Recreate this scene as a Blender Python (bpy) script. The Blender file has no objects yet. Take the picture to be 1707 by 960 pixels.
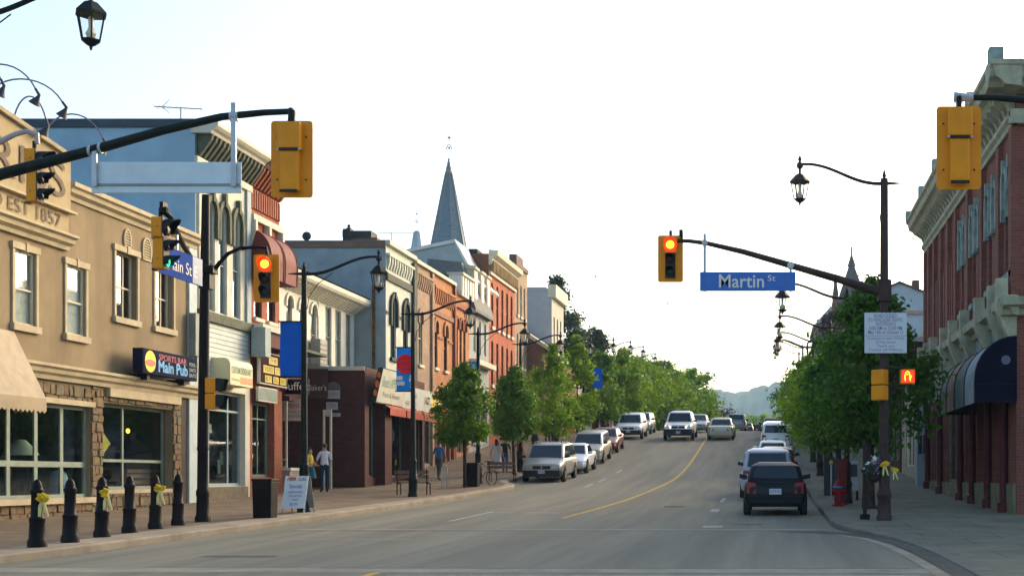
import bpy, bmesh, math, random
from mathutils import Vector, Matrix, noise
random.seed(7)
SC = bpy.context.scene
COL = SC.collection
RAD = math.radians

# ------------------------------------------------------------------ camera
cam = bpy.data.cameras.new('camera'); cam_o = bpy.data.objects.new('camera', cam); COL.objects.link(cam_o)
cam.sensor_width = 36.0; cam.lens = 36.0 * 2200 / 1707
cam.shift_x = -(1285 - 853.5) / 1707; cam.shift_y = (795 - 480) / 1707
cam.clip_start = 0.1; cam.clip_end = 9000
cam_o.location = (0, 0, 1.5); cam_o.rotation_euler = (RAD(90), 0, 0)
SC.camera = cam_o
# ------------------------------------------------------------------ sky, sun, exposure
SUN_AZ, SUN_EL = 34.0, 19.0          # azimuth from +Y towards +X, elevation
world = bpy.data.worlds.new('World'); SC.world = world; world.use_nodes = True
wn, wl = world.node_tree.nodes, world.node_tree.links
wn.clear()
sky = wn.new('ShaderNodeTexSky'); sky.sky_type = 'NISHITA'; sky.sun_disc = False
sky.sun_elevation = RAD(SUN_EL); sky.sun_rotation = RAD(SUN_AZ)
sky.altitude = 100; sky.air_density = 1.0; sky.dust_density = 3.4; sky.ozone_density = 1.0
bg = wn.new('ShaderNodeBackground'); bg.inputs['Strength'].default_value = 0.13
wo = wn.new('ShaderNodeOutputWorld')
# thin bright overcast veil: mixes the sky with its own grey level
bw = wn.new('ShaderNodeHueSaturation'); bw.inputs['Saturation'].default_value = 1.12
wl.new(sky.outputs[0], bw.inputs['Color'])
wl.new(bw.outputs[0], bg.inputs['Color']); wl.new(bg.outputs[0], wo.inputs['Surface'])
sun = bpy.data.lights.new('sun', 'SUN'); sun.energy = 1.5; sun.angle = RAD(36); sun.color = (1.0, 0.80, 0.54)
sun_o = bpy.data.objects.new('sun', sun); COL.objects.link(sun_o)
sd = Vector((math.sin(RAD(SUN_AZ)) * math.cos(RAD(SUN_EL)), math.cos(RAD(SUN_AZ)) * math.cos(RAD(SUN_EL)), math.sin(RAD(SUN_EL))))
sun_o.rotation_euler = sd.to_track_quat('Z', 'Y').to_euler(); sun_o.location = (30, 0, 60)
SC.view_settings.view_transform = 'Standard'; SC.view_settings.look = 'None'
SC.view_settings.exposure = 1.54; SC.view_settings.gamma = 1.0
SC.render.engine = 'CYCLES'
try:
    SC.cycles.volume_bounces = 1; SC.cycles.max_bounces = 8; SC.cycles.transparent_max_bounces = 24
except Exception: pass

# ------------------------------------------------------------------ materials
MATS = {}
def _n(nt, t): return nt.nodes.new(t)
def mat(name, col, rough=0.8, metal=0.0, var=0.18, scale=1.5, bump=0.0, bscale=30, spec=0.22, streak=None, emit=None, estr=0.0, coat=0.0, stain=None):
    """plain procedural material: base colour broken up by two noises, optional bump"""
    if name in MATS: return MATS[name]
    m = bpy.data.materials.new(name); m.use_nodes = True
    nt = m.node_tree; b = nt.nodes['Principled BSDF']
    b.inputs['Roughness'].default_value = rough; b.inputs['Metallic'].default_value = metal
    b.inputs['Specular IOR Level'].default_value = spec
    if coat: b.inputs['Coat Weight'].default_value = coat; b.inputs['Coat Roughness'].default_value = 0.06
    tc = _n(nt, 'ShaderNodeTexCoord')
    vec = tc.outputs['Object']
    if streak:
        mp = _n(nt, 'ShaderNodeMapping'); mp.inputs['Scale'].default_value = streak
        nt.links.new(vec, mp.inputs[0]); vec = mp.outputs[0]
    if var > 0:
        n1 = _n(nt, 'ShaderNodeTexNoise'); n1.inputs['Scale'].default_value = scale; n1.inputs['Detail'].default_value = 6; n1.inputs['Roughness'].default_value = 0.65
        nt.links.new(vec, n1.inputs['Vector'])
        cr = _n(nt, 'ShaderNodeValToRGB')
        lo = tuple(max(0, c * (1 - var * 1.6)) for c in col[:3]) + (1,); hi = tuple(min(1, c * (1 + var * 1.4)) for c in col[:3]) + (1,)
        cr.color_ramp.elements[0].position = 0.28; cr.color_ramp.elements[0].color = lo
        cr.color_ramp.elements[1].position = 0.74; cr.color_ramp.elements[1].color = hi
        nt.links.new(n1.outputs['Fac'], cr.inputs[0])
        out = cr.outputs[0]
        if stain:
            n3 = _n(nt, 'ShaderNodeTexNoise'); n3.inputs['Scale'].default_value = stain[1]; n3.inputs['Detail'].default_value = 5
            mp3 = _n(nt, 'ShaderNodeMapping'); mp3.inputs['Scale'].default_value = stain[2]
            nt.links.new(tc.outputs['Object'], mp3.inputs[0]); nt.links.new(mp3.outputs[0], n3.inputs['Vector'])
            c3 = _n(nt, 'ShaderNodeValToRGB'); c3.color_ramp.elements[0].position = 0.5; c3.color_ramp.elements[1].position = 0.72
            nt.links.new(n3.outputs['Fac'], c3.inputs[0])
            mx = _n(nt, 'ShaderNodeMix'); mx.data_type = 'RGBA'; nt.links.new(c3.outputs[0], mx.inputs[0])
            nt.links.new(out, mx.inputs[6]); mx.inputs[7].default_value = tuple(stain[0]) + (1,)
            out = mx.outputs[2]
        nt.links.new(out, b.inputs['Base Color'])
    else:
        b.inputs['Base Color'].default_value = tuple(col[:3]) + (1,)
    if bump > 0:
        n2 = _n(nt, 'ShaderNodeTexNoise'); n2.inputs['Scale'].default_value = bscale; n2.inputs['Detail'].default_value = 4
        nt.links.new(tc.outputs['Object'], n2.inputs['Vector'])
        bp = _n(nt, 'ShaderNodeBump'); bp.inputs['Strength'].default_value = bump; bp.inputs['Distance'].default_value = 0.02
        nt.links.new(n2.outputs['Fac'], bp.inputs['Height']); nt.links.new(bp.outputs[0], b.inputs['Normal'])
    if emit:
        b.inputs['Emission Color'].default_value = tuple(emit) + (1,); b.inputs['Emission Strength'].default_value = estr
    MATS[name] = m
    return m
def brick_mat(name, c1, c2, mortar, bw=0.22, bh=0.075, rough=0.85, dirt=0.35, flat=False, joint=0.009):
    if name in MATS: return MATS[name]
    m = bpy.data.materials.new(name); m.use_nodes = True; nt = m.node_tree; b = nt.nodes['Principled BSDF']
    b.inputs['Roughness'].default_value = rough; b.inputs['Specular IOR Level'].default_value = 0.25
    tc = _n(nt, 'ShaderNodeTexCoord'); sx = _n(nt, 'ShaderNodeSeparateXYZ'); nt.links.new(tc.outputs['Object'], sx.inputs[0])
    ad = _n(nt, 'ShaderNodeMath'); nt.links.new(sx.outputs[0], ad.inputs[0]); nt.links.new(sx.outputs[1], ad.inputs[1])
    cx = _n(nt, 'ShaderNodeCombineXYZ'); nt.links.new(sx.outputs[0] if flat else ad.outputs[0], cx.inputs[0]); nt.links.new(sx.outputs[1 if flat else 2], cx.inputs[1])
    br = _n(nt, 'ShaderNodeTexBrick'); br.inputs['Scale'].default_value = 1.0
    br.inputs['Brick Width'].default_value = bw; br.inputs['Row Height'].default_value = bh; br.inputs['Mortar Size'].default_value = joint
    br.inputs['Color1'].default_value = tuple(c1) + (1,); br.inputs['Color2'].default_value = tuple(c2) + (1,); br.inputs['Mortar'].default_value = tuple(mortar) + (1,)
    nt.links.new(cx.outputs[0], br.inputs['Vector'])
    n1 = _n(nt, 'ShaderNodeTexNoise'); n1.inputs['Scale'].default_value = 0.9; n1.inputs['Detail'].default_value = 8; n1.inputs['Roughness'].default_value = 0.7
    nt.links.new(tc.outputs['Object'], n1.inputs['Vector'])
    cr = _n(nt, 'ShaderNodeValToRGB'); cr.color_ramp.elements[0].position = 0.3; cr.color_ramp.elements[0].color = (1 - dirt, 1 - dirt, 1 - dirt, 1); cr.color_ramp.elements[1].position = 0.68; cr.color_ramp.elements[1].color = (1.1, 1.08, 1.05, 1)
    nt.links.new(n1.outputs['Fac'], cr.inputs[0])
    mx = _n(nt, 'ShaderNodeMix'); mx.data_type = 'RGBA'; mx.blend_type = 'MULTIPLY'; mx.inputs[0].default_value = 1
    nt.links.new(br.outputs['Color'], mx.inputs[6]); nt.links.new(cr.outputs[0], mx.inputs[7]); nt.links.new(mx.outputs[2], b.inputs['Base Color'])
    bp = _n(nt, 'ShaderNodeBump'); bp.inputs['Strength'].default_value = 0.5; bp.inputs['Distance'].default_value = 0.01; bp.invert = True
    nt.links.new(br.outputs['Fac'], bp.inputs['Height']); nt.links.new(bp.outputs[0], b.inputs['Normal'])
    MATS[name] = m
    return m
def glass_mat(name, tint=(0.75, 0.82, 0.8), ior=1.5, gl=1.0):
    if name in MATS: return MATS[name]
    m = bpy.data.materials.new(name); m.use_nodes = True; nt = m.node_tree; nt.nodes.clear()
    o = _n(nt, 'ShaderNodeOutputMaterial'); mx = _n(nt, 'ShaderNodeMixShader'); t = _n(nt, 'ShaderNodeBsdfTransparent'); g = _n(nt, 'ShaderNodeBsdfGlossy')
    f = _n(nt, 'ShaderNodeFresnel'); ge = _n(nt, 'ShaderNodeNewGeometry'); mr_ = _n(nt, 'ShaderNodeMapRange')   # same reflectance on both sides of a pane
    mr_.inputs['To Min'].default_value = ior; mr_.inputs['To Max'].default_value = 1 / ior
    nt.links.new(ge.outputs['Backfacing'], mr_.inputs['Value']); nt.links.new(mr_.outputs[0], f.inputs[0])
    t.inputs[0].default_value = tuple(tint) + (1,); g.inputs['Roughness'].default_value = 0.03; g.inputs['Color'].default_value = (gl, gl, gl, 1)
    tc = _n(nt, 'ShaderNodeTexCoord'); n1 = _n(nt, 'ShaderNodeTexNoise'); n1.inputs['Scale'].default_value = 0.8
    nt.links.new(tc.outputs['Object'], n1.inputs['Vector']); bp = _n(nt, 'ShaderNodeBump'); bp.inputs['Strength'].default_value = 0.05; bp.inputs['Distance'].default_value = 0.05
    nt.links.new(n1.outputs['Fac'], bp.inputs['Height']); nt.links.new(bp.outputs[0], g.inputs['Normal'])
    nt.links.new(f.outputs[0], mx.inputs[0]); nt.links.new(t.outputs[0], mx.inputs[1]); nt.links.new(g.outputs[0], mx.inputs[2]); nt.links.new(mx.outputs[0], o.inputs[0])
    MATS[name] = m
    return m
def leaf_mat(name, c1, c2):
    if name in MATS: return MATS[name]
    m = bpy.data.materials.new(name); m.use_nodes = True; nt = m.node_tree; nt.nodes.clear()
    o = _n(nt, 'ShaderNodeOutputMaterial'); mx = _n(nt, 'ShaderNodeMixShader'); mx.inputs[0].default_value = 0.38
    d = _n(nt, 'ShaderNodeBsdfPrincipled'); d.inputs['Roughness'].default_value = 0.55; d.inputs['Specular IOR Level'].default_value = 0.25
    t = _n(nt, 'ShaderNodeBsdfTranslucent')
    tc = _n(nt, 'ShaderNodeTexCoord'); n1 = _n(nt, 'ShaderNodeTexNoise'); n1.inputs['Scale'].default_value = 2.6; n1.inputs['Detail'].default_value = 5; n1.inputs['Roughness'].default_value = 0.8
    nt.links.new(tc.outputs['Object'], n1.inputs['Vector'])
    cr = _n(nt, 'ShaderNodeValToRGB'); cr.color_ramp.elements[0].position = 0.32; cr.color_ramp.elements[0].color = tuple(c1) + (1,); cr.color_ramp.elements[1].position = 0.7; cr.color_ramp.elements[1].color = tuple(c2) + (1,)
    nt.links.new(n1.outputs['Fac'], cr.inputs[0]); nt.links.new(cr.outputs[0], d.inputs['Base Color']); nt.links.new(cr.outputs[0], t.inputs[0])
    nt.links.new(d.outputs[0], mx.inputs[1]); nt.links.new(t.outputs[0], mx.inputs[2]); nt.links.new(mx.outputs[0], o.inputs[0])
    MATS[name] = m
    return m
GLASS = glass_mat('window glass', ior=2.1)
SHOPGLASS = glass_mat('shop glass', (0.70, 0.84, 0.76), 1.6)
CARGLASS = glass_mat('car glass', (0.30, 0.40, 0.40), 1.6)
LAMPGLASS = glass_mat('lantern glass', (0.93, 0.93, 0.88), 1.35)

# ------------------------------------------------------------------ mesh helpers
ORG = {}
class MB:
    def __init__(s): s.v = []; s.f = []; s.m = []
    def add(s, vs, fs, m=0):
        o = len(s.v); s.v += [tuple(v) for v in vs]
        for f in fs: s.f.append(tuple(i + o for i in f)); s.m.append(m)
        return s
    def quad(s, a, b, c, d, m=0): return s.add([a, b, c, d], [(0, 1, 2, 3)], m)
    def poly(s, pts, m=0): return s.add(pts, [tuple(range(len(pts)))], m)
    def box(s, x0, x1, y0, y1, z0, z1, m=0):
        vs = [(x0, y0, z0), (x1, y0, z0), (x1, y1, z0), (x0, y1, z0), (x0, y0, z1), (x1, y0, z1), (x1, y1, z1), (x0, y1, z1)]
        return s.add(vs, [(0, 3, 2, 1), (4, 5, 6, 7), (0, 1, 5, 4), (1, 2, 6, 5), (2, 3, 7, 6), (3, 0, 4, 7)], m)
    def hexa(s, vs, m=0):
        return s.add(vs, [(0, 3, 2, 1), (4, 5, 6, 7), (0, 1, 5, 4), (1, 2, 6, 5), (2, 3, 7, 6), (3, 0, 4, 7)], m)
    def obox(s, c, half, rot, m=0):
        vs = []
        for (a, b, d) in ((-1, -1, -1), (1, -1, -1), (1, 1, -1), (-1, 1, -1), (-1, -1, 1), (1, -1, 1), (1, 1, 1), (-1, 1, 1)):
            vs.append(Vector(c) + rot @ Vector((a * half[0], b * half[1], d * half[2])))
        return s.hexa(vs, m)
    def tube(s, pts, r, n=8, m=0, cap=True):
        pts = [Vector(p) for p in pts]; k = len(pts)
        rs = r if isinstance(r, (list, tuple)) else [r] * k
        rings = []; ref = None
        for i, p in enumerate(pts):
            t = (pts[min(i + 1, k - 1)] - pts[max(i - 1, 0)]).normalized()
            if ref is None: ref = t.orthogonal().normalized()
            a = (ref - t * ref.dot(t)).normalized(); b = t.cross(a); ref = a
            rings.append([p + (a * math.cos(2 * math.pi * j / n) + b * math.sin(2 * math.pi * j / n)) * rs[i] for j in range(n)])
        o = len(s.v)
        for rg in rings: s.v += [tuple(q) for q in rg]
        for i in range(k - 1):
            for j in range(n):
                s.f.append((o + i * n + j, o + i * n + (j + 1) % n, o + (i + 1) * n + (j + 1) % n, o + (i + 1) * n + j)); s.m.append(m)
        if cap:
            s.f.append(tuple(o + j for j in reversed(range(n)))); s.m.append(m)
            s.f.append(tuple(o + (k - 1) * n + j for j in range(n))); s.m.append(m)
        return s
    def lathe(s, prof, c=(0, 0, 0), n=12, m=0, axis='z', a0=0.0):
        o = len(s.v); c = Vector(c)
        for (r, h) in prof:
            for j in range(n):
                a = a0 + 2 * math.pi * j / n; x, y = r * math.cos(a), r * math.sin(a)
                p = Vector((x, y, h)) if axis == 'z' else (Vector((h, x, y)) if axis == 'x' else Vector((x, h, y)))
                s.v.append(tuple(c + p))
        k = len(prof)
        for i in range(k - 1):
            for j in range(n):
                s.f.append((o + i * n + j, o + i * n + (j + 1) % n, o + (i + 1) * n + (j + 1) % n, o + (i + 1) * n + j)); s.m.append(m)
        s.f.append(tuple(o + j for j in reversed(range(n)))); s.m.append(m)
        s.f.append(tuple(o + (k - 1) * n + j for j in range(n))); s.m.append(m)
        return s
    def prism(s, F, prof, u0, u1, m=0):
        """extrude a (d, z) profile along u"""
        k = len(prof)
        a = [F(u0, z, d) for d, z in prof]; b = [F(u1, z, d) for d, z in prof]
        fs = [(i, (i + 1) % k, k + (i + 1) % k, k + i) for i in range(k)] + [tuple(reversed(range(k))), tuple(range(k, 2 * k))]
        return s.add(a + b, fs, m)
    def fbox(s, F, u0, u1, z0, z1, d0, d1, m=0):
        return s.hexa([F(u0, z0, d0), F(u1, z0, d0), F(u1, z0, d1), F(u0, z0, d1), F(u0, z1, d0), F(u1, z1, d0), F(u1, z1, d1), F(u0, z1, d1)], m)
    def build(s, name, mats, parent=None, smooth=False, bevel=0.0):
        me = bpy.data.meshes.new(name)
        off = ORG.get(parent.name, Vector((0, 0, 0))) if parent else Vector((0, 0, 0))
        me.from_pydata([(v[0] - off[0], v[1] - off[1], v[2] - off[2]) for v in s.v], [], s.f)
        if not isinstance(mats, (list, tuple)): mats = [mats]
        for mm in mats: me.materials.append(mm)
        if len(mats) > 1: me.polygons.foreach_set('material_index', s.m)
        bm = bmesh.new(); bm.from_mesh(me); bmesh.ops.recalc_face_normals(bm, faces=bm.faces)
        bm.to_mesh(me); bm.free()
        if smooth:
            me.polygons.foreach_set('use_smooth', [True] * len(me.polygons))
            try: me.set_sharp_from_angle(angle=RAD(40))
            except Exception: pass
        o = bpy.data.objects.new(name, me); COL.objects.link(o)
        if bevel > 0:
            md = o.modifiers.new('bevel', 'BEVEL'); md.width = bevel; md.segments = 3; md.limit_method = 'ANGLE'; md.angle_limit = RAD(50)
        if parent:
            o.parent = parent; ORG[o.name] = off
        return o
def thing(name, label, cat, loc=(0, 0, 0), rz=0.0, group=None):
    o = bpy.data.objects.new(name, None); COL.objects.link(o); o.empty_display_size = 0.3
    o.location = loc; o.rotation_euler = (0, 0, rz); o['label'] = label; o['category'] = cat
    if group: o['group'] = group
    ORG[o.name] = Vector(loc)
    return o
def local(name, label, cat, loc=(0, 0, 0), rz=0.0, group=None):
    o = thing(name, label, cat, loc, rz, group); ORG[o.name] = Vector((0, 0, 0)); return o
def tag(o, label, cat, group=None):
    o['label'] = label; o['category'] = cat
    if group: o['group'] = group
    return o
def struct(o, kind='structure', label=None):
    o['kind'] = kind
    if label: o['label'] = label
    return o
def dup(root, loc, rz, label=None, scale=None):
    r = root.copy(); COL.objects.link(r); r.location = loc; r.rotation_euler = (0, 0, rz)
    if label: r['label'] = label
    if scale: r.scale = scale
    for ch in list(root.children):
        c = ch.copy(); COL.objects.link(c); c.parent = r
        for g in list(ch.children):
            d = g.copy(); COL.objects.link(d); d.parent = c
    return r
def FR(O, U, N):
    O, U, N = Vector(O), Vector(U), Vector(N)
    return lambda u, z, d=0.0: O + U * u + N * d + Vector((0, 0, z))
def FL(x): return FR((x, 0, 0), (0, 1, 0), (1, 0, 0))         # facade on the left side, u = Y, faces +X
def FRt(x): return FR((x, 0, 0), (0, 1, 0), (-1, 0, 0))       # facade on the right side, faces -X
def FE(y): return FR((0, y, 0), (1, 0, 0), (0, -1, 0))        # end wall facing the camera, u = X
def lettering(parent, txt, O, U, V, size, m, width=None, ext=0.004, align='CENTER', name='lettering', bold=0.0):
    cu = bpy.data.curves.new('t', 'FONT'); cu.body = txt; cu.size = 1.0; cu.align_x = align; cu.align_y = 'CENTER'; cu.resolution_u = 3
    cu.offset = bold
    ob = bpy.data.objects.new('t', cu); COL.objects.link(ob)
    dg = bpy.context.evaluated_depsgraph_get(); me = bpy.data.meshes.new_from_object(ob.evaluated_get(dg))
    bpy.data.objects.remove(ob); bpy.data.curves.remove(cu)
    O, U, V = Vector(O), Vector(U).normalized(), Vector(V).normalized(); N = U.cross(V)
    xs = [v.co.x for v in me.vertices]; w = (max(xs) - min(xs)) if xs else 1
    sx = size if width is None else width / w
    off = ORG.get(parent.name, Vector((0, 0, 0)))
    for v in me.vertices:
        v.co = O + U * (v.co.x * sx) + V * (v.co.y * size) + N * ext - off
    me.materials.clear(); me.materials.append(m)
    o = bpy.data.objects.new(name, me); COL.objects.link(o); o.parent = parent; ORG[o.name] = off
    return o

# ------------------------------------------------------------------ ground profile
PROF = [(-60, -0.4), (0, 0.0), (20, 0.2), (35, 0.46), (47, 0.76), (58, 1.25), (65, 1.65), (72, 2.2), (80, 3.0), (88, 3.85), (97, 4.6), (106, 5.15), (117, 5.6), (136, 6.2), (220, 8.5), (320, 11.2), (420, 13.2), (600, 14.5), (1000, 16), (3000, 18)]
def gz(y):
    n = len(PROF)
    if y <= PROF[0][0]: return PROF[0][1]
    if y >= PROF[-1][0]: return PROF[-1][1]
    for i in range(n - 1):
        if PROF[i][0] <= y <= PROF[i + 1][0]: break
    x0, y0 = PROF[i]; x1, y1 = PROF[i + 1]
    def sl(k):
        if k <= 0 or k >= n - 1:
            k = min(max(k, 1), n - 2)
        return (PROF[k + 1][1] - PROF[k - 1][1]) / (PROF[k + 1][0] - PROF[k - 1][0])
    h = x1 - x0; t = (y - x0) / h; m0, m1 = sl(i) * h, sl(i + 1) * h
    return (2 * t**3 - 3 * t**2 + 1) * y0 + (t**3 - 2 * t**2 + t) * m0 + (-2 * t**3 + 3 * t**2) * y1 + (t**3 - t**2) * m1
def lerp(tab, y):
    if y <= tab[0][0]: return tab[0][1]
    for (a, b), (c, d) in zip(tab, tab[1:]):
        if y <= c: return b + (d - b) * (y - a) / (c - a)
    return tab[-1][1]
SW = 0.14
KL = [(15, -11.75), (22, -11.5), (30, -11.4), (42, -11.2), (49, -10.75), (53.2, -10.35), (54.6, -10.6), (57.2, -11.5), (400, -11.5)]
KR = [(15, 2.8), (22, 2.75), (25, 2.55), (26.8, 2.2), (28.2, 1.6), (30, 1.42), (400, 1.4)]
SWRT = [(15, 0.02), (25, 0.025), (29.5, 0.13), (31, 0.14), (400, 0.14)]
CL = [(0, -5.45), (20, -5.45), (35, -5.35), (48, -4.9), (60, -4.45), (400, -4.4)]
def sg(y): return gz(y) + SW
def sgr(y): return gz(y) + lerp(SWRT, y)
def Zpt(px, py, Y): return 1.5 + (795 - py) * Y / 2200
def Xpt(px, Y): return (px - 1285) * Y / 2200
# ------------------------------------------------------------------ base materials
M_ASPH = mat('asphalt', (0.210, 0.190, 0.135), 0.92, var=0.20, scale=0.5, bump=0.35, bscale=60, spec=0.3, streak=(2.2, 0.10, 1), stain=((0.145, 0.138, 0.105), 0.5, (1.6, 0.06, 1)))
M_DARKASPH = mat('dark asphalt', (0.085, 0.088, 0.068), 0.85, var=0.25, scale=2, bump=0.3, bscale=60)
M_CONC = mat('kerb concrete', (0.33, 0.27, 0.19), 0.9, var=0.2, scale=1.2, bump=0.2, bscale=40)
M_PALEC = mat('pale crosswalk concrete', (0.29, 0.26, 0.19), 0.9, var=0.2, scale=1.5, bump=0.2, bscale=40)
M_SIDEL = brick_mat('brown paving', (0.185, 0.128, 0.080), (0.225, 0.162, 0.100), (0.12, 0.09, 0.06), 0.6, 0.6, 0.88, 0.35, True, 0.02)
M_SIDER = brick_mat('grey paving', (0.205, 0.192, 0.130), (0.180, 0.172, 0.120), (0.10, 0.10, 0.075), 1.5, 1.5, 0.9, 0.38, True, 0.014)
M_GRASS = mat('rough grass', (0.06, 0.09, 0.025), 0.95, var=0.35, scale=0.3)
M_WHITE = mat('worn white paint', (0.38, 0.37, 0.31), 0.8, var=0.25, scale=6)
M_YELLOW = mat('yellow road paint', (0.62, 0.36, 0.05), 0.8, var=0.25, scale=5)
M_BLACK = mat('black enamel', (0.006, 0.003, 0.0035), 0.5, var=0.3, scale=4, spec=0.14)
M_GREENP = mat('dark green pole paint', (0.009, 0.014, 0.011), 0.5, var=0.3, scale=3, spec=0.15)
M_BROWNP = mat('brown pole paint', (0.048, 0.027, 0.021), 0.55, var=0.25, scale=3)
M_GALV = mat('galvanised steel', (0.42, 0.45, 0.48), 0.45, 0.3, var=0.12, scale=5)
M_SIGY = mat('signal yellow', (0.74, 0.27, 0.006), 0.5, var=0.07, scale=4)
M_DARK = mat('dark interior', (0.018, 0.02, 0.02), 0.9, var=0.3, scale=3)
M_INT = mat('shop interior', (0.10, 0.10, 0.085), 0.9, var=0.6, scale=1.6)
M_ROOF = mat('tar roof', (0.06, 0.06, 0.065), 0.9, var=0.2, scale=2)
M_TRIMW = mat('white trim', (0.72, 0.70, 0.62), 0.6, var=0.08, scale=3)
M_TRIMC = mat('cream trim', (0.60, 0.54, 0.40), 0.7, var=0.12, scale=3)
M_CURT = mat('net curtain', (0.70, 0.68, 0.62), 0.9, var=0.25, scale=8, streak=(1, 6, 0.4))

# ------------------------------------------------------------------ ground, road, pavements
def frange(a, b, s):
    r = []; x = a
    while x < b - 1e-6: r.append(x); x += s
    return r + [b]
YS = frange(-40, 150, 1.5) + frange(154, 420, 6)
def strip(xa, xb, zf, ys, nx=1):
    mb = MB(); ny = len(ys)
    for y in ys:
        a, b = xa(y), xb(y)
        for i in range(nx + 1): mb.v.append((a + (b - a) * i / nx, y, zf(y)))
    for j in range(ny - 1):
        for i in range(nx):
            k = j * (nx + 1) + i; mb.f.append((k, k + 1, k + nx + 2, k + nx + 1)); mb.m.append(0)
    return mb
# terrain sheet to the horizon
mb = MB(); gys = frange(-60, 150, 6) + frange(160, 460, 20) + [520, 600, 700, 850, 1000, 1300, 1700, 2200, 3000, 4200]
gxs = [-3000, -1500, -700, -350, -180, -100, -60, -40, -25, -12, 2, 12, 25, 40, 60, 100, 180, 350, 700, 1500, 3000]
for y in gys:
    for x in gxs: mb.v.append((x, y, gz(y) - 0.12))
w = len(gxs)
for j in range(len(gys) - 1):
    for i in range(w - 1): k = j * w + i; mb.f.append((k, k + 1, k + w + 1, k + w)); mb.m.append(0)
struct(mb.build('ground', M_GRASS), label='grassy ground reaching the horizon')
def rl(y): return lerp(KL, y) + 0.02 if y > 15.5 else -70
def rr(y): return lerp(KR, y) - 0.02 if y > 15.5 else 70
rys = [y for y in YS if y <= 14] + [15.0, 15.49, 15.51] + [y for y in YS if y > 15.6 and y <= 420]
road = struct(strip(rl, rr, gz, rys, 6).build('road', M_ASPH, smooth=True), label='grey asphalt street rising to a crest')
sys_ = [15.5] + [y for y in YS if y > 16]
KW = [(15, 0.5), (24, 0.85), (34, 0.8), (46, 0.45), (60, 0.3), (400, 0.3)]
swl = struct(strip(lambda y: -40.0, lambda y: lerp(KL, y) - lerp(KW, y), sg, sys_, 3).build('pavement', M_SIDEL), label='brown paved sidewalk along the tan building row')
swr = struct(strip(lambda y: lerp(KR, y) + 0.3, lambda y: 40.0, sgr, sys_, 3).build('pavement', M_SIDER), label='grey sidewalk before the red brick building')
def kerb(tab, sgn, wf, lab, hf=lambda y: SW, m=None):
    mb = MB(); n = 0
    for y in sys_:
        x = lerp(tab, y); z = gz(y)
        for (dx, dz) in ((0, -0.1), (0, hf(y) * .8), (0.03, hf(y) + 0.002), (wf(y) + 0.02, hf(y) + 0.004)):
            mb.v.append((x + sgn * dx, y, z + dz))
        n += 1
    for j in range(n - 1):
        for i in range(3): k = j * 4 + i; mb.f.append((k, k + 1, k + 5, k + 4)); mb.m.append(0)
    mb.poly([mb.v[0], mb.v[1], mb.v[2], mb.v[3], (mb.v[3][0], mb.v[3][1], mb.v[0][2])])
    return struct(mb.build('kerb', m or M_CONC), label=lab)
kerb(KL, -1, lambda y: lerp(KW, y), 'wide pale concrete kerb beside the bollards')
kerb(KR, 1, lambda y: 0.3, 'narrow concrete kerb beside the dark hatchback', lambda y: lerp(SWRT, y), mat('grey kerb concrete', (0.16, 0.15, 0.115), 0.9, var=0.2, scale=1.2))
def mark(name, xa, xb, y0, y1, m, dz=0.006, step=1.5, skew=0.0):
    ys = frange(y0, y1, step) if y1 - y0 > step else [y0, y1]
    f = lambda g: (lambda y: g(y) if callable(g) else g)
    xa_ = xa if callable(xa) else (lambda y, a=xa: a); xb_ = xb if callable(xb) else (lambda y, b=xb: b)
    b = strip(xa_, xb_, lambda y: gz(y) + dz, ys)
    return b.build(name, m, road)
mark('centre_line', lambda y: lerp(CL, y) - 0.06, lambda y: lerp(CL, y) + 0.06, 34.0, 230, M_YELLOW)
mark('centre_line', lambda y: lerp(CL, y) - 0.06, lambda y: lerp(CL, y) + 0.06, 6, 18.3, M_YELLOW)
for a, b in ((32.6, 37.6), (54.5, 57), (59, 61.5), (66, 68)): mark('lane_line', lambda y: -7.75 - (y < 40) * 0.25, lambda y: -7.63 - (y < 40) * 0.25, a, b, M_WHITE)
mark('lane_line', -6.9, -5.95, 36.8, 37.1, M_WHITE); mark('lane_line', -7.9, -7.2, 36.9, 37.1, M_WHITE)
mark('lane_line', -1.75, -1.5, 37.5, 39.3, M_WHITE); mark('lane_line', -1.55, -1.1, 29.9, 30.6, M_WHITE)
mark('lane_line', -1.72, -1.58, 44, 47, M_WHITE); mark('lane_line', -1.5, -1.36, 12.0, 17.6, M_WHITE)
# pale concrete crossing bands with joints
def band(y0, y1, m, xa=None, xb=None, dz=0.003):
    mb = MB(); xs = frange(xa if xa is not None else -11.7, xb if xb is not None else 2.2, 1.2)
    for x in xs:
        t = (x + 5) * -0.011
        mb.v.append((x, y0 + t, gz(y0 + t) + dz)); mb.v.append((x, y1 + t, gz(y1 + t) + dz))
    for i in range(len(xs) - 1): mb.f.append((2 * i, 2 * i + 2, 2 * i + 3, 2 * i + 1)); mb.m.append(0)
    return mb.build('crossing_band', m, road)
band(18.35, 19.0, M_PALEC); band(17.78, 17.87, M_WHITE, -5.2, 2.0, 0.008)
band(19.02, 19.08, M_DARKASPH, -6.5, 2.0); band(28.9, 29.35, M_PALEC, -10.5, 1.3); band(28.8, 28.88, M_DARKASPH, -10.5, 1.3)
band(25.6, 25.75, M_PALEC, -10.5, -7.0)
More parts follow.
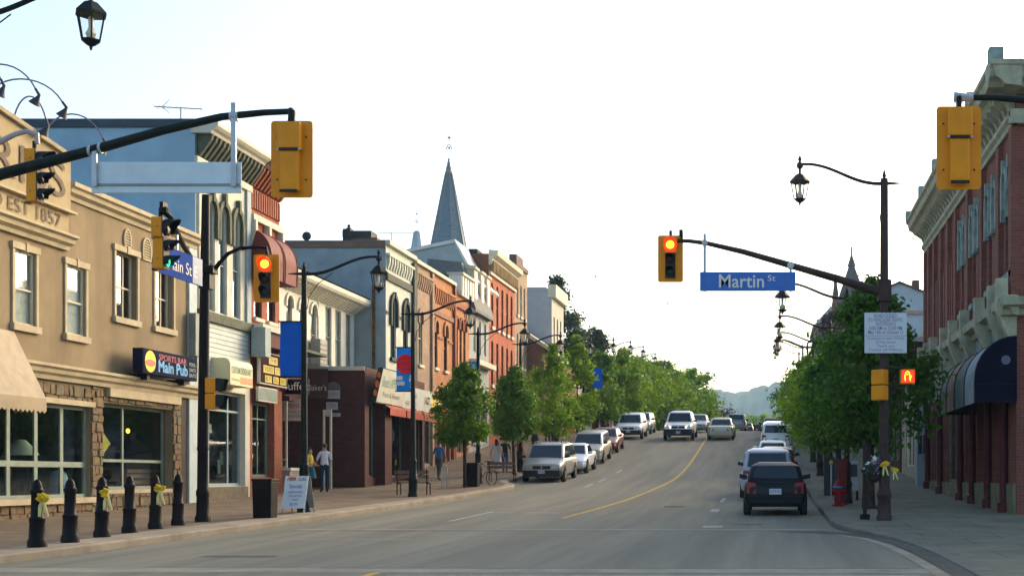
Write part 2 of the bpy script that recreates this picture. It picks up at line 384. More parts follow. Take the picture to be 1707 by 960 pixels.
# dark asphalt gutter patch round the right corner
gp = MB(); pl_ = MB(); path = [(0.2, 28.3), (1.0, 28.15), (1.75, 27.5), (2.25, 26.2), (2.5, 24.2), (2.62, 22), (2.66, 19.5), (2.66, 17)]
for i, (x, y) in enumerate(path):
    a = Vector(path[max(i - 1, 0)]); b = Vector(path[min(i + 1, len(path) - 1)]); d = (b - a).normalized(); n = Vector((d.y, -d.x)); wd = (.05, .28, .34, .3, .26, .24, .22, .2)[i]
    for s_, mb_, off in ((-1, gp, 0), (1, gp, 0)):
        q = Vector((x, y)) + n * s_ * wd; mb_.v.append((q.x, q.y, gz(q.y) + 0.007))
    for s_ in (-.5, .5):
        q = Vector((x, y)) + n * (wd + .14) + n * s_ * .2; pl_.v.append((q.x, q.y, gz(q.y) + 0.005))
for i in range(len(path) - 1):
    for mb_ in (gp, pl_): mb_.f.append((2 * i, 2 * i + 2, 2 * i + 3, 2 * i + 1)); mb_.m.append(0)
gp.build('asphalt_patch', M_DARKASPH, road); pl_.f = pl_.f[2:]; pl_.build('gutter_strip', M_CONC, road)
# repair patches in the carriageway
for (x0, x1, y0, y1) in ((-9.2, -8.0, 21.2, 21.5), (-0.9, -0.2, 31, 31.4)):
    mark('asphalt_patch', x0, x1, y0, y1, M_DARKASPH, 0.004)
for (x, y) in ((-3.0, 41.0),):
    MB().lathe([(0.33, gz(y) - 0.02), (0.33, gz(y) + 0.009), (0.01, gz(y) + 0.012)], (x, y, 0), 18).build('manhole_cover', M_DARKASPH, road)

# ------------------------------------------------------------------ facade and window builders
def arch_pts(o, n=8):
    """points of the opening outline from lower left, clockwise over the arch"""
    u0, u1, z0, z1 = o[:4]; rise = o[4] if len(o) > 4 else 0
    if rise <= 0: return [(u0, z0), (u0, z1), (u1, z1), (u1, z0)]
    c = (u0 + u1) / 2; a = (u1 - u0) / 2; zs = z1 - rise
    return [(u0, z0)] + [(c - a * math.cos(math.pi * i / n), zs + rise * math.sin(math.pi * i / n)) for i in range(n + 1)] + [(u1, z0)]
def facade(mb, F, u0, u1, z0, z1, ops, depth=0.22, m=0, mr=None):
    if mr is None: mr = m
    us = sorted({u0, u1} | {o[0] for o in ops} | {o[1] for o in ops}); zs = sorted({z0, z1} | {o[2] for o in ops} | {o[3] for o in ops})
    us = [u for u in us if u0 <= u <= u1]; zs = [z for z in zs if z0 <= z <= z1]
    for ua, ub in zip(us, us[1:]):
        for za, zb in zip(zs, zs[1:]):
            cu, cz = (ua + ub) / 2, (za + zb) / 2
            if any(o[0] < cu < o[1] and o[2] < cz < o[3] for o in ops): continue
            mb.quad(F(ua, za), F(ub, za), F(ub, zb), F(ua, zb), m)
    for o in ops:
        pts = arch_pts(o)
        if len(o) > 4 and o[4] > 0:
            arc = pts[1:-1]; k = len(arc) // 2
            mb.poly([F(o[0], o[3])] + [F(*p) for p in reversed(arc[:k + 1])], m)
            mb.poly([F(o[1], o[3])] + [F(*p) for p in reversed(arc[k:])], m)
        for (a, b) in zip(pts, pts[1:] + pts[:1]):
            mb.quad(F(a[0], a[1], 0), F(b[0], b[1], 0), F(b[0], b[1], -depth), F(a[0], a[1], -depth), mr)
def ring(mb, F, pts, w, d0, d1, m=0, closed=True):
    """a frame of width w just inside an outline"""
    cu = sum(p[0] for p in pts) / len(pts); cz = sum(p[1] for p in pts) / len(pts)
    u0, u1 = min(p[0] for p in pts), max(p[0] for p in pts); z0, z1 = min(p[1] for p in pts), max(p[1] for p in pts)
    fu, fz = max(0.1, 1 - 2 * w / (u1 - u0)), max(0.1, 1 - 2 * w / (z1 - z0)); mu, mz = (u0 + u1) / 2, (z0 + z1) / 2
    inn = [(mu + (p[0] - mu) * fu, mz + (p[1] - mz) * fz) for p in pts]
    k = len(pts)
    for i in range(k if closed else k - 1):
        j = (i + 1) % k; a, b, c, d = pts[i], pts[j], inn[j], inn[i]
        mb.hexa([F(a[0], a[1], d0), F(b[0], b[1], d0), F(c[0], c[1], d0), F(d[0], d[1], d0), F(a[0], a[1], d1), F(b[0], b[1], d1), F(c[0], c[1], d1), F(d[0], d[1], d1)], m)
    return inn
def window(b, F, o, fm=None, rec=0.12, fw=0.06, bars_v=(), bars_h=(0.5,), sill=None, hood=None, trim=None, blind=None, glass=None, name='window', bw=0.045):
    fm = fm or M_TRIMW
    pts = arch_pts(o); mb = MB(); inn = ring(mb, F, pts, fw, -rec, -rec + 0.06)
    u0, u1, z0, z1 = o[:4]
    for t in bars_v: u = u0 + (u1 - u0) * t; mb.fbox(F, u - bw / 2, u + bw / 2, z0 + fw * .6, z1 - fw * .6 - (o[4] * 0.25 if len(o) > 4 else 0), -rec + 0.005, -rec + 0.05)
    for t in bars_h: z = z0 + (z1 - z0) * t; mb.fbox(F, u0 + fw * .6, u1 - fw * .6, z - bw / 2, z + bw / 2, -rec + 0.002, -rec + 0.055)
    w = mb.build(name, fm, b)
    vs = sorted([0] + list(bars_v) + [1]); hs = sorted([0] + list(bars_h) + [1])
    if len(o) > 4 and o[4] > 0:
        MB().poly([F(p[0], p[1], -rec + 0.02) for p in inn]).build('pane', glass or GLASS, w)
    else:
        for va, vb in zip(vs, vs[1:]):
            for ha, hb in zip(hs, hs[1:]):
                MB().quad(F(u0 + (u1 - u0) * va + 0.01, z0 + (z1 - z0) * ha + 0.01, -rec + 0.02), F(u0 + (u1 - u0) * vb - 0.01, z0 + (z1 - z0) * ha + 0.01, -rec + 0.02), F(u0 + (u1 - u0) * vb - 0.01, z0 + (z1 - z0) * hb - 0.01, -rec + 0.02), F(u0 + (u1 - u0) * va + 0.01, z0 + (z1 - z0) * hb - 0.01, -rec + 0.02)).build('pane', glass or GLASS, w)
    if sill:
        MB().fbox(F, u0 - sill[1], u1 + sill[1], z0 - sill[0], z0 + 0.003, -0.05, sill[2]).build('sill', sill[3] if len(sill) > 3 else fm, w)
    if trim:
        t = MB(); tw, tm = trim[0], trim[1]
        t.fbox(F, u0 - tw, u0 - 0.002, z0, z1 + 0.002, -0.02, 0.045); t.fbox(F, u1 + 0.002, u1 + tw, z0, z1 + 0.002, -0.02, 0.045); t.fbox(F, u0 - tw - 0.04, u1 + tw + 0.04, z1 + 0.003, z1 + tw * 1.6, -0.02, 0.07)
        t.fbox(F, (u0 + u1) / 2 - tw * .5, (u0 + u1) / 2 + tw * .5, z1 - 0.02, z1 + tw * 1.9, -0.01, 0.09)
        t.build('surround', tm, w)
    if hood:
        hm, hw, hd = hood[:3]; t = MB()
        arc = [p for p in pts[1:-1]] if len(o) > 4 and o[4] > 0 else [(u0, z1), (u1, z1)]
        cu, cz = (u0 + u1) / 2, (z1 - (o[4] if len(o) > 4 else 0))
        outp = []
        for p in arc:
            v = Vector((p[0] - cu, p[1] - cz)); L = v.length or 1
            v = v * ((L + hw) / L) if len(o) > 4 and o[4] > 0 else Vector((p[0] - cu, hw))
            outp.append((cu + v[0], cz + v[1]))
        drop = hood[3] if len(hood) > 3 else 0.0
        if drop: arc = [(arc[0][0], arc[0][1] - drop)] + arc + [(arc[-1][0], arc[-1][1] - drop)]; outp = [(outp[0][0], outp[0][1] - drop)] + outp + [(outp[-1][0], outp[-1][1] - drop)]
        for i in range(len(arc) - 1):
            a, bb, c, d = arc[i], arc[i + 1], outp[i + 1], outp[i]
            t.hexa([F(a[0], a[1], -0.03), F(bb[0], bb[1], -0.03), F(c[0], c[1], -0.03), F(d[0], d[1], -0.03), F(a[0], a[1], hd), F(bb[0], bb[1], hd), F(c[0], c[1], hd), F(d[0], d[1], hd)])
        if len(hood) > 4: t.fbox(F, cu - 0.07, cu + 0.07, z1 - 0.05, z1 + hw + hood[4], -0.01, hd + 0.04)
        t.build('hood_mould', hm, w)
    if blind:
        zb = z1 - (z1 - z0) * blind[0]
        MB().quad(F(u0 - 0.1, zb, -rec - 0.03), F(u1 + 0.1, zb, -rec - 0.03), F(u1 + 0.1, z1, -rec - 0.03), F(u0 - 0.1, z1, -rec - 0.03)).build('blind', blind[1], w)
    return w
def mass(b, F, u0, u1, z0, z1, depth, wm, ops, rev=0.22, sidem=None, roofz=None, roofm=None, side_u0=True):
    mb = MB(); u0 += 0.008; u1 -= 0.008
    facade(mb, F, u0, u1, z0, z1, ops, rev)
    s = 1 if sidem else 0
    mb.quad(F(u0, z0, 0), F(u0, z1, 0), F(u0, z1, -depth), F(u0, z0, -depth), s); mb.quad(F(u1, z0, 0), F(u1, z1, 0), F(u1, z1, -depth), F(u1, z0, -depth), s)
    mb.quad(F(u0, z0, -depth), F(u1, z0, -depth), F(u1, z1, -depth), F(u0, z1, -depth), s)
    w = mb.build('wall', [wm] + ([sidem] if sidem else []), b)
    rz = roofz if roofz is not None else z1 - 0.25
    MB().fbox(F, u0 + 0.02, u1 - 0.02, rz - 0.15, rz, -depth + 0.02, -0.02).build('roof', roofm or M_ROOF, b)
    return w
def cornice(b, F, u0, u1, prof, m, name='cornice'):
    return MB().prism(F, prof, u0, u1).build(name, m, b)
def floor_in(b, F, u0, u1, z0, z1, depth, m=None):
    """shop room behind a storefront: floor, back wall, ceiling"""
    m = m or M_INT; mb = MB()
    mb.quad(F(u0, z0, -.3), F(u1, z0, -.3), F(u1, z0, -depth), F(u0, z0, -depth)); mb.quad(F(u0, z0, -depth), F(u1, z0, -depth), F(u1, z1, -depth), F(u0, z1, -depth))
    mb.quad(F(u0, z1, -.3), F(u1, z1, -.3), F(u1, z1, -depth), F(u0, z1, -depth)); mb.quad(F(u0, z0, -.3), F(u0, z0, -depth), F(u0, z1, -depth), F(u0, z1, -.3)); mb.quad(F(u1, z0, -.3), F(u1, z0, -depth), F(u1, z1, -depth), F(u1, z1, -.3))
    return mb.build('shop_room', m, b)
def posters(b, F, u0, u1, z0, z1, n, seed, d=-0.32):
    """paper notices and goods hung just behind the shop glass"""
    R = random.Random(seed); cols = [mat('notice ' + k, c, .8, var=.3, scale=9, spec=.1) for k, c in (('white', (.60, .60, .55)), ('pink', (.55, .28, .26)), ('mint', (.22, .42, .34)), ('ochre', (.45, .30, .10)), ('slate', (.10, .14, .16)), ('blue', (.12, .22, .42)))]
    for i in range(n):
        w_ = R.uniform(.14, .34); h_ = R.uniform(.18, .5); u = R.uniform(u0 + w_, u1 - w_); z = R.uniform(z0 + h_, z1 - h_); dd = d - R.choice((0, .0, .35, .7)) - i * .004
        MB().fbox(F, u - w_ / 2, u + w_ / 2, z - h_ / 2, z + h_ / 2, dd - .01, dd).build('notice', R.choice(cols), b)
def sign_board(name, label, F, u0, u1, z0, z1, d0, d1, bodym, facem=None, tilt=0.0):
    """box sign fixed to a wall; tilt leans the top outwards"""
    c = F((u0 + u1) / 2, z0, d0); s = thing(name, label, 'sign', c)
    G = lambda u, z, d=0.0: F(u, z, d + tilt * (z - z0))
    MB().fbox(G, u0, u1, z0, z1, d0, d1).build('case', bodym, s)
    if facem: MB().fbox(G, u0 + 0.04, u1 - 0.04, z0 + 0.04, z1 - 0.04, d1 - 0.002, d1 + 0.006).build('face', facem, s)
    return s, G
def sign_text(s, G, txt, u, z, d, size, m, width=None, bold=0.0, flip=False, align='CENTER'):
    O = G(u, z, d); U = (G(u + 1, z, d) - O); V = (G(u, z + 1, d) - O)
    if flip: U = -U
    return lettering(s, txt, O, U, V, size, m, width, 0.004, align, bold=bold)
# ================================================================== LEFT ROW OF BUILDINGS
XL = -17.8
F = FL(XL)
M_STUCCO = mat('tan stucco', (0.270, 0.203, 0.118), 0.92, var=0.14, scale=0.7, bump=0.15, bscale=60, stain=((0.205, 0.155, 0.088), 0.9, (1, 1.4, 0.18)))
M_STUCTRIM = mat('pale stucco trim', (0.47, 0.39, 0.25), 0.85, var=0.12, scale=2)
M_PANEL = mat('sign panel stucco', (0.41, 0.32, 0.18), 0.9, var=0.12, scale=1.5)
M_STONE = [mat('stone ' + k, c, 0.9, var=0.25, scale=6, bump=0.4, bscale=20) for k, c in (('ochre', (0.20, 0.145, 0.075)), ('brown', (0.18, 0.12, 0.065)), ('grey', (0.17, 0.14, 0.09)), ('rust', (0.19, 0.115, 0.06)))]
M_MORTAR = mat('mortar', (0.16, 0.125, 0.08), 0.95, var=0.2, scale=6)
M_GREYGRN = mat('grey green frame', (0.23, 0.28, 0.22), 0.6, var=0.12, scale=3)
# ---------- 1 tan stucco building
b1 = thing('shop_building', 'tan stucco two-storey corner building with flagstone storefront beside the bollards', 'building', (XL, 32, sg(32)))
W = [(31.02, 31.92, 5.12, 6.88), (33.32, 34.24, 5.12, 6.88), (35.82, 37.02, 5.86, 7.66), (38.12, 39.26, 5.86, 7.66)]
SHOP1 = (27.2, 34.5, 0.98, 3.32); SHOP2 = (35.12, 39.22, 1.16, 3.50)
w1 = mass(b1, F, 24.0, 40.8, -0.3, 8.72, 14, M_STUCCO, W + [SHOP1, SHOP2], rev=0.22)
for i, o in enumerate(W):
    window(b1, F, o, M_TRIMC, rec=0.20 if i > 1 else 0.10, fw=0.05, bars_v=(0.62,) if i > 1 else (), bars_h=(0.48,), sill=(0.16, 0.14, 0.10, M_STUCTRIM), trim=(0.10, M_STUCTRIM), blind=(1.0, M_CURT) if i < 2 else None)
cornice(b1, F, 33.2, 40.79, [(-0.1, 8.52), (0.06, 8.52), (0.08, 8.62), (0.20, 8.68), (0.22, 8.78), (0.30, 8.82), (0.30, 8.93), (-0.1, 8.93)], M_STUCTRIM)
cornice(b1, F, 24.0, 40.80, [(-0.1, 3.90), (0.10, 3.90), (0.13, 4.00), (0.22, 4.06), (0.24, 4.15), (0.32, 4.20), (0.32, 4.27), (-0.1, 4.29)], M_STUCTRIM, 'storefront_cornice')
MB().fbox(F, 40.25, 40.78, 0.2, 8.5, -0.05, 0.07).build('corner_pilaster', mat('pale blue paint', (0.46, 0.53, 0.52), 0.7, var=0.1), b1)
# roof vents with louvres
def vent(b, cu, cz, w, h, oval):
    t = MB(); n = 14; pts = []
    if oval: pts = [(cu + w / 2 * math.sin(2 * math.pi * i / n), cz + h / 2 * math.cos(2 * math.pi * i / n)) for i in range(n)]
    else: pts = arch_pts((cu - w / 2, cu + w / 2, cz - h / 2, cz + h / 2, w / 2))
    ring(t, F, pts, 0.05, -0.02, 0.05); t.poly([F(p[0], p[1], 0.008) for p in pts])
    for i in range(1, int(h / 0.075)):
        z = cz - h / 2 + i * 0.075; hw = w / 2 - 0.07
        if oval: hw = max(0.02, w / 2 * math.sqrt(max(0, 1 - ((z - cz) / (h / 2)) ** 2)) - 0.05)
        t.fbox(F, cu - hw, cu + hw, z, z + 0.035, 0.0, 0.045)
    return t.build('vent', M_STUCTRIM, b)
vent(b1, 36.45, 8.03, 0.42, 0.66, True); vent(b1, 37.58, 7.98, 0.50, 0.66, False); vent(b1, 39.45, 7.98, 0.5, 0.66, False)
# raised sign gable with relief lettering
g = MB(); prof = [(25.5, 8.15), (33.1, 8.15), (33.1, 9.45), (28.2, 10.02), (25.5, 9.7)]
for d in (0.0, 0.24):
    g.poly([F(u, z, d) for u, z in prof])
for (a, c) in zip(prof, prof[1:] + prof[:1]): g.quad(F(a[0], a[1], -0.3), F(c[0], c[1], -0.3), F(c[0], c[1], 0.24), F(a[0], a[1], 0.24))
g.poly([F(u, z, -0.3) for u, z in prof]); g.build('sign_gable', M_PANEL, b1)
g = MB()
for a, c in (((33.16, 9.44), (28.2, 10.02)), ((28.2, 10.02), (25.5, 9.7))):
    g.hexa([F(a[0], a[1], -0.32), F(c[0], c[1], -0.32), F(c[0], c[1], 0.34), F(a[0], a[1], 0.34), F(a[0], a[1] + .09, -0.32), F(c[0], c[1] + .09, -0.32), F(c[0], c[1] + .09, 0.36), F(a[0], a[1] + .09, 0.36)])
g.build('gable_coping', M_STUCTRIM, b1)
cornice(b1, F, 25.5, 33.3, [(-.1, 7.20), (0.10, 7.20), (0.12, 7.30), (0.24, 7.36), (0.26, 7.46), (0.36, 7.50), (0.36, 7.56), (-.1, 7.56)], M_STUCTRIM, 'gable_cornice')
MB().fbox(F, 25.6, 33.15, 7.56, 8.10, -0.05, 0.16).build('relief_band', M_PANEL, b1)
MB().fbox(F, 25.5, 33.3, 8.10, 8.16, -0.05, 0.32).build('gable_shelf', M_STUCTRIM, b1)
M_LETT = mat('raised brown lettering', (0.16, 0.115, 0.075), 0.8, var=0.2, scale=5)
lettering(b1, "CRISS", F(30.55, 8.78, 0.25), (0, 1, 0), (0, 0, 1), 1.25, M_LETT, 4.5, 0.02, bold=0.0)
lettering(b1, "ELECTED EST 1857", F(30.3, 7.83, 0.17), (0, 1, 0), (0, 0, 1), 0.46, M_LETT, 4.9, 0.015)
# flagstones: base, piers, lintel band, each stone its own piece
def stones(b, u0, u1, z0, z1, seed):
    R = random.Random(seed)
    z = z0
    while z < z1 - 0.06:
        h = min(R.uniform(0.15, 0.30), z1 - z); u = u0 + R.uniform(-0.12, 0)
        while u < u1 - 0.05:
            wd = R.uniform(0.18, 0.42); a, c = max(u, u0), min(u + wd, u1)
            if c - a > 0.06:
                j = lambda: R.uniform(-0.018, 0.018); dd = R.uniform(0.035, 0.075)
                q = [(a + .015 + j(), z + .014 + j()), (c - .015 + j(), z + .014 + j()), (c - .015 + j(), z + h - .014 + j()), (a + .015 + j(), z + h - .014 + j())]
                q = [(min(max(p[0], u0 + .005), u1 - .005), min(max(p[1], z0 + .005), z1 - .005)) for p in q]
                vs = [F(p[0], p[1], 0.008) for p in q] + [F(p[0] * .94 + (a + c) / 2 * .06, p[1] * .94 + (z + h / 2) * .06, dd + R.uniform(-.01, .01)) for p in q]
                MB().hexa(vs).build('stone', R.choice(M_STONE), b)
            u += wd
        z += h
    MB().fbox(F, u0, u1, z0, z1, -0.02, 0.018).build('mortar_bed', M_MORTAR, b)
zb = 0.45
stones(w1, 27.0, 34.52, zb, 0.86, 1); stones(w1, 34.52, 35.10, zb, 3.88, 2); stones(w1, 31.1, 34.50, 3.36, 3.88, 3)
stones(w1, 35.12, 39.24, zb + .05, 1.05, 4); stones(w1, 39.24, 39.72, zb, 3.88, 5); stones(w1, 35.12, 39.22, 3.53, 3.66, 6)
MB().fbox(F, 39.74, 40.22, 0.5, 3.9, -0.1, 0.01).build('dark_jamb', mat('dark brown jamb', (0.05, 0.035, 0.025), 0.8), b1)
window(b1, F, SHOP1, M_GREYGRN, rec=0.16, fw=0.09, bars_v=(0.36, 0.52, 0.68, 0.84), bars_h=(0.36,), glass=SHOPGLASS, name='shop_window', sill=(0.14, 0.06, 0.14, M_STUCTRIM), bw=0.14)
window(b1, F, SHOP2, M_GREYGRN, rec=0.30, fw=0.09, bars_v=(0.40,), bars_h=(0.34,), glass=SHOPGLASS, name='shop_window', sill=(0.10, 0.02, 0.02, M_STUCTRIM), bw=0.08)
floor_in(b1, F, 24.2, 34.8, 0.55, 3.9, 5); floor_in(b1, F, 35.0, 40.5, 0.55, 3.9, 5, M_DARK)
MB().fbox(F, 27.1, 34.6, 3.325, 3.46, 0.0, 0.10).build('window_head', M_STUCTRIM, b1)
# things behind the left shop windows
M_CLOTH = mat('pale cloth', (0.55, 0.52, 0.44), 0.9, var=0.15); M_REDW = mat('dark red wood', (0.10, 0.03, 0.025), 0.6, var=0.2)
t = thing('shop_lamp', 'pale cone lampshade inside the flagstone shop window', 'lamp', F(32.9, 1.9, -0.9))
MB().lathe([(0.42, 2.05), (0.36, 2.16), (0.12, 2.42), (0.03, 2.44)], F(32.9, 0, -0.9), 16).build('shade', M_CLOTH, t, smooth=True); MB().tube([F(32.9, 2.44, -.9), F(32.9, 3.9, -.9)], 0.012, 6).build('cord', M_BLACK, t)
t = thing('display_table', 'dark red display table behind the flagstone shop window', 'table', F(32.3, 0.55, -1.3))
MB().fbox(F, 32.2, 34.7, 1.75, 1.85, -1.8, -0.75).build('top', M_REDW, t)
for (u, d) in ((32.3, -.85), (34.6, -.85), (32.3, -1.7), (34.6, -1.7)): MB().fbox(F, u - .04, u + .04, 0.55, 1.75, d - .04, d + .04).build('leg', M_REDW, t)
t = thing('water_jug', 'pale blue standing display column behind the shop window', 'display', F(33.9, 0.55, -0.5))
MB().lathe([(0.22, 0.55), (0.22, 1.45), (0.18, 1.6), (0.08, 1.68)], F(33.9, 0, -0.5), 14).build('body', mat('pale blue plastic', (0.30, 0.42, 0.55), 0.4, var=0.1), t, smooth=True); MB().lathe([(0.226, 1.1), (0.226, 1.3)], F(33.9, 0, -0.5), 14).build('band', mat('blue band', (0.1, 0.2, 0.5), 0.5), t)
# warm lamp and yellow diamond in the right window
t = thing('pendant_lamp', 'small glowing yellow pendant lamp inside the dark shop window', 'lamp', F(39.0, 2.85, -1.2))
MB().lathe([(0.01, 2.64), (0.045, 2.67), (0.06, 2.72), (0.04, 2.77), (0.01, 2.79)], F(39.0, 0.15, -1.2), 12).build('bulb', mat('lit bulb', (1, .7, .2), 0.4, var=0, emit=(1.0, 0.5, 0.05), estr=1.6), t, smooth=True); MB().tube([F(39.0, 2.95, -1.2), F(39.0, 3.9, -1.2)], 0.01, 6).build('cord', M_BLACK, t)
M_YPAINT = mat('yellow card', (0.60, 0.42, 0.03), 0.6, var=0.1)
t = MB(); t.add([F(35.4, 2.42, -.36), F(35.85, 2.75, -.36), F(36.3, 2.42, -.36), F(35.85, 2.09, -.36), F(35.4, 2.42, -.38), F(35.85, 2.75, -.38), F(36.3, 2.42, -.38), F(35.85, 2.09, -.38)], [(0, 1, 2, 3), (7, 6, 5, 4), (0, 4, 5, 1), (1, 5, 6, 2), (2, 6, 7, 3), (3, 7, 4, 0)])
tag(t.build('window_card', M_YPAINT), 'yellow diamond card in the dark shop window', 'card')
t = thing('window_bench', 'reddish wooden bench back seen through the dark shop window', 'bench', F(37.4, 0.55, -0.6))
for z in (1.30, 1.48, 1.62): MB().fbox(F, 37.7, 39.6, z, z + .11, -.62, -.58).build('slat', mat('reddish wood', (0.20, 0.085, 0.065), 0.6), t)
for u in (37.75, 39.5): MB().fbox(F, u, u + .06, .55, 1.75, -.68, -.625).build('post', M_REDW, t)
# cream fascia strip
s, G = sign_board('fascia_strip', 'plain cream fascia strip over the recessed dark shop window', F, 35.3, 39.55, 3.66, 3.89, 0.02, 0.14, M_STUCTRIM)
# dark box sign
s, G = sign_board('box_sign', 'dark box sign with yellow circle and blue lettering above the storefront cornice', F, 36.1, 39.5, 4.36, 5.04, 0.34, 0.62, mat('navy sign case', (0.008, 0.009, 0.035), 0.8, var=0.2, spec=.05), mat('navy sign face', (0.010, 0.015, 0.045), 0.8, var=0.3, scale=3, spec=.03))
for ub in (36.6, 38.9): MB().fbox(F, ub, ub + .15, 4.2, 4.37, 0, 0.5).build('bracket', M_BLACK, s)
t = MB(); t.poly([F(36.52 + .32 * math.cos(a), 4.70 + .30 * math.sin(a), .634) for a in [i * math.pi / 12 for i in range(24)]]); t.build('yellow_disc', mat('sign yellow', (0.80, 0.58, 0.02), 0.5, var=0.1), s)
t = MB(); t.poly([F(36.52 + .30 * math.cos(a), 4.66 + .09 * math.sin(a), .64) for a in [i * math.pi / 12 for i in range(24)]]); t.build('red_ribbon', mat('sign red', (0.62, 0.10, 0.08), 0.5, var=0.15), s)
M_SBLUE = mat('sign blue', (0.06, 0.30, 0.60), 0.5, var=0.15); M_SRED = mat('sign dark red', (0.35, 0.04, 0.06), 0.5, var=0.1); M_SGRN = mat('sign grey green', (0.35, 0.45, 0.38), 0.5, var=0.1)
sign_text(s, G, "SPORTS BAR", 37.9, 4.86, .63, .24, M_SRED, 1.75, bold=0.01); sign_text(s, G, "Main Pub", 37.92, 4.60, .63, .44, M_SBLUE, 1.85, bold=0.03)
for k, z in enumerate((4.82, 4.66, 4.50)): sign_text(s, G, ("POOL", "DARTS", "EATS")[k], 39.18, z, .63, .15, M_SGRN, 0.42)
# tan awning
M_AWN = mat('tan canvas', (0.47, 0.38, 0.26), 0.9, var=0.10, scale=3)
aw = thing('awning', 'tan canvas awning over the flagstone shop window', 'awning', F(28.5, 3, 0))
A = MB(); A.quad(F(26, 4.92, 0.02), F(31.0, 4.92, 0.02), F(31.0, 3.34, 0.78), F(26, 3.34, 0.78)); A.poly([F(31.0, 4.92, 0.02), F(31.0, 3.34, 0.78), F(31.0, 3.34, 0.02)]); A.poly([F(26, 4.92, 0.02), F(26, 3.34, 0.78), F(26, 3.34, 0.02)])
A.build('canvas', M_AWN, aw)
A = MB(); n = 28
for i in range(n):
    a = 26 + 5 * i / n; c = 26 + 5 * (i + 1) / n; A.poly([F(a, 3.34, .785), F(c, 3.34, .785), F(c, 3.05, .785), F((a + c) / 2, 2.99, .785), F(a, 3.05, .785)])
for i in range(6):
    d0, d1 = .78 * i / 6, .78 * (i + 1) / 6; A.poly([F(31.0, 3.34, d0), F(31.0, 3.34, d1), F(31.0, 3.05, d1), F(31.0, 2.99, (d0 + d1) / 2), F(31.0, 3.05, d0)])
A.build('valance', mat('tan canvas dark', (0.42, 0.33, 0.21), 0.9, var=0.1), aw)
A = MB(); A.poly([F(29.0 + .5 * math.cos(a), 4.25 + .22 * math.sin(a), 0.36 - (.22 * math.sin(a)) * .48) for a in [i * math.pi / 10 for i in range(20)]]); A.build('emblem', mat('awning yellow', (0.52, 0.42, 0.16), 0.8), aw)
# gooseneck lamps above the gable
M_GOOSE = mat('lilac grey tube', (0.20, 0.18, 0.23), 0.5, var=0.1)
def goose(u, zb_, rise, reach, hx, lab):
    t = thing('gooseneck_lamp', lab, 'lamp', F(u, zb_, -0.2), group='gooseneck lamps over the sign gable')
    pts = []
    for i in range(15):
        a = math.pi * i / 14 * 0.84
        pts.append(F(u + hx * (1 - math.cos(a)) / 2, zb_ + rise * math.sin(a), -0.2 + reach * (1 - math.cos(a)) / 2))
    MB().tube(pts, 0.02, 6).build('arm', M_GOOSE, t, smooth=True)
    e = pts[-1]; d = (pts[-1] - pts[-2]).normalized()
    h = MB(); k = Vector((-0.55, 0.1, -0.85)).normalized()
    h.tube([e, e + d * 0.16, e + d * 0.16 + k * 0.08, e + d * .16 + k * .24], [0.028, 0.035, 0.05, 0.13], 10); h.build('head', mat('dark lilac metal', (0.045, 0.04, 0.055), 0.5), t, smooth=True)
    return t
goose(31.3, 9.55, 1.0, 0.75, 0.2, 'thin gooseneck lamp with the tightest curl over the sign gable')
goose(29.4, 9.8, 0.95, 1.5, 0.4, 'thin gooseneck lamp with a tall arch over the sign gable')
goose(30.0, 9.7, 0.90, 1.8, 0.4, 'thin gooseneck lamp with a wide low arch over the sign gable')
goose(28.8, 9.85, 0.85, 1.1, 0.3, 'thin gooseneck lamp furthest from the blue wall on the sign gable')
goose(32.5, 9.45, 1.05, 1.4, 0.5, 'thin gooseneck lamp at the end of the sign gable in front of blue wall')

# ---------- 2 white arched building with the blue side wall
M_BLUEW = mat('blue grey render', (0.32, 0.48, 0.58), 0.9, var=0.12, scale=0.8, bump=0.15, bscale=50, stain=((0.28, 0.42, 0.51), 0.6, (1, 1, .3)))
M_CREAMW = mat('cream painted front', (0.62, 0.58, 0.46), 0.85, var=0.10, scale=1.2)
M_OLIVE = mat('olive green trim', (0.10, 0.11, 0.075), 0.8, var=0.25, scale=4)
M_BGREY = mat('blue grey trim', (0.32, 0.38, 0.39), 0.7, var=0.1)
b2 = thing('shop_building', 'cream building with olive arched hoods and plain blue grey side wall', 'building', (XL, 43, sg(43)))
A2 = [(41.62, 42.26, 6.78, 10.3, 0.42), (42.56, 43.20, 6.78, 10.3, 0.42), (43.66, 44.30, 6.78, 10.3, 0.42)]
SH2 = (41.3, 44.7, 1.2, 4.3)
mass(b2, F, 40.8, 45.1, -0.2, 12.3, 5.5, M_CREAMW, A2 + [SH2], sidem=M_BLUEW)
for o in A2: window(b2, F, o, M_BGREY, rec=0.14, fw=0.05, bars_h=(0.45,), hood=(M_OLIVE, 0.17, 0.10, 0.75, 0.22), blind=(1.0, mat('blue grey blind', (0.30, 0.34, 0.36), 0.9, var=0.1)))
cornice(b2, F, 40.72, 45.1, [(-.1, 12.12), (.52, 12.12), (.56, 12.2), (.66, 12.26), (.74, 12.34), (.74, 12.46), (-.1, 12.46)], M_CREAMW)
cb = MB()
for i in range(14):
    u = 40.95 + i * 0.31; cb.prism(F, [(0.0, 11.42), (0.10, 11.45), (0.46, 11.95), (0.52, 12.13), (0.0, 12.13)], u - .07, u + .07)
cb.fbox(F, 40.8, 45.08, 11.42, 12.12, 0.0, 0.05); cb.build('bracket_course', M_OLIVE, b2)
MB().fbox(F, 40.75, 45.09, 11.20, 11.42, 0.0, 0.10).build('architrave', M_CREAMW, b2)
MB().fbox(F, 40.84, 45.09, 6.42, 6.72, 0.0, 0.13).build('sill_band', M_OLIVE, b2)
for u in (41.1, 44.85): MB().fbox(F, u - .17, u + .17, 6.74, 11.19, 0.0, 0.08).build('pilaster', M_BGREY if u > 44 else M_CREAMW, b2)
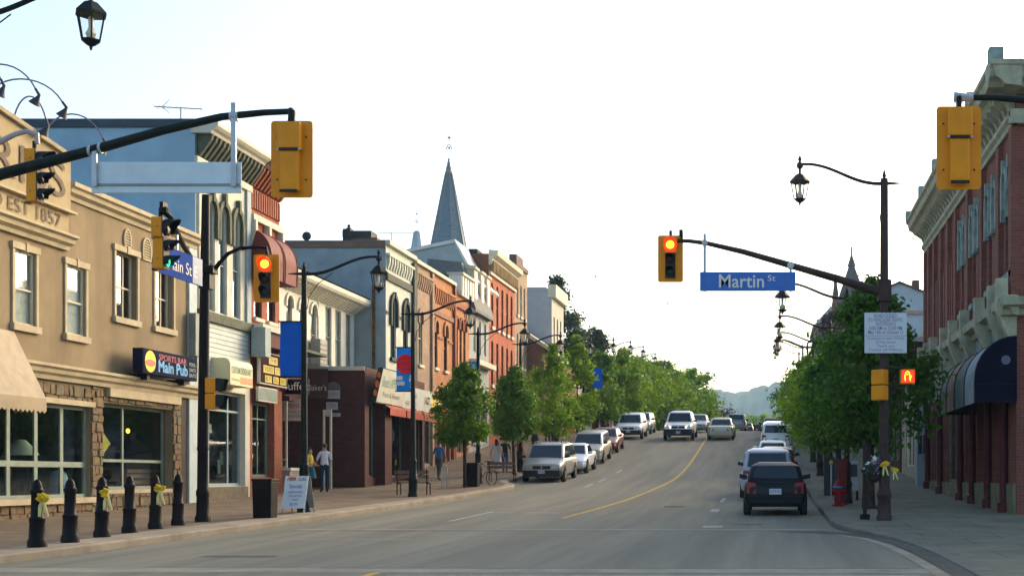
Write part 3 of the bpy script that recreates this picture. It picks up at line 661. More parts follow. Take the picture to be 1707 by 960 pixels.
cl = MB()
for i in range(12): cl.prism(F, [(0.0, 4.55 + i * .155), (0.035, 4.55 + i * .155), (0.012, 4.70 + i * .155), (0, 4.70 + i * .155)], 40.85, 45.05)
cl.build('clapboard', mat('white clapboard', (0.50, 0.54, 0.50), 0.7, var=0.08), b2)
S = FE(40.8)
MB().fbox(S, -23.3, -17.82, 12.30, 12.56, -0.2, 0.05).build('coping', mat('slate coping', (0.055, 0.075, 0.095), 0.7), b2)
window(b2, F, SH2, M_BGREY, rec=0.25, fw=0.1, bars_v=(0.28, 0.72), bars_h=(0.80,), glass=SHOPGLASS, name='shop_window', bw=0.07)
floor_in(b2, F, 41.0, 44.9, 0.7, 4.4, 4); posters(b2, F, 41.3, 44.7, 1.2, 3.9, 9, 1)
MB().fbox(F, 41.3, 44.7, 0.62, 1.19, -0.05, 0.10).build('stall_riser', M_STONE[2], b2)
bb = thing('shop_building', 'lower blue grey rear block behind the cream arched building', 'building', (-23.5, 41, sg(41)))
MB().box(-31, -23.35, 40.9, 52, -0.2, 12.32).build('wall', M_BLUEW, bb); MB().box(-31, -23.3, 40.84, 52, 12.32, 12.46).build('coping', MATS['slate coping'], bb)
# antenna
an = thing('roof_antenna', 'thin television antenna on the roof of the blue walled building', 'antenna', (-19.0, 42.5, 12.4))
t = MB(); t.tube([(-19.0, 42.5, 12.2), (-19.0, 42.5, 13.38)], 0.02, 6); t.build('mast', M_GOOSE, an)
t = MB(); t.tube([(-19.85, 42.5, 13.42), (-18.3, 42.5, 13.34)], 0.016, 6)
for i in range(9): x = -19.8 + i * .18; t.tube([(x, 42.25 + .02 * i, 13.41 - .08 * (x + 19.85) / 1.55), (x, 42.75 - .02 * i, 13.41 - .08 * (x + 19.85) / 1.55)], 0.01, 5)
t.tube([(-19.6, 42.5, 13.42), (-19.35, 42.45, 13.62)], .01, 5); t.tube([(-19.6, 42.5, 13.42), (-19.35, 42.45, 13.2)], .01, 5); t.build('boom', M_GOOSE, an)
# rounded cream box sign
s = thing('box_sign', 'cream rounded box sign with green lettering and orange patch', 'sign', F(42.8, 4.5, 0))
pr = [(0.0, 4.45)] + [(0.62, 4.45)] + [(0.62 - .22 + .22 * math.cos(a), 5.08 + .22 * math.sin(a)) for a in [i * math.pi / 12 for i in range(7)]] + [(0.0, 5.30)]
MB().prism(F, pr, 41.95, 43.75).build('case', mat('cream sign plastic', (0.66, 0.60, 0.36), 0.5, var=0.06), s)
G = lambda u, z, d=0.0: F(u, z, d)
sign_text(s, G, "CUSTOM DESIGN ART", 42.85, 4.92, .622, .30, mat('sign green', (0.12, 0.24, 0.15), 0.6), 1.62, bold=0.02)
MB().fbox(F, 42.75, 43.72, 4.52, 4.74, .60, .624).build('orange_patch', mat('sign orange', (0.80, 0.28, 0.10), 0.6), s)
sign_text(s, G, "GALLERY", 43.23, 4.63, .626, .13, M_CREAMW, 0.8); sign_text(s, G, "framing", 42.36, 4.63, .622, .13, MATS['sign green'], 0.6)
# ---------- 3 red brick with barrel awnings
M_BRICK_O = brick_mat('orange red brick', (0.42, 0.105, 0.045), (0.34, 0.080, 0.036), (0.28, 0.15, 0.10))
M_MAROON = mat('maroon canvas', (0.17, 0.030, 0.026), 0.7, var=0.15, scale=3)
b3 = thing('shop_building', 'narrow orange red brick building with maroon barrel awnings', 'building', (XL, 46.4, sg(46)))
A3 = [(45.45, 46.15, 7.0, 9.2), (46.65, 47.4, 7.0, 9.2)]; SH3 = (45.3, 47.0, 1.5, 4.1)
mass(b3, F, 45.1, 47.8, -0.2, 12.3, 12, M_BRICK_O, A3 + [SH3])
for o in A3: window(b3, F, o, mat('dark frame', (0.06, 0.045, 0.04), 0.6), rec=0.14, bars_h=(0.5,), sill=(.12, .06, .1, M_CREAMW))
cornice(b3, F, 45.1, 47.86, [(-.1, 12.08), (.52, 12.08), (.60, 12.2), (.72, 12.28), (.72, 12.42), (-.1, 12.42)], mat('dark red cornice', (0.16, 0.075, 0.05), 0.8))
t = MB()
for i in range(9): u = 45.2 + i * .31; t.prism(F, [(0, 11.42), (.1, 11.45), (.45, 11.95), (.5, 12.09), (0, 12.09)], u - .06, u + .06)
for i in range(13): u = 45.18 + i * .205; t.fbox(F, u - .055, u + .055, 10.72, 11.35, 0.0, 0.07)
t.build('corbel_course', M_BRICK_O, b3)
t = MB()
for u in (45.2, 46.45, 47.7): t.prism(F, [(0, 9.4), (.05, 9.4), (.20, 9.9), (.20, 10.3), (0, 10.3)], u - .09, u + .09)
t.fbox(F, 45.1, 47.79, 10.30, 10.52, 0, .14); t.build('stone_band', M_CREAMW, b3)
MB().fbox(F, 45.1, 47.79, 6.55, 6.75, 0, .45).build('ledge', M_CREAMW, b3)
t = MB(); t.prism(F, [(0, 6.55), (.35, 6.55), (.55, 5.98), (0, 5.98)], 45.1, 47.79)
t.build('shingled_skirt', mat('maroon shingles', (0.10, 0.035, 0.03), 0.9, var=0.3, scale=14, streak=(1, 1, 3)), b3)
MB().fbox(F, 47.05, 47.79, 0.6, 4.6, 0.0, 0.10).build('brick_pier', M_BRICK_O, b3)
window(b3, F, SH3, mat('green frame', (0.16, 0.24, 0.18), 0.6), rec=0.2, fw=.1, bars_v=(0.5,), bars_h=(0.78,), glass=SHOPGLASS, name='shop_window'); floor_in(b3, F, 45.2, 47.7, .8, 4.2, 4); posters(b3, F, 45.3, 47.0, 1.5, 3.6, 6, 2)
def barrel(u0, u1, lab):
    t = thing('barrel_awning', lab, 'awning', F((u0 + u1) / 2, 8.3, 0), group=None)
    pr = [(0, 8.32)] + [(0.72, 8.32), (0.74, 9.0)] + [(0.74 * math.cos(a), 9.0 + .98 * math.sin(a)) for a in [i * math.pi / 20 for i in range(1, 11)]]
    A = MB(); A.prism(F, pr, u0, u1); A.build('canvas', M_MAROON, t)
    for u in (u1,): MB().tube([F(u, z, d + .01) for d, z in pr[1:]], 0.03, 6).build('piping', mat('salmon piping', (0.42, 0.16, 0.12), .7), t)
barrel(45.12, 46.25, 'maroon barrel awning next to the cream arched building'); barrel(46.45, 47.55, 'maroon barrel awning next to the white building')
s, G = sign_board('panel_sign', 'dark sign panel with yellow lettered boxes in a pale frame', F, 45.3, 47.85, 4.72, 5.84, 0.16, 0.26, M_CREAMW, mat('dark maroon sign', (0.035, 0.012, 0.014), 0.8, var=0.3, scale=2, spec=.03))
M_SY = mat('mustard lettering', (0.58, 0.42, 0.03), 0.5, var=0.15)
for (u0, u1, z0, z1, tx) in ((46.1, 46.9, 5.45, 5.72, 'THE'), (45.6, 46.55, 5.12, 5.38, 'VIDEO'), (46.65, 47.6, 5.12, 5.38, 'STORE'), (45.75, 46.35, 4.80, 5.04, 'BUY'), (46.5, 47.0, 4.80, 5.04, 'SELL'), (47.15, 47.7, 4.80, 5.04, 'RENT')):
    MB().fbox(F, u0, u1, z0, z1, .258, .272).build('yellow_box', M_SY, s); sign_text(s, F, tx, (u0 + u1) / 2, (z0 + z1) / 2, .272, .22, M_BLACK, (u1 - u0) * .8)
s, G = sign_board('transom_sign', 'small grey green transom board under the dark sign panel', F, 45.3, 47.0, 4.12, 4.62, 0.12, 0.22, M_CREAMW, mat('grey green board', (0.14, 0.20, 0.16), 0.5))

# ---------- 4 white building set back
XB = -19.24; FB = FL(XB)
M_WHITEW = mat('white painted front', (0.72, 0.68, 0.56), 0.85, var=0.10, scale=1.0)
b4 = thing('shop_building', 'white set-back building with narrow arched windows and bracketed eaves', 'building', (XB, 54, sg(54)))
A4 = [(52.35, 53.05, 6.2, 8.75, .35), (53.75, 54.45, 6.2, 8.75, .35), (55.15, 55.85, 6.2, 8.75, .35)] + [(57.0, 57.8, 6.3, 8.9), (58.3, 59.1, 6.3, 8.9), (59.75, 60.5, 6.3, 8.9)]
mass(b4, FB, 47.85, 60.95, 0, 9.6, 9, M_WHITEW, A4 + [(48.8, 50.3, 1.75, 4.4)], roofz=9.55)
for i, o in enumerate(A4): window(b4, FB, o, mat('grey sash', (0.30, 0.28, 0.24), 0.7), rec=0.12, bars_h=(0.5,), sill=(.1, .05, .08, M_WHITEW), hood=(M_WHITEW, .13, .08, 0.1) if i < 3 else None, blind=(1.0, M_CURT))
cornice(b4, FB, 47.9, 60.9, [(0, 9.15), (.2, 9.2), (.70, 9.35), (.78, 9.45), (.80, 9.62), (0, 9.66)], M_WHITEW)
t = MB()
for i in range(40):
    u = 48 + i * .325; t.prism(FB, [(0, 8.95), (.08, 8.95), (.5, 9.25), (.5, 9.35), (0, 9.35)], u - .06, u + .06)
t.build('bracket_course', M_WHITEW, b4)
t = MB(); t.quad(FB(47.9, 9.68, .82), FB(60.9, 9.68, .82), FB(60.9, 10.9, -4), FB(47.9, 10.9, -4)); t.poly([FB(47.9, 9.68, .82), FB(47.9, 10.9, -4), FB(47.9, 9.68, -4)]); t.poly([FB(60.9, 9.68, .82), FB(60.9, 10.9, -4), FB(60.9, 9.68, -4)]); t.build('pitched_roof', mat('dark shingles', (0.045, 0.045, 0.045), 0.9, var=0.25, scale=8), b4)
MB().fbox(FB, 55.98, 56.06, 5.0, 9.2, 0, .06).build('downpipe', M_WHITEW, b4)
window(b4, FB, (48.8, 50.3, 1.75, 4.4), mat('cream wood', (0.55, 0.50, 0.36), .7), rec=.15, bars_v=(.6,), bars_h=(), glass=SHOPGLASS, name='shop_window'); floor_in(b4, FB, 48, 52, .8, 4.6, 4)
ac = thing('air_conditioner', 'grey window air conditioner on the white building', 'air conditioner', FB(55.2, 6.25, .1)); MB().fbox(FB, 54.9, 55.75, 6.1, 7.25, 0.09, .5).build('case', mat('grey enamel', (0.22, 0.22, 0.21), .5), ac)
for i in range(5): MB().fbox(FB, 54.95, 55.7, 6.2 + i * .2, 6.26 + i * .2, .49, .52).build('louvre', mat('grey enamel dark', (0.12, 0.12, 0.12), .5), ac)
MB().fbox(FB, 55.1, 55.5, 5.85, 6.11, .0, .3).build('bracket', M_WHITEW, ac)
# ---------- 4b brown brick one-storey shop standing forward
XF = -16.0; FF = FL(XF)
M_BRICK_D = brick_mat('dark brown brick', (0.115, 0.032, 0.024), (0.085, 0.026, 0.020), (0.05, 0.025, 0.02))
b4b = thing('shop_building', 'one-storey dark brown brick shop standing forward of the white building', 'building', (XF, 56, sg(56)))
O4 = [(52.55, 53.5, 1.5, 4.5), (54.55, 57.6, 1.5, 4.3), (58.3, 60.6, 1.6, 4.2)]
t = MB(); facade(t, FF, 52, 60.98, 0.3, 5.85, O4, .3); E = FE(52.0)
facade(t, E, XB - 0.0, XF, 0.3, 5.85, [], .2); t.quad(FF(60.98, .3, 0), FF(60.98, 5.85, 0), FF(60.98, 5.85, -3.2), FF(60.98, .3, -3.2)); t.build('wall', M_BRICK_D, b4b)
t = MB(); n = 16
for i in range(n):
    a, c = XB + (XF - XB) * i / n, XB + (XF - XB) * (i + 1) / n
    za = 5.86 + .22 * max(0, math.cos((a - XB) / 3.24 * math.pi)); zc = 5.86 + .22 * max(0, math.cos((c - XB) / 3.24 * math.pi))
    t.hexa([(a, 51.95, 5.7), (c, 51.95, 5.7), (c, 52.15, 5.7), (a, 52.15, 5.7), (a, 51.95, za), (c, 51.95, zc), (c, 52.15, zc), (a, 52.15, za)])
t.build('wavy_coping', M_CREAMW, b4b); MB().box(XB + .01, XF - .02, 52.05, 60.97, 5.70, 5.80).build('roof', M_ROOF, b4b)
for o in O4: window(b4b, FF, o, mat('grey green frame 2', (0.14, 0.18, 0.15), .6), rec=.2, fw=.08, bars_v=(.5,) if o[1] - o[0] > 1.5 else (), bars_h=(), glass=SHOPGLASS, name='shop_window')
floor_in(b4b, FF, 52.1, 60.9, 1.0, 4.6, 3); posters(b4b, FF, 52.55, 53.5, 1.5, 4.4, 5, 3); posters(b4b, FF, 54.55, 57.6, 1.5, 4.0, 9, 4); posters(b4b, FF, 58.3, 60.6, 1.6, 4.0, 5, 5)
for (u0, u1) in ((53.55, 54.5), (57.65, 58.25)): MB().fbox(FF, u0, u1, 0.8, 4.5, 0.0, 0.35).build('brick_pier', M_BRICK_D, b4b)
M_ORED = mat('orange red canvas', (0.42, 0.085, 0.05), .8, var=.15)
for (u0, u1) in ((53.6, 55.9), (56.1, 58.7), (58.9, 60.8)):
    A = thing('valance_awning', 'orange red valance awning under the ' + {53.6: 'tilted sign board', 56.1: 'white banner sign', 58.9: 'sign beside the orange shop'}[u0], 'awning', FF(u0, 4.2, 0))
    MB().prism(FF, [(0, 4.62), (.55, 4.32), (.55, 4.02), (.53, 4.02), (.53, 4.30), (0, 4.58)], u0, u1).build('canvas', M_ORED, A)
s, G = sign_board('tilted_sign', 'large tilted white sign board with faded green lettering on brown shop', FF, 52.35, 56.1, 4.45, 5.85, 0.12, 0.32, mat('dark sign edge', (0.035, 0.035, 0.03), .6), mat('off white sign', (0.60, 0.58, 0.46), .6, var=.08), tilt=0.22)
M_FGRN = mat('faded green lettering', (0.20, 0.38, 0.30), .7, var=.3, scale=4)
sign_text(s, G, "Bruce's APPLIANCES", 54.25, 5.30, .33, .62, M_FGRN, 3.2); sign_text(s, G, "Parts & Repair", 54.2, 4.82, .33, .3, mat('grey lettering', (0.22, 0.2, 0.18), .7), 2.4)
for k, (z, r) in enumerate(((5.55, .12), (5.2, .15), (4.85, .13))):
    t = MB(); t.poly([(XF + .12 + .22 * (z - 4.45) + .1 + r * .55 * math.cos(a), 52.33, z + r * math.sin(a)) for a in [i * math.pi / 6 for i in range(12)]]); t.build('orange_mark', mat('flame orange', (0.85, 0.16, 0.02), .6), s)
s, G = sign_board('banner_sign', 'white banner sign with grey print under the lamp banner', FF, 56.2, 61.0, 4.42, 5.42, 0.14, 0.24, M_CREAMW, mat('pale green white sign', (0.56, 0.58, 0.48), .6, var=.08), tilt=.12)
sign_text(s, G, "SPA", 58.0, 5.05, .25, .42, MATS['grey lettering'], .9); sign_text(s, G, "HAIR  NAILS", 57.6, 4.7, .25, .3, MATS['grey lettering'], 1.8); sign_text(s, G, "SALE", 60.2, 4.95, .25, .5, M_SRED, .9)
# small signs round the dark doorway
EB = FE(51.9)
s, G = sign_board('hanging_sign', 'black hanging sign with white cursive word on the doorway', FE(48.6), -18.1, -17.0, 4.55, 5.1, 0, .08, M_BLACK); sign_text(s, G, "Buffet", -17.5, 4.83, .09, .42, M_TRIMW, .95)
s, G = sign_board('wall_sign', 'brown wall sign with cream lettering beside the doorway', EB, -18.2, -17.4, 4.6, 5.75, 0, .08, mat('brown sign', (0.10, 0.04, 0.03), .6)); sign_text(s, G, "Baker's", -17.8, 5.0, .09, .32, M_CREAMW, .7)
for k, (x, z, w_, h_, tx) in enumerate(((-17.2, 4.75, .52, .34, 'OPEN'), (-17.25, 4.3, .45, .3, 'TEA'), (-17.2, 3.95, .55, .14, 'WRAPS'))):
    s, G = sign_board('plaque', ['square grey plaque', 'smaller pale plaque', 'narrow flat plaque'][k] + ' on the dark brown brick end wall', EB, x - w_ / 2, x + w_ / 2, z - h_ / 2, z + h_ / 2, 0, .05, mat('grey plaque', (0.42, 0.40, 0.37), .6, var=.1)); sign_text(s, G, tx, x, z, .055, h_ * .6, MATS['grey lettering'], w_ * .7)
t = MB(); t.poly([(-17.2 + .3 * math.cos(a), 51.86, 4.95 + .3 * math.sin(a)) for a in [i * math.pi / 10 for i in range(11)]]); t.build('arched_top', mat('olive plaque', (0.16, 0.13, 0.09), .7), bpy.data.objects['plaque'])
s, G = sign_board('menu_board', 'cream and pink menu board hanging beside the brick pier', FE(49.3), -18.2, -17.4, 3.6, 4.4, 0, .06, mat('cream board', (0.62, 0.48, 0.36), .6, var=.12)); sign_text(s, G, "MENU", -17.8, 4.15, .065, .22, M_SRED, .6); sign_text(s, G, "LUNCH\nDINNER", -17.8, 3.85, .065, .16, MATS['grey lettering'], .6)
t = thing('door_post', 'slim cream post beside the dark doorway', 'post', (-17.0, 51.0, sg(51))); MB().box(-17.28, -17.22, 50.9, 51.0, sg(51) - .1, 4.1).box(-17.02, -16.95, 50.9, 51.0, sg(51) - .1, 4.1).build('stile', MATS['cream wood'], t); MB().box(-17.22, -17.02, 50.93, 50.97, 3.9, 4.1).build('rail', MATS['cream wood'], t)
t = thing('brick_counter', 'low white brick window base beside the trash bin', 'wall', (-18.3, 48.9, sg(49))); MB().box(-19.2, -17.75, 48.7, 50.2, sg(49) - .2, 1.75).build('base', brick_mat('white brick', (0.48, 0.42, 0.33), (0.42, 0.37, 0.29), (0.3, 0.27, .22)), t); MB().box(-19.22, -17.7, 48.65, 50.25, 1.75, 1.85).build('cap', M_TRIMW, t)
t = thing('shopfront', 'narrow green glazed bay above the low white brick base', 'window', (-18.3, 48.9, 1.85)); window(t, FE(48.75), (-19.1, -17.85, 1.86, 4.3), MATS['cream wood'], rec=0, bars_v=(.65,), bars_h=(.12,), glass=SHOPGLASS, name='frame')
MB().box(-19.2, -17.8, 48.8, 50.2, 4.32, 4.5).build('head', M_BRICK_D, t)
wl = thing('shop_building', 'dark recessed doorway wall between red brick and white buildings', 'building', (-19.2, 50, sg(50))); MB().box(-19.22, -17.85, 48.0, 50.6, 4.5, 6.2).build('wall', M_BRICK_D, wl); MB().box(-19.2, -17.4, 47.95, 51.9, 6.2, 6.3).build('canopy', M_OLIVE, wl)
# ---------- 5 row of four narrow fronts with a common parapet
M_SILV = mat('silver green paint', (0.52, 0.53, 0.44), 0.8, var=0.10, scale=1.2)
M_DGRN = mat('dark grey green', (0.055, 0.062, 0.052), 0.8, var=0.2)
M_TEAL = mat('grey teal render', (0.27, 0.33, 0.34), 0.9, var=0.14, scale=1.0, bump=.15, bscale=40)
b5 = thing('shop_building', 'silver green front with dark arched windows and tall grey side wall', 'building', (XL, 63, sg(63)))
A5 = [(61.75, 62.65, 7.1, 9.95, .45), (63.85, 64.75, 7.1, 9.95, .45)]
mass(b5, F, 61.0, 65.75, 0.5, 12.35, 9, M_SILV, A5 + [(61.6, 65.2, 1.9, 4.6)], sidem=M_TEAL)
for o in A5: window(b5, F, o, M_DGRN, rec=.14, hood=(M_DGRN, .2, .12, .9, .05), sill=(.16, .1, .12, M_DGRN), bars_h=(.55,))
window(b5, F, (61.6, 65.2, 1.9, 4.6), M_DGRN, rec=.2, bars_v=(.33, .66), bars_h=(), glass=SHOPGLASS, name='shop_window'); floor_in(b5, F, 61.2, 65.6, 1.4, 4.7, 4); posters(b5, F, 61.6, 65.2, 1.9, 4.4, 5, 7)
def corbel(b, u0, u1, z0, z1, m, step=.42, w_=.16):
    t = MB(); n = int((u1 - u0) / step)
    for i in range(n): u = u0 + step * (i + .5); t.prism(F, [(0, z0), (.05, z0), (.14, z0 + (z1 - z0) * .55), (.14, z1), (0, z1)], u - w_ / 2, u + w_ / 2)
    t.fbox(F, u0, u1, z1, z1 + .12, 0, .17)
    return t.build('corbel_course', m, b)
corbel(b5, 61.05, 65.4, 11.15, 11.75, M_SILV); MB().fbox(F, 61.02, 65.4, 10.62, 10.95, 0, .10).build('dark_band', M_DGRN, b5)
MB().fbox(F, 65.35, 65.9, .8, 12.1, 0, .16).build('pilaster', M_DGRN, b5); MB().fbox(F, 60.99, 65.7, 12.25, 12.46, -.2, .2).build('coping', M_SILV, b5)
for ua, ub in ((61.03, 61.5), (62.9, 63.6), (65.0, 65.34)): MB().fbox(F, ua, ub, 9.05, 9.2, 0, .03).build('impost_band', M_DGRN, b5)
SE = FE(60.98)
MB().fbox(SE, -18.42, -18.28, 4.6, 10.4, 0, .025).build('rust_stain', mat('rust run', (0.16, 0.085, 0.03), .95, var=.5, scale=5), b5)
MB().fbox(SE, -22.6, -17.82, 12.1, 12.42, -.3, .04).build('brick_parapet', brick_mat('weathered parapet brick', (0.22, 0.12, 0.08), (0.17, 0.10, 0.075), (0.2, .17, .14)), b5)
MB().box(-26.8, -22.62, 61.02, 69, 0.5, 12.0).build('rear_wing', M_TEAL, b5)
ch = thing('roof_chimney', 'brick chimney with dark metal cowl on the grey walled roof', 'chimney', (-19.4, 62.5, 12.2))
MB().box(-19.95, -18.5, 62, 63, 12.0, 12.75).build('stack', MATS['weathered parapet brick'], ch); t = MB(); t.box(-20.1, -18.75, 61.9, 62.9, 12.75, 13.05); t.box(-20.1, -19.75, 61.95, 62.6, 12.3, 13.15); t.lathe([(.2, 13.15), (.1, 13.25), (.05, 13.3), (.09, 13.36), (.02, 13.42)], (-19.92, 62.3, 0), 8); t.build('cowl', mat('dark cowl', (0.035, 0.038, .04), .7), ch)
sd_ = thing('satellite_dish', 'small dark satellite dish on the brick parapet', 'dish', (-21.6, 61.4, 12.42)); MB().lathe([(.03, 0), (.14, .04), (.21, .09), (.215, .1)], (-21.6, 61.3, 12.7), 12, axis='y').build('reflector', MATS['dark cowl'], sd_); MB().tube([(-21.6, 61.45, 12.3), (-21.6, 61.4, 12.85)], .04, 6).build('mast', MATS['dark cowl'], sd_)
an2 = thing('roof_antenna', 'long low television antenna on the silver green building', 'antenna', (-18.4, 64, 12.2)); MB().tube([(-18.4, 64, 12.1), (-18.4, 64, 13.35)], .02, 6).build('mast', M_GOOSE, an2)
t = MB(); t.tube([(-19.1, 64, 13.32), (-17.3, 64, 13.32)], .015, 5)
for i in range(9): t.tube([(-19.05 + i * .2, 63.7, 13.32), (-19.05 + i * .2, 64.3, 13.32)], .01, 5)
t.build('boom', M_GOOSE, an2)
M_BRICK_B = brick_mat('mottled beige brick', (0.42, 0.27, 0.17), (0.34, 0.20, 0.125), (0.36, 0.28, 0.2))
M_BRICK_OR = brick_mat('orange brick', (0.52, 0.20, 0.065), (0.46, 0.165, 0.055), (0.4, 0.22, .11))
b5b = thing('shop_building', 'mottled beige brick front between silver green and orange ones', 'building', (XL, 67.5, sg(67)))
mass(b5b, F, 65.75, 69.25, .8, 12.3, 9, M_BRICK_B, [(66.7, 67.4, 7.2, 9.9, .3), (66.2, 68.8, 2.2, 4.7)])
window(b5b, F, (66.7, 67.4, 7.2, 9.9, .3), M_TRIMC, hood=(M_BRICK_B, .18, .08, .3), sill=(.14, .08, .1, M_TRIMC)); window(b5b, F, (66.2, 68.8, 2.2, 4.7), M_DGRN, bars_v=(.5,), bars_h=(), glass=SHOPGLASS, name='shop_window')
corbel(b5b, 65.9, 69.2, 11.0, 11.7, M_BRICK_B, .38); MB().fbox(F, 69.0, 69.4, 1, 12.2, 0, .12).build('pilaster', M_BRICK_B, b5b); MB().fbox(F, 65.8, 69.3, 12.2, 12.38, -.2, .18).build('coping', M_TRIMC, b5b)
b5c = thing('shop_building', 'orange brick front with two tall arched windows', 'building', (XL, 71.5, sg(71)))
A5c = [(69.75, 70.45, 7.3, 9.8, .35), (71.85, 72.55, 7.3, 9.8, .35)]
mass(b5c, F, 69.25, 74.1, 1, 12.3, 9, M_BRICK_OR, A5c + [(69.7, 73.6, 2.5, 4.8)])
for o in A5c: window(b5c, F, o, MATS['dark frame'], hood=(M_BRICK_OR, .2, .1, .3), sill=(.14, .1, .12, M_TRIMC))
window(b5c, F, (69.7, 73.6, 2.5, 4.8), MATS['dark frame'], bars_v=(.25, .5, .75), bars_h=(), glass=SHOPGLASS, name='shop_window')
for i in range(5): MB().fbox(F, 69.5 + i * 1.0, 69.72 + i * 1.0, 1.4, 4.9, 0, .15).build('pilaster', M_BRICK_O, b5c)
corbel(b5c, 69.5, 73.9, 10.75, 11.5, M_BRICK_OR, .4, .14); MB().fbox(F, 69.4, 73.9, 10.1, 10.35, 0, .09).build('band', mat('brown band', (0.24, .11, .06), .8), b5c); MB().fbox(F, 69.27, 74.1, 12.2, 12.38, -.2, .18).build('coping', M_TRIMC, b5c)
MB().fbox(F, 73.85, 74.15, 1, 12.2, 0, .15).build('pilaster', M_BRICK_O, b5c)
for ua, ub in ((69.42, 69.54), (70.66, 71.64), (72.76, 73.84)): MB().fbox(F, ua, ub, 8.9, 9.02, 0, .05).build('impost_band', MATS['brown band'], b5c)
b5d = thing('shop_building', 'narrow orange brick front with three slim windows and white parapet box', 'building', (XL, 76, sg(76)))
A5d = [(74.5, 75.05, 7.8, 10.5, .27), (75.45, 76.0, 7.8, 10.5, .27), (76.4, 76.95, 7.8, 10.5, .27)]
mass(b5d, F, 74.1, 77.9, 1.5, 12.1, 9, M_BRICK_OR, A5d + [(74.5, 77.4, 2.9, 5)])
for o in A5d: window(b5d, F, o, MATS['dark frame'], hood=(M_BRICK_O, .14, .1, .3))
window(b5d, F, (74.5, 77.4, 2.9, 5), MATS['dark frame'], bars_v=(.5,), bars_h=(), glass=SHOPGLASS, name='shop_window')
MB().fbox(F, 74.1, 77.9, 11.1, 11.4, 0, .14).build('band', M_BRICK_O, b5d)
t = MB(); t.fbox(F, 75.0, 78.1, 11.85, 13.0, -.5, .22); t.build('parapet_box', M_TRIMW, b5d); t = MB(); t.fbox(F, 74.95, 78.15, 13.0, 13.14, -.6, .34)
for i in range(5): t.fbox(F, 75.1 + i * .62, 75.2 + i * .62, 11.9, 12.98, .2, .26)
t.build('parapet_cap', M_TRIMC, b5d)
MB().box(-19.6, XL - .5, 74.96, 78.0, 12.0, 13.05).build('parapet_return', mat('teal sheet', (0.035, .08, .075), .7), b5d)
yf = thing('sign_letters', 'bright yellow sign with raised letters over the orange shop', 'sign', F(68, 5.2, .2)); MB().fbox(F, 66.0, 70.5, 5.1, 5.7, .12, .24).build('board', mat('bright yellow board', (0.80, 0.50, 0.03), .5, var=.12, scale=4), yf); sign_text(yf, F, "CAMERA SHOP", 68.2, 5.42, .25, .4, mat('yellow white lettering', (.85, .75, .45), .6), 3.9)
# gray gable house behind the row
gb = thing('gable_house', 'pale grey gable wall with white verge rising behind the orange fronts', 'house', (-20, 82, sg(82)))
yq = 80.0; X0, XP, X1 = -22.5, -19.15, -17.9
t = MB(); P = [(-24.5, yq, 9), (-24.5, yq, 14.6), (XP, yq, 15.68), (X1, yq, 13.2), (X1, yq, 9)]; t.poly(P); t.poly([(p[0], 86, p[2]) for p in P])
t.quad(P[4], P[3], (X1, 86, 13.2), (X1, 86, 9)); t.quad(P[0], P[1], (-24.5, 86, 14.6), (-24.5, 86, 9)); t.build('wall', mat('pale grey render', (0.40, 0.44, 0.42), .9, var=.08), gb)
t = MB(); t.hexa([(XP, yq - .1, 15.68), (X1 + .05, yq - .1, 13.15), (X1 + .05, 86, 13.15), (XP, 86, 15.68), (XP, yq - .1, 15.9), (X1 + .2, yq - .1, 13.3), (X1 + .2, 86, 13.3), (XP, 86, 15.9)]); t.hexa([(-24.6, yq - .1, 14.58), (XP, yq - .1, 15.68), (XP, 86, 15.68), (-24.6, 86, 14.58), (-24.6, yq - .1, 14.75), (XP, yq - .1, 15.9), (XP, 86, 15.9), (-24.6, 86, 14.75)]); t.build('verge', M_TRIMW, gb)
# ---------- 6 grey mansard with dormers
b6 = thing('shop_building', 'grey mansard building with white dormers beside tall orange brick', 'building', (XL, 80.5, sg(80)))
A6 = [(79.0, 79.6, 9.0, 11.0), (80.4, 81.0, 9.0, 11.0), (81.9, 82.5, 9.0, 11.0)]
mass(b6, F, 77.9, 83.3, 2, 11.4, 9, mat('grey board front', (0.30, 0.31, 0.29), .8, var=.1), A6 + [(78.4, 82.8, 3.6, 5.6)], roofz=11.35)
for o in A6: window(b6, F, o, M_TRIMC)
window(b6, F, (78.4, 82.8, 3.6, 5.6), M_TRIMC, bars_v=(.33, .66), bars_h=(), glass=SHOPGLASS, name='shop_window')
MB().prism(F, [(.15, 11.3), (.35, 11.3), (.35, 11.5), (-.5, 14.2), (-2.5, 14.4), (-2.5, 11.3)], 78.0, 83.2).build('mansard_roof', mat('grey slate', (0.15, 0.155, 0.15), .8, var=.2, scale=6), b6)
for u in (78.7, 80.5, 82.2):
    d = MB(); d.fbox(F, u, u + .9, 11.5, 13.9, -.6, .12); d.prism(F, [(-.6, 13.9), (.22, 13.9), (.22, 14.05), (-.6, 14.25)], u - .1, u + 1.0); do = d.build('dormer', M_TRIMC, b6); MB().fbox(F, u + .18, u + .72, 11.75, 13.6, .11, .14).build('pane', GLASS if False else mat('dark pane', (0.05, .055, .05), .1, var=.1), do)
MB().fbox(F, 78.0, 83.2, 8.2, 8.5, 0, .5).build('pent_cornice', M_TRIMC, b6)
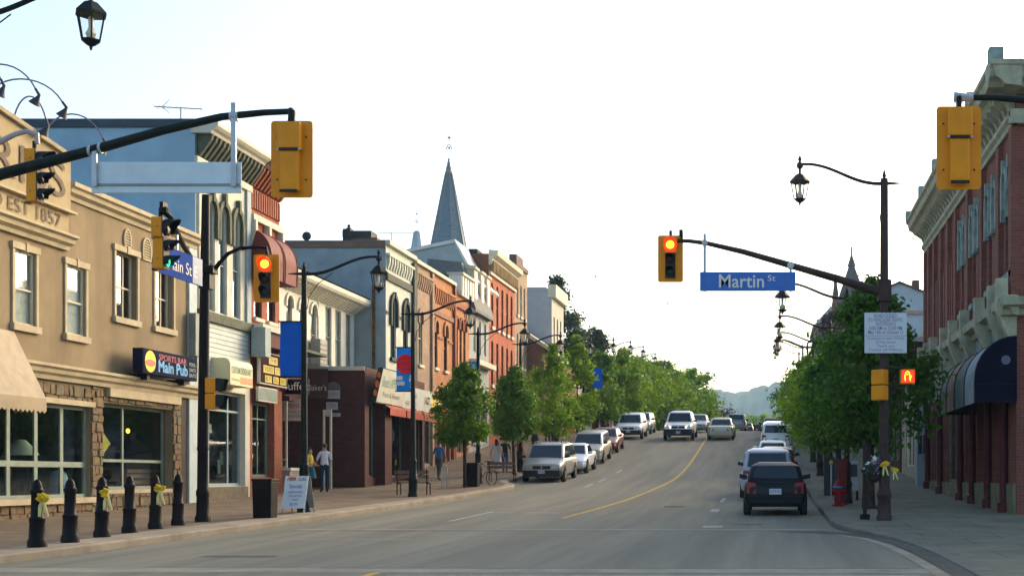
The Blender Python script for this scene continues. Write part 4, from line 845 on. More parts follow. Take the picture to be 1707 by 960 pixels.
# ---------- 7 tall orange red brick
b7 = thing('shop_building', 'tall orange red brick block with rows of slim windows and cream cornice', 'building', (XL, 87.5, sg(87)))
us = [84.3, 85.9, 87.5, 89.1, 90.6]; A7 = [(u - .32, u + .32, 11.1, 13.9, .15) for u in us] + [(u - .32, u + .32, 7.4, 10.2, .15) for u in us]
M_BRICK_R = brick_mat('bright orange red brick', (0.50, 0.105, 0.028), (0.43, 0.085, 0.024), (.3, .12, .07))
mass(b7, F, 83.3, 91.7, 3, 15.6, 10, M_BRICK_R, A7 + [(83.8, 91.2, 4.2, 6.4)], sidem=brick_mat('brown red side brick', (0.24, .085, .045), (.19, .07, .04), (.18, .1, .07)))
for o in A7: window(b7, F, o, MATS['dark frame'], sill=(.2, .08, .12, M_TRIMC), fw=.05)
window(b7, F, (83.8, 91.2, 4.2, 6.4), MATS['dark frame'], bars_v=(.25, .5, .75), bars_h=(), glass=SHOPGLASS, name='shop_window')
cornice(b7, F, 83.25, 91.7, [(0, 14.9), (.15, 14.95), (.25, 15.3), (.55, 15.5), (.6, 15.8), (0, 15.85)], M_TRIMC); MB().fbox(F, 83.3, 91.7, 14.3, 14.5, 0, .15).build('architrave', M_TRIMC, b7)
t = MB()
for i in range(20): t.fbox(F, 83.5 + i * .42, 83.62 + i * .42, 14.5, 15.2, 0, .3)
t.build('bracket_course', mat('ochre brackets', (.36, .25, .12), .8), b7); MB().box(-21.5, -18.6, 83.6, 85.4, 15.35, 15.95).build('roof_curb', MATS['dark shingles'], b7)
# ---------- 8 beige brick
b8 = thing('shop_building', 'beige brick block with stepped parapet beyond the tall orange brick', 'building', (XL, 94, sg(94)))
A8 = [(u - .3, u + .3, 12.9, 15.1) for u in (92.7, 94.0, 95.3)] + [(u - .3, u + .3, 9.3, 11.6) for u in (92.7, 94.0, 95.3)]
M_BRICK_BG = brick_mat('beige brick', (0.40, .27, .16), (.33, .22, .135), (.3, .24, .18))
mass(b8, F, 91.7, 96.4, 3.5, 16.3, 9, M_BRICK_BG, A8 + [(92.2, 96, 5.2, 7.2)])
for o in A8: window(b8, F, o, M_TRIMC, sill=(.18, .06, .1, M_TRIMC))
window(b8, F, (92.2, 96, 5.2, 7.2), MATS['dark frame'], bars_v=(.5,), bars_h=(), glass=SHOPGLASS, name='shop_window')
MB().fbox(F, 91.75, 94.2, 16.25, 17.0, -.4, .12).fbox(F, 94.2, 96.35, 16.25, 16.55, -.4, .12).build('parapet', MATS['weathered parapet brick'], b8)
# ---------- 9 brown brick gable coming forward, 10 grey-blue tower block, further blocks
b9 = thing('shop_building', 'brown brick shop with pitched roof sloping to the street', 'building', (-16.6, 100, sg(100)))
F9 = FL(-16.6); M_BRICK_BR = brick_mat('brown brick', (0.28, .12, .07), (.22, .095, .06), (.2, .13, .09))
A9 = [(97.5, 98.2, 8.2, 10), (99.5, 100.2, 8.2, 10), (101.5, 102.2, 8.2, 10)]
mass(b9, F9, 96.45, 103.3, 4, 11.0, 8, M_BRICK_BR, A9, roofz=10.9)
for o in A9: window(b9, F9, o, M_TRIMC)
t = MB(); q = 96.4
t.poly([(-16.6, q, 10.95), (-21.0, q, 13.9), (-24.6, q, 11)]); t.build('gable', M_BRICK_BR, b9)
t = MB(); t.hexa([(-16.2, q - .1, 10.7), (-21.0, q - .1, 13.9), (-21.0, 103.4, 13.9), (-16.2, 103.4, 10.7), (-16.2, q - .1, 11.0), (-21.0, q - .1, 14.2), (-21.0, 103.4, 14.2), (-16.2, 103.4, 11.0)]); t.build('roof_slope', M_TRIMC, b9)
b10 = thing('shop_building', 'tall grey blue rendered block with three narrow front windows', 'building', (-17, 107, sg(107)))
F10 = FL(-17.2); A10 = [(u - .3, u + .3, 10.5, 14.2) for u in (104.8, 106.4, 108)]
M_GB = mat('grey blue render', (.34, .37, .39), .9, var=.08)
mass(b10, F10, 103.6, 109.5, 4, 16.2, 8, mat('pale cream render', (.50, .47, .38), .85, var=.08), A10, sidem=M_GB)
for o in A10: window(b10, F10, o, MATS['dark frame'])
MB().fbox(F10, 103.5, 109.6, 15.6, 16.6, -.3, .35).build('cornice', M_TRIMC, b10); MB().box(-25, -17.6, 103.55, 103.7, 16.1, 16.4).build('coping', M_GB, b10)
def plain_block(lab, x, y0, y1, z1, m, roof='flat', depth=9, side=1, rows=2, chim=False, n=None):
    FF_ = FL(x) if side > 0 else FRt(x); b = thing('shop_building', lab, 'building', (x, (y0 + y1) / 2, sg((y0 + y1) / 2)))
    g0 = sg(y0); n = n or max(2, int((y1 - y0) / 2.6)); ops = []
    for r in range(rows):
        for i in range(n):
            u = y0 + (y1 - y0) * (i + .5) / n; zt = z1 - 1.2 - r * 3.1
            if zt - 1.8 > g0 + 3.4: ops.append((u - .4, u + .4, zt - 1.8, zt))
    sh = (y0 + .5, y1 - .5, g0 + .6, g0 + 2.9)
    mass(b, FF_, y0, y1, g0 - 1, z1, depth, m, ops + [sh])
    for o in ops: window(b, FF_, o, M_TRIMC, sill=(.12, .06, .08, M_TRIMC))
    window(b, FF_, sh, MATS['dark frame'], bars_v=(.25, .5, .75), bars_h=(), glass=SHOPGLASS, name='shop_window')
    MB().fbox(FF_, y0, y1, z1 - .3, z1 + .15, -.2, .25).build('cornice', M_TRIMC, b)
    if roof == 'gable':
        t = MB(); t.prism(FF_, [(.3, z1 + .1), (-depth / 2, z1 + 2.2), (-depth - .2, z1 + .1)], y0 - .1, y1 + .1); t.build('roof_slope', M_ROOF, b)
    if chim:
        xx = x - side * 3; MB().box(xx - .5, xx + .5, y0 + .6, y0 + 1.5, z1 - .5, z1 + 2.0).build('chimney', M_BRICK_BR, b)
    return b
plain_block('low brown brick block hidden by street trees', -17.8, 109.6, 121, 11.6, M_BRICK_BR, 'gable')
plain_block('cream block partly hidden behind street trees', -17.8, 121.2, 131, 12.2, M_CREAMW)
plain_block('red brick block with tall chimney far along the street', -17.8, 134, 146, 13.6, M_BRICK_O, 'gable', chim=True)
plain_block('grey blue block after the red brick one with chimney', -17.8, 148, 160, 13.4, M_GB)
plain_block('far brown brick block near the crest of the street', -17.8, 170, 186, 14.5, M_BRICK_BR, 'gable')
# ================================================================== CHURCH AND TOWN HALL
M_SLATE = mat('blue grey slate', (0.17, 0.22, 0.26), .75, var=.18, scale=1.5, streak=(1, 1, 4)); M_LEAD = mat('lead flashing', (0.23, 0.22, 0.19), .6, var=.15)
cy = 170.0; cx = Xpt(748, cy); cs = 2200 / cy
ch_ = thing('church', 'church with tall slate spire and wrought iron cross behind the row', 'church', (cx, cy, sg(cy)))
zb_, zt_ = 28.5, Zpt(0, 290, cy); hw = 2.55
t = MB(); R8 = math.pi / 8
rb, rt = 2.75, 0.42
t.lathe([(rb, zb_), (rt, zt_)], (cx, cy, 0), 8, a0=R8); t.build('spire', M_SLATE, ch_)
t = MB()
for j in range(8):
    a = R8 + j * math.pi / 4; t.tube([(cx + rb * math.cos(a), cy + rb * math.sin(a), zb_), (cx + rt * math.cos(a), cy + rt * math.sin(a), zt_)], .10, 5)
t.lathe([(.5, zt_ - .1), (.52, zt_ + .1), (.34, zt_ + .6), (.38, zt_ + .7), (.2, zt_ + 1.2), (.24, zt_ + 1.3), (.09, zt_ + 1.75), (.2, zt_ + 1.85), (.05, zt_ + 2.0)], (cx, cy, 0), 8); t.build('ridge_lead', M_LEAD, ch_)
def iron_cross(b, x, y, z, h, m):
    t = MB(); t.tube([(x, y, z), (x, y, z + h)], .045 * h / 4, 6)
    k = h / 4.6
    for s in (-1, 1):
        t.tube([(x, y, z + 1.9 * k), (x + s * .35 * k, y, z + 2.5 * k), (x + s * .55 * k, y, z + 2.1 * k), (x + s * .45 * k, y, z + 1.75 * k)], .10 * k, 5)
        t.tube([(x, y, z + 2.6 * k), (x + s * .3 * k, y, z + 2.75 * k), (x + s * .35 * k, y, z + 2.4 * k)], .08 * k, 5); t.tube([(x, y, z + 3.95 * k), (x + s * .4 * k, y, z + 4.0 * k)], .09 * k, 5)
    t.lathe([(.02, z + 3.3 * k), (.14 * k, z + 3.45 * k), (.02, z + 3.6 * k)], (x, y, 0), 8); t.lathe([(.02, z + 3.9 * k), (.2 * k, z + 4.05 * k), (.03, z + 4.6 * k), (.01, z + 4.8 * k)], (x, y, 0), 8)
    return t.build('iron_cross', m, b)
iron_cross(ch_, cx + .05, cy, zt_ + 1.9, 3.1, mat('weathered iron', (0.05, 0.045, .05), .7))
MB().box(cx - 2.4, cx + 2.4, cy - 2.4, cy + 2.4, 8, zb_ + .05).build('tower', MATS['pale grey render'], ch_); MB().box(cx - 7, cx + 5, cy + 2.42, cy + 28, 8, 19).build('nave', M_BRICK_BR, ch_); MB().lathe([(2.9, zb_ - .4), (2.9, zb_ + .1), (2.7, zb_ + .2)], (cx, cy, 0), 8, a0=R8).build('eaves', M_LEAD, ch_)
ty = 150.0; tx = Xpt(695, ty)
ts = thing('roof_turret', 'small pale metal turret with iron cross left of the church spire', 'turret', (tx, ty, sg(ty)))
z0 = Zpt(0, 425, ty); z1 = Zpt(0, 388, ty); t = MB(); t.lathe([(.85, 14), (.85, z0), (.62, z0 + 1.1), (.38, z1 + .1), (.1, z1 + .25)], (tx, ty, 0), 8, a0=R8); t.build('cap', mat('pale blue metal', (.42, .50, .54), .5, var=.1), ts); iron_cross(ts, tx, ty, z1 + .2, 2.2, M_GALV)
t = MB(); t.box(tx - 6, tx - .86, ty, ty + 4, 10, z0 - .2); t.box(tx - 2.6, tx - .87, ty - .1, ty + 3, z0 - .25, z0); t.build('roof_block', MATS['slate coping'], ts)
hy = 165.0; hx = Xpt(1421, hy)
th = thing('town_hall', 'brown tower with steep roof and corner pinnacles behind the right-hand trees', 'tower', (hx, hy, sg(hy)))
M_TH = brick_mat('brown tower brick', (.20, .11, .08), (.16, .09, .065), (.15, .1, .08)); zA, zB = Zpt(0, 508, hy), Zpt(0, 432, hy)
hw = 2.05
t = MB(); t.box(hx - hw, hx + hw, hy, hy + 2 * hw, 8, zA); t.box(hx - hw - .2, hx + hw + .2, hy - .2, hy + 2 * hw + .2, zA - 3, zA - 2.5); t.build('shaft', M_TH, th)
t = MB(); t.lathe([(hw * 1.4, zA), (.52, zB - .6), (.72, zB - .55), (.62, zB - .3), (.12, zB + .9)], (hx, hy + hw, 0), 4, a0=math.pi / 4); t.build('steep_roof', mat('brown slate', (.13, .105, .10), .8, var=.15), th)
MB().tube([(hx, hy + hw, zB + .8), (hx, hy + hw, zB + 1.9)], .1, 6).build('finial', M_TH, th)
for s in (-1, 1):
    for q in (0, 1): MB().lathe([(.5, zA - 5), (.5, zA + .2), (.35, zA + .4), (.28, zA + 1.2), (.33, zA + 1.3), (.08, zA + 3.1), (.14, zA + 3.2), (.03, zA + 3.9)], (hx + s * hw, hy + q * 2 * hw, 0), 6).build('pinnacle', M_TH, th)
t = MB(); t.box(hx - 4.6, hx + 8, hy - .5, hy + 14, 8, Zpt(0, 545, hy)); t.build('hall', mat('grey stone', (.22, .21, .19), .9, var=.2), th)
t = MB(); ze = Zpt(0, 545, hy); t.add([(hx - 5, hy - .8, ze), (hx + 8.2, hy - .8, ze), (hx + 8.2, hy + 14, ze), (hx - 5, hy + 14, ze), (hx - 2.6, hy + 3, ze + 3), (hx + 6, hy + 3, ze + 3), (hx + 6, hy + 10, ze + 3), (hx - 2.6, hy + 10, ze + 3)], [(0, 1, 5, 4), (1, 2, 6, 5), (2, 3, 7, 6), (3, 0, 4, 7), (4, 5, 6, 7), (0, 3, 2, 1)]); t.build('hipped_roof', mat('pale green metal roof', (.33, .36, .34), .6, var=.1), th)

# ================================================================== RIGHT SIDE
XR = 6.2; G_ = FRt(XR)
M_BRICK_P = brick_mat('dull red brick', (0.26, 0.078, 0.052), (0.20, 0.058, 0.040), (.20, .115, .085), dirt=.25)
M_GRNW = mat('weathered green cream trim', (0.40, 0.39, 0.27), .85, var=.22, scale=2.5); M_VERD = mat('pale blue green stone', (0.26, 0.33, 0.29), .9, var=.3, scale=3)
r1 = thing('shop_building', 'long dull red brick corner building with bracketed cornice and arched hoods', 'building', (XR, 43, sg(43)))
zg = 0.3
AR = []
for (a, c) in ((33.75, 34.55), (36.15, 37.25), (39.15, 40.15), (41.6, 42.6)):
    for u in (a, c): AR.append((u - .26, u + .26, 6.75, 9.45, .28))
SR = [(34.75, 36.75, 1.35, 4.0), (37.2, 39.6, 1.35, 4.0), (40.1, 42.15, 1.35, 4.0), (42.65, 47.2, 1.35, 4.0), (47.75, 51.0, 1.4, 4.0)]
ops = AR + SR
t = MB(); facade(t, G_, 33.3, 52.5, zg, 11.4, ops, .3); E1 = FE(33.3); facade(t, E1, XR, 24, zg, 11.4, [(7.4, 8.3, 6.75, 9.45), (7.2, 10, 1.4, 3.9)], .3); t.quad(G_(52.5, zg, 0), G_(52.5, 11.4, 0), G_(52.5, 11.4, -14), G_(52.5, zg, -14)); t.build('wall', M_BRICK_P, r1)
MB().box(XR + .05, 24, 33.35, 52.45, 11.1, 11.25).build('roof', M_ROOF, r1)
window(r1, E1, (7.4, 8.3, 6.75, 9.45), M_TRIMC, sill=(.15, .1, .12, M_VERD)); window(r1, E1, (7.2, 10, 1.4, 3.9), M_DGRN, bars_v=(.5,), bars_h=(), glass=SHOPGLASS, name='shop_window')
for o in AR: window(r1, G_, o, mat('maroon sash', (.09, .03, .03), .6), rec=.18, fw=.05, hood=(M_VERD, .17, .13, .95, .14), sill=(.16, .1, .14, M_VERD))
# piers and recessed panels of the upper wall
for u in (33.5, 35.4, 38.2, 40.9, 43.6, 45.5, 47.4, 49.3, 51.0, 52.3): MB().fbox(G_, u - .2, u + .2, 5.9, 10.35, 0, .14).build('brick_pier', M_BRICK_P, r1)
for i in range(16):
    u = 43.95 + i * .53; MB().fbox(G_, u, u + .26, 6.2, 8.75, 0, .09).build('brick_rib', M_BRICK_P, r1)
# cornice
pr = [(0, 10.38), (.10, 10.38), (.12, 10.5), (.2, 10.58), (.2, 10.7), (0, 10.74)]
t = MB(); t.prism(G_, pr, 33.1, 52.6); t.fbox(E1, XR - .2, 24, 10.38, 10.74, -.02, .18); t.build('architrave', M_GRNW, r1)
pr = [(0, 11.15), (.42, 11.2), (.52, 11.32), (.66, 11.4), (.7, 11.62), (.78, 11.68), (.78, 11.8), (0, 11.82)]
t = MB(); t.prism(G_, pr, 32.55, 53.1); t.prism(E1, pr, XR - .79, 24); t.build('cornice', M_GRNW, r1)
for i in range(33):
    u = 33.6 + i * .59; MB().prism(G_, [(.01, 10.72), (.12, 10.74), (.22, 10.95), (.44, 11.1), (.46, 11.2), (.01, 11.2)], u - .1, u + .1).build('bracket', M_GRNW, r1)
for i in range(8):
    x = 6.6 + i * .6; MB().prism(E1, [(.01, 10.72), (.12, 10.74), (.22, 10.95), (.44, 11.1), (.46, 11.2), (.01, 11.2)], x - .1, x + .1).build('bracket', M_GRNW, r1)
for u in (32.75, 36.6, 40.4, 44.2, 48.3, 52.9): MB().fbox(G_, u - .17, u + .17, 11.78, 12.12, .45, .8).build('finial_block', M_VERD, r1)
for x in (7.0, ): MB().box(x - .2, x + .2, 32.6, 32.9, 11.8, 12.05).build('finial_block', M_GRNW, r1)
# storefront entablature with bracket posts
pr = [(0, 5.55), (.15, 5.58), (.2, 5.72), (.42, 5.8), (.46, 6.0), (0, 6.05)]
t = MB(); t.prism(G_, pr, 33.0, 52.5); t.prism(E1, pr, XR - .4, 24); t.build('storefront_cornice', M_GRNW, r1)
MB().fbox(G_, 33.3, 52.45, 4.75, 5.55, 0.002, .06).build('sign_frieze', mat('blue grey frieze', (.24, .29, .31), .7, var=.3, scale=2), r1)
pu = [33.45, 34.75, 37.05, 39.9, 42.4, 44.6, 47.5, 49.4, 51.3]
for u in pu:
    MB().prism(G_, [(0, 4.3), (.14, 4.3), (.2, 5.0), (.42, 5.5), (.5, 5.7), (.5, 6.1), (0, 6.1)], u - .17, u + .17).build('console', M_GRNW, r1); MB().fbox(G_, u - .15, u + .15, 6.08, 6.52, .22, .5).build('finial_block', M_GRNW, r1)
M_MAR = mat('maroon column paint', (0.085, 0.016, 0.018), .5, var=.2, scale=4)
for u in (34.5, 37.0, 39.85, 42.4, 47.45, 51.3):
    g0 = sg(u); c = MB(); c.lathe([(.17, g0 - .05), (.17, g0 + .25), (.11, g0 + .3), (.10, 3.9), (.16, 4.0), (.17, 4.3)], G_(u, 0, .12), 10); c.build('iron_column', M_MAR, r1, smooth=True)
for o in SR: window(r1, G_, o, mat('olive shop frame', (.16, .17, .12), .6), rec=.25, fw=.09, bars_v=(.34, .67) if o[1] - o[0] > 3 else (.5,), bars_h=(), glass=SHOPGLASS, name='shop_window')
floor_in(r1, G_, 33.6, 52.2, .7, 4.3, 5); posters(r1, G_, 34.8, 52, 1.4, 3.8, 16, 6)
MB().fbox(G_, 33.35, 52.4, zg, 1.34, 0.003, .07).build('stall_riser', mat('olive panelling', (.17, .16, .09), .7, var=.25, scale=2), r1)
# quarter-barrel awning
M_AWB = mat('navy canvas', (.004, .003, .014), .85, var=.25, spec=.15, scale=3); M_AWS = mat('salmon canvas stripe', (.30, .17, .12), .8, var=.12); M_AWG = mat('grey green canvas stripe', (.115, .15, .125), .8, var=.15); M_AWP = mat('pale blue canvas stripe', (.24, .29, .30), .8, var=.15)
aw = thing('barrel_awning', 'navy ended barrel awning with salmon, green and pale stripes on brick building', 'awning', G_(36, 3.4, 0))
pr = [(0, 5.05)] + [(1.06 * math.sin(a), 3.95 + 1.1 * math.cos(a)) for a in [i * math.pi / 16 for i in range(1, 9)]] + [(1.06, 3.38)]
for i, (ua, ub, m_) in enumerate(((33.25, 35.0, M_AWP), (35.0, 36.9, M_AWG), (36.9, 38.6, M_AWS), (38.6, 39.9, M_AWG))):
    c = MB()
    for (p, q) in zip(pr, pr[1:]): c.quad(G_(ua + .01, p[1], p[0]), G_(ub - .01, p[1], p[0]), G_(ub - .01, q[1], q[0]), G_(ua + .01, q[1], q[0]))
    c.build('canvas_stripe', m_, aw)
MB().poly([G_(33.25, z, d) for d, z in pr] + [G_(33.25, 3.38, 0)]).build('end_panel', M_AWB, aw); MB().poly([G_(39.9, z, d) for d, z in pr] + [G_(39.9, 3.38, 0)]).build('end_panel', M_AWB, aw)
for u in (33.25, 35.0, 36.9, 38.6, 39.9): MB().tube([G_(u, z, d + .012) for d, z in pr], .018, 5).build('piping', mat('dark piping', (.03, .03, .05), .7), aw)
MB().tube([G_(33.23, 3.85, 0), G_(33.23, 3.85, 1.04)], .008, 5).build('seam', MATS['dark piping'], aw)
MB().poly([(6.2 - .28 + .12 * math.cos(a), 33.235, 4.45 + .12 * math.sin(a)) for a in [i * math.pi / 6 for i in range(12)]]).build('emblem', mat('pale emblem', (.12, .13, .17), .7), aw)
wl_ = thing('wall_lamp', 'small round bulkhead lamp on the far end of the brick shopfront', 'lamp', G_(43.5, 4.3, .1)); MB().lathe([(.05, 0), (.12, .08), (.15, .18), (.13, .3)], G_(43.5, 4.35, .32), 10).build('shade', M_GALV, wl_, smooth=True); MB().tube([G_(43.5, 4.6, 0), G_(43.5, 4.6, .32)], .03, 6).build('arm', M_BLACK, wl_)
# next buildings on the right
r2 = thing('shop_building', 'low shop with blue metal porch roof past the red brick building', 'building', (6.6, 57, sg(57))); zg2 = sg(55)
t = MB(); facade(t, FE(54.0), 6.35, 14, 0.8, 7.6, [(6.6, 7.6, 1.6, 3.6)], .2); facade(t, FRt(6.35), 54.0, 64, .8, 7.6, [(55, 57.5, 2.0, 4.2), (58.5, 62, 2.0, 4.2)], .2); t.build('wall', mat('cream boarding', (.42, .38, .26), .8, var=.12), r2)
for o in ((55, 57.5, 2.0, 4.2), (58.5, 62, 2.0, 4.2)): window(r2, FRt(6.35), o, M_TRIMW, bars_v=(.5,), bars_h=(), glass=SHOPGLASS, name='shop_window')
t = MB(); t.hexa([(5.3, 53.6, 7.0), (14, 53.6, 7.0), (14, 64, 7.0), (5.3, 64, 7.0), (5.9, 53.6, 7.15), (14, 53.6, 8.9), (14, 64, 8.9), (5.9, 64, 7.15)]); t.build('porch_roof', mat('blue grey metal', (.30, .38, .44), .5, var=.12), r2)
MB().box(5.5, 6.34, 53.7, 64, 6.6, 6.99).build('fascia', mat('dark brown fascia', (.06, .035, .03), .8), r2)
t = thing('shop_door', 'pale blue panelled shop entrance beyond the red brick building', 'door', (5.9, 53.2, sg(53))); t2 = MB(); g0 = sg(53); t2.box(5.9, 6.34, 53.3, 53.9, g0 - .1, 4.4); t2.build('panel', mat('pale blue panel', (.30, .36, .38), .7, var=.1), t); MB().box(5.95, 6.1, 53.25, 53.31, g0 + 1.3, 3.2).box(6.16, 6.3, 53.25, 53.31, g0 + 1.3, 3.2).build('pane', MATS['dark pane'], t)
r3 = thing('shop_building', 'pale blue grey gabled building behind the no-parking sign pole', 'building', (9, 80, sg(80)))
y3 = 78.0; xs = [Xpt(1478, y3), Xpt(1500, y3), Xpt(1570, y3)]
zt3 = [Zpt(0, 482, y3), Zpt(0, 472, y3), Zpt(0, 500, y3)]
t = MB(); t.poly([(xs[0], y3, 2), (xs[0], y3, zt3[0]), (xs[1], y3, zt3[1]), (xs[2], y3, zt3[2]), (xs[2], y3, 2)]); t.quad((xs[0], y3, 2), (xs[0], y3, zt3[0]), (xs[0], 92, zt3[0]), (xs[0], 92, 2)); t.build('wall', mat('pale blue siding', (.44, .50, .53), .8, var=.08), r3)
t = MB()
for a, c in ((0, 1), (1, 2)): t.hexa([(xs[a] - .05, y3 - .15, zt3[a]), (xs[c], y3 - .15, zt3[c]), (xs[c], 92, zt3[c]), (xs[a] - .05, 92, zt3[a]), (xs[a] - .05, y3 - .15, zt3[a] + .12), (xs[c], y3 - .15, zt3[c] + .12), (xs[c], 92, zt3[c] + .12), (xs[a] - .05, 92, zt3[a] + .12)])
t.build('roof', mat('brown roof edge', (.13, .10, .08), .8), r3); MB().box(xs[1] + .8, xs[1] + 1.2, y3 + .4, y3 + 1, zt3[1] - .5, zt3[1] + .25).build('chimney', M_TH, r3)
MB().box(xs[0] + .01, xs[2], y3 - .12, y3 - .01, Zpt(0, 524, y3), Zpt(0, 518, y3)).build('trim_band', mat('pinkish trim', (.42, .30, .26), .8), r3)
plain_block('dark brick block hidden behind the big right-hand tree', 6.3, 64.2, 77.6, 7.4, M_BRICK_D, side=-1, rows=1)
plain_block('brick block beyond the pale gabled building', 6.3, 93, 112, 12.5, M_BRICK_BR, side=-1)
plain_block('far brick block on the right behind trees', 6.3, 114, 140, 13.0, M_BRICK_O, side=-1)

# ================================================================== FAR RIDGE
M_FOR = mat('wooded ridge', (0.040, 0.070, 0.035), .95, var=.45, scale=.02, bump=.0)
mb = MB(); nx, ny = 420, 12
for j in range(ny + 1):
    for i in range(nx + 1):
        x = -700 + 1400 * i / nx; y = 1500 + 40 * j
        u = x
        crest = 111 + 5 * math.sin(u * .022 + .6) + 4 * math.sin(u * .051) 
        prof = math.sin(min(1, j / 8) * math.pi / 2)
        bump = 5.0 * noise.noise(Vector((x * .03, y * .03, 1))) + 5.0 * noise.noise(Vector((x * .11, y * .1, 4)))
        mb.v.append((x, y, 12 + crest * prof + (bump + 2.5 * noise.noise(Vector((x * .4, y * .3, 9)))) * prof))
for j in range(ny):
    for i in range(nx): k = j * (nx + 1) + i; mb.f.append((k, k + 1, k + nx + 2, k + nx + 1)); mb.m.append(0)
struct(mb.build('hills', M_FOR, smooth=True), label='wooded ridge fading blue in the haze')
# ================================================================== STREET LAMPS
M_LAMP = mat('bulb glass', (0.75, 0.72, 0.62), .4, var=.05)
def lamp_parts(root, H, pm, pr=.085):
    MB().lathe([(.18, -.1), (.18, .08), (.16, .12), (.15, .5), (.17, .54), (.17, .62), (.13, .7), (.12, 1.15), (.135, 1.2), (.1, 1.28)], n=12).build('base', pm, root, smooth=True)
    MB().tube([(0, 0, 1.2), (0, 0, H - .3), (0, 0, H - .02)], [pr, pr * .78, pr * .75], 12).build('pole', pm, root, smooth=True)
    MB().lathe([(.07, H - .25), (.07, H - .05), (.03, H), (.05, H + .04), (.015, H + .18)], n=8).build('finial', pm, root)
    pts = []
    for i in range(17):
        t = i / 16; x = 1.95 * t; z = H - .13 + .44 * (3 * t * t - 2 * t ** 3) ** 1.0
        pts.append((x, 0, z - (.03 * math.sin(t * math.pi * 2))))
    arm = MB().tube([(-.42, 0, H - .13), (-.1, 0, H - .13)] + pts, [.012, .04] + [.045 - .012 * i / 16 for i in range(17)], 8).build('arm', pm, root, smooth=True)
    MB().tube([(0.08, 0, H - 1.05), (.12, 0, H - .75), (.35, 0, H - .4), (.75, 0, H - .1)], .011, 5).build('brace', pm, root)
    lx, lz = 1.95, H + .02
    L = MB(); L.lathe([(.02, lz + .48), (.05, lz + .40), (.025, lz + .36), (.075, lz + .30), (.075, lz + .22), (.03, lz + .18), (.03, lz + .08), (.10, lz + .05), (.235, lz - .10), (.235, lz - .14), (.20, lz - .145)], (lx, 0, 0), 6)
    L.lathe([(.13, lz - .50), (.14, lz - .52), (.07, lz - .58), (.03, lz - .60), (.015, lz - .66)], (lx, 0, 0), 6)
    for j in range(6):
        a = j * math.pi / 3; L.tube([(lx + .205 * math.cos(a), .205 * math.sin(a), lz - .13), (lx + .135 * math.cos(a), .135 * math.sin(a), lz - .51)], .013, 5)
    lan = L.build('lantern', pm, root)
    g = MB(); g.lathe([(.125, lz - .505), (.195, lz - .14)], (lx, 0, 0), 6); g.build('pane', LAMPGLASS, lan)
    MB().lathe([(.05, lz - .5), (.08, lz - .42), (.05, lz - .36), (.035, lz - .32), (.04, lz - .18), (.02, lz - .15)], (lx, 0, 0), 8).build('bulb', M_LAMP, lan, smooth=True)
lampL = local('street_lamp', 'dark lantern street lamp by the blue banner and sandwich board', 'street lamp', (-12.2, 34.5, sg(34.5)), 0, 'lantern street lamps')
lamp_parts(lampL, 6.35, M_GREENP)
for y, lab in ((45, 'lantern street lamp carrying the red disc banner'), (55, 'lantern street lamp between the first two small street trees'), (64.3, 'lantern street lamp by the second small street tree'), (75, 'lantern street lamp behind the beige minivan')):
    dup(lampL, (-12.2, y, sg(y)), 0, lab)
for y, od in zip((86, 96.5, 106, 117, 127.5, 138, 150), ('fourth', 'fifth', 'sixth', 'seventh', 'eighth', 'ninth', 'tenth')): dup(lampL, (-12.2, y, sg(y)), 0, od + ' lantern street lamp past the one with the red disc banner')
lampR = local('street_lamp', 'first lantern street lamp beyond the blue street name sign', 'street lamp', (2.3, 40, sg(40)), math.pi, 'lantern street lamps')
lamp_parts(lampR, 6.35, M_BROWNP)
for y, od in zip((51, 61.5, 72, 83, 95, 108), ('second', 'third', 'fourth', 'fifth', 'sixth', 'seventh')): dup(lampR, (2.3, y, sg(y)), math.pi, od + ' lantern street lamp beyond the blue street name sign')
# tall lamps that also carry traffic signals
lt = local('street_lamp', 'tall brown pole with lantern carrying the street name mast arm', 'street lamp', (2.62, 30.5, sg(30.5)), math.pi, None); lamp_parts(lt, 7.9, M_BROWNP, .115)
lt2 = dup(lampL, (-12.15, 19.8, sg(19.8) + 1.85), 0, 'near lantern street lamp cut by the top of the picture', None)
lt2.scale = (1, 1, 1.0); del lt2['group']
MB().tube([(-12.15, 19.8, sg(19.8) - .1), (-12.15, 19.8, sg(19.8) + 1.9)], .16, 12).build('plinth', M_GREENP, lt2).location = (0, 0, 0)
pl = bpy.data.objects['plinth']; pl.data.transform(Matrix.Translation((12.15, -19.8, -(sg(19.8) + 1.85))))

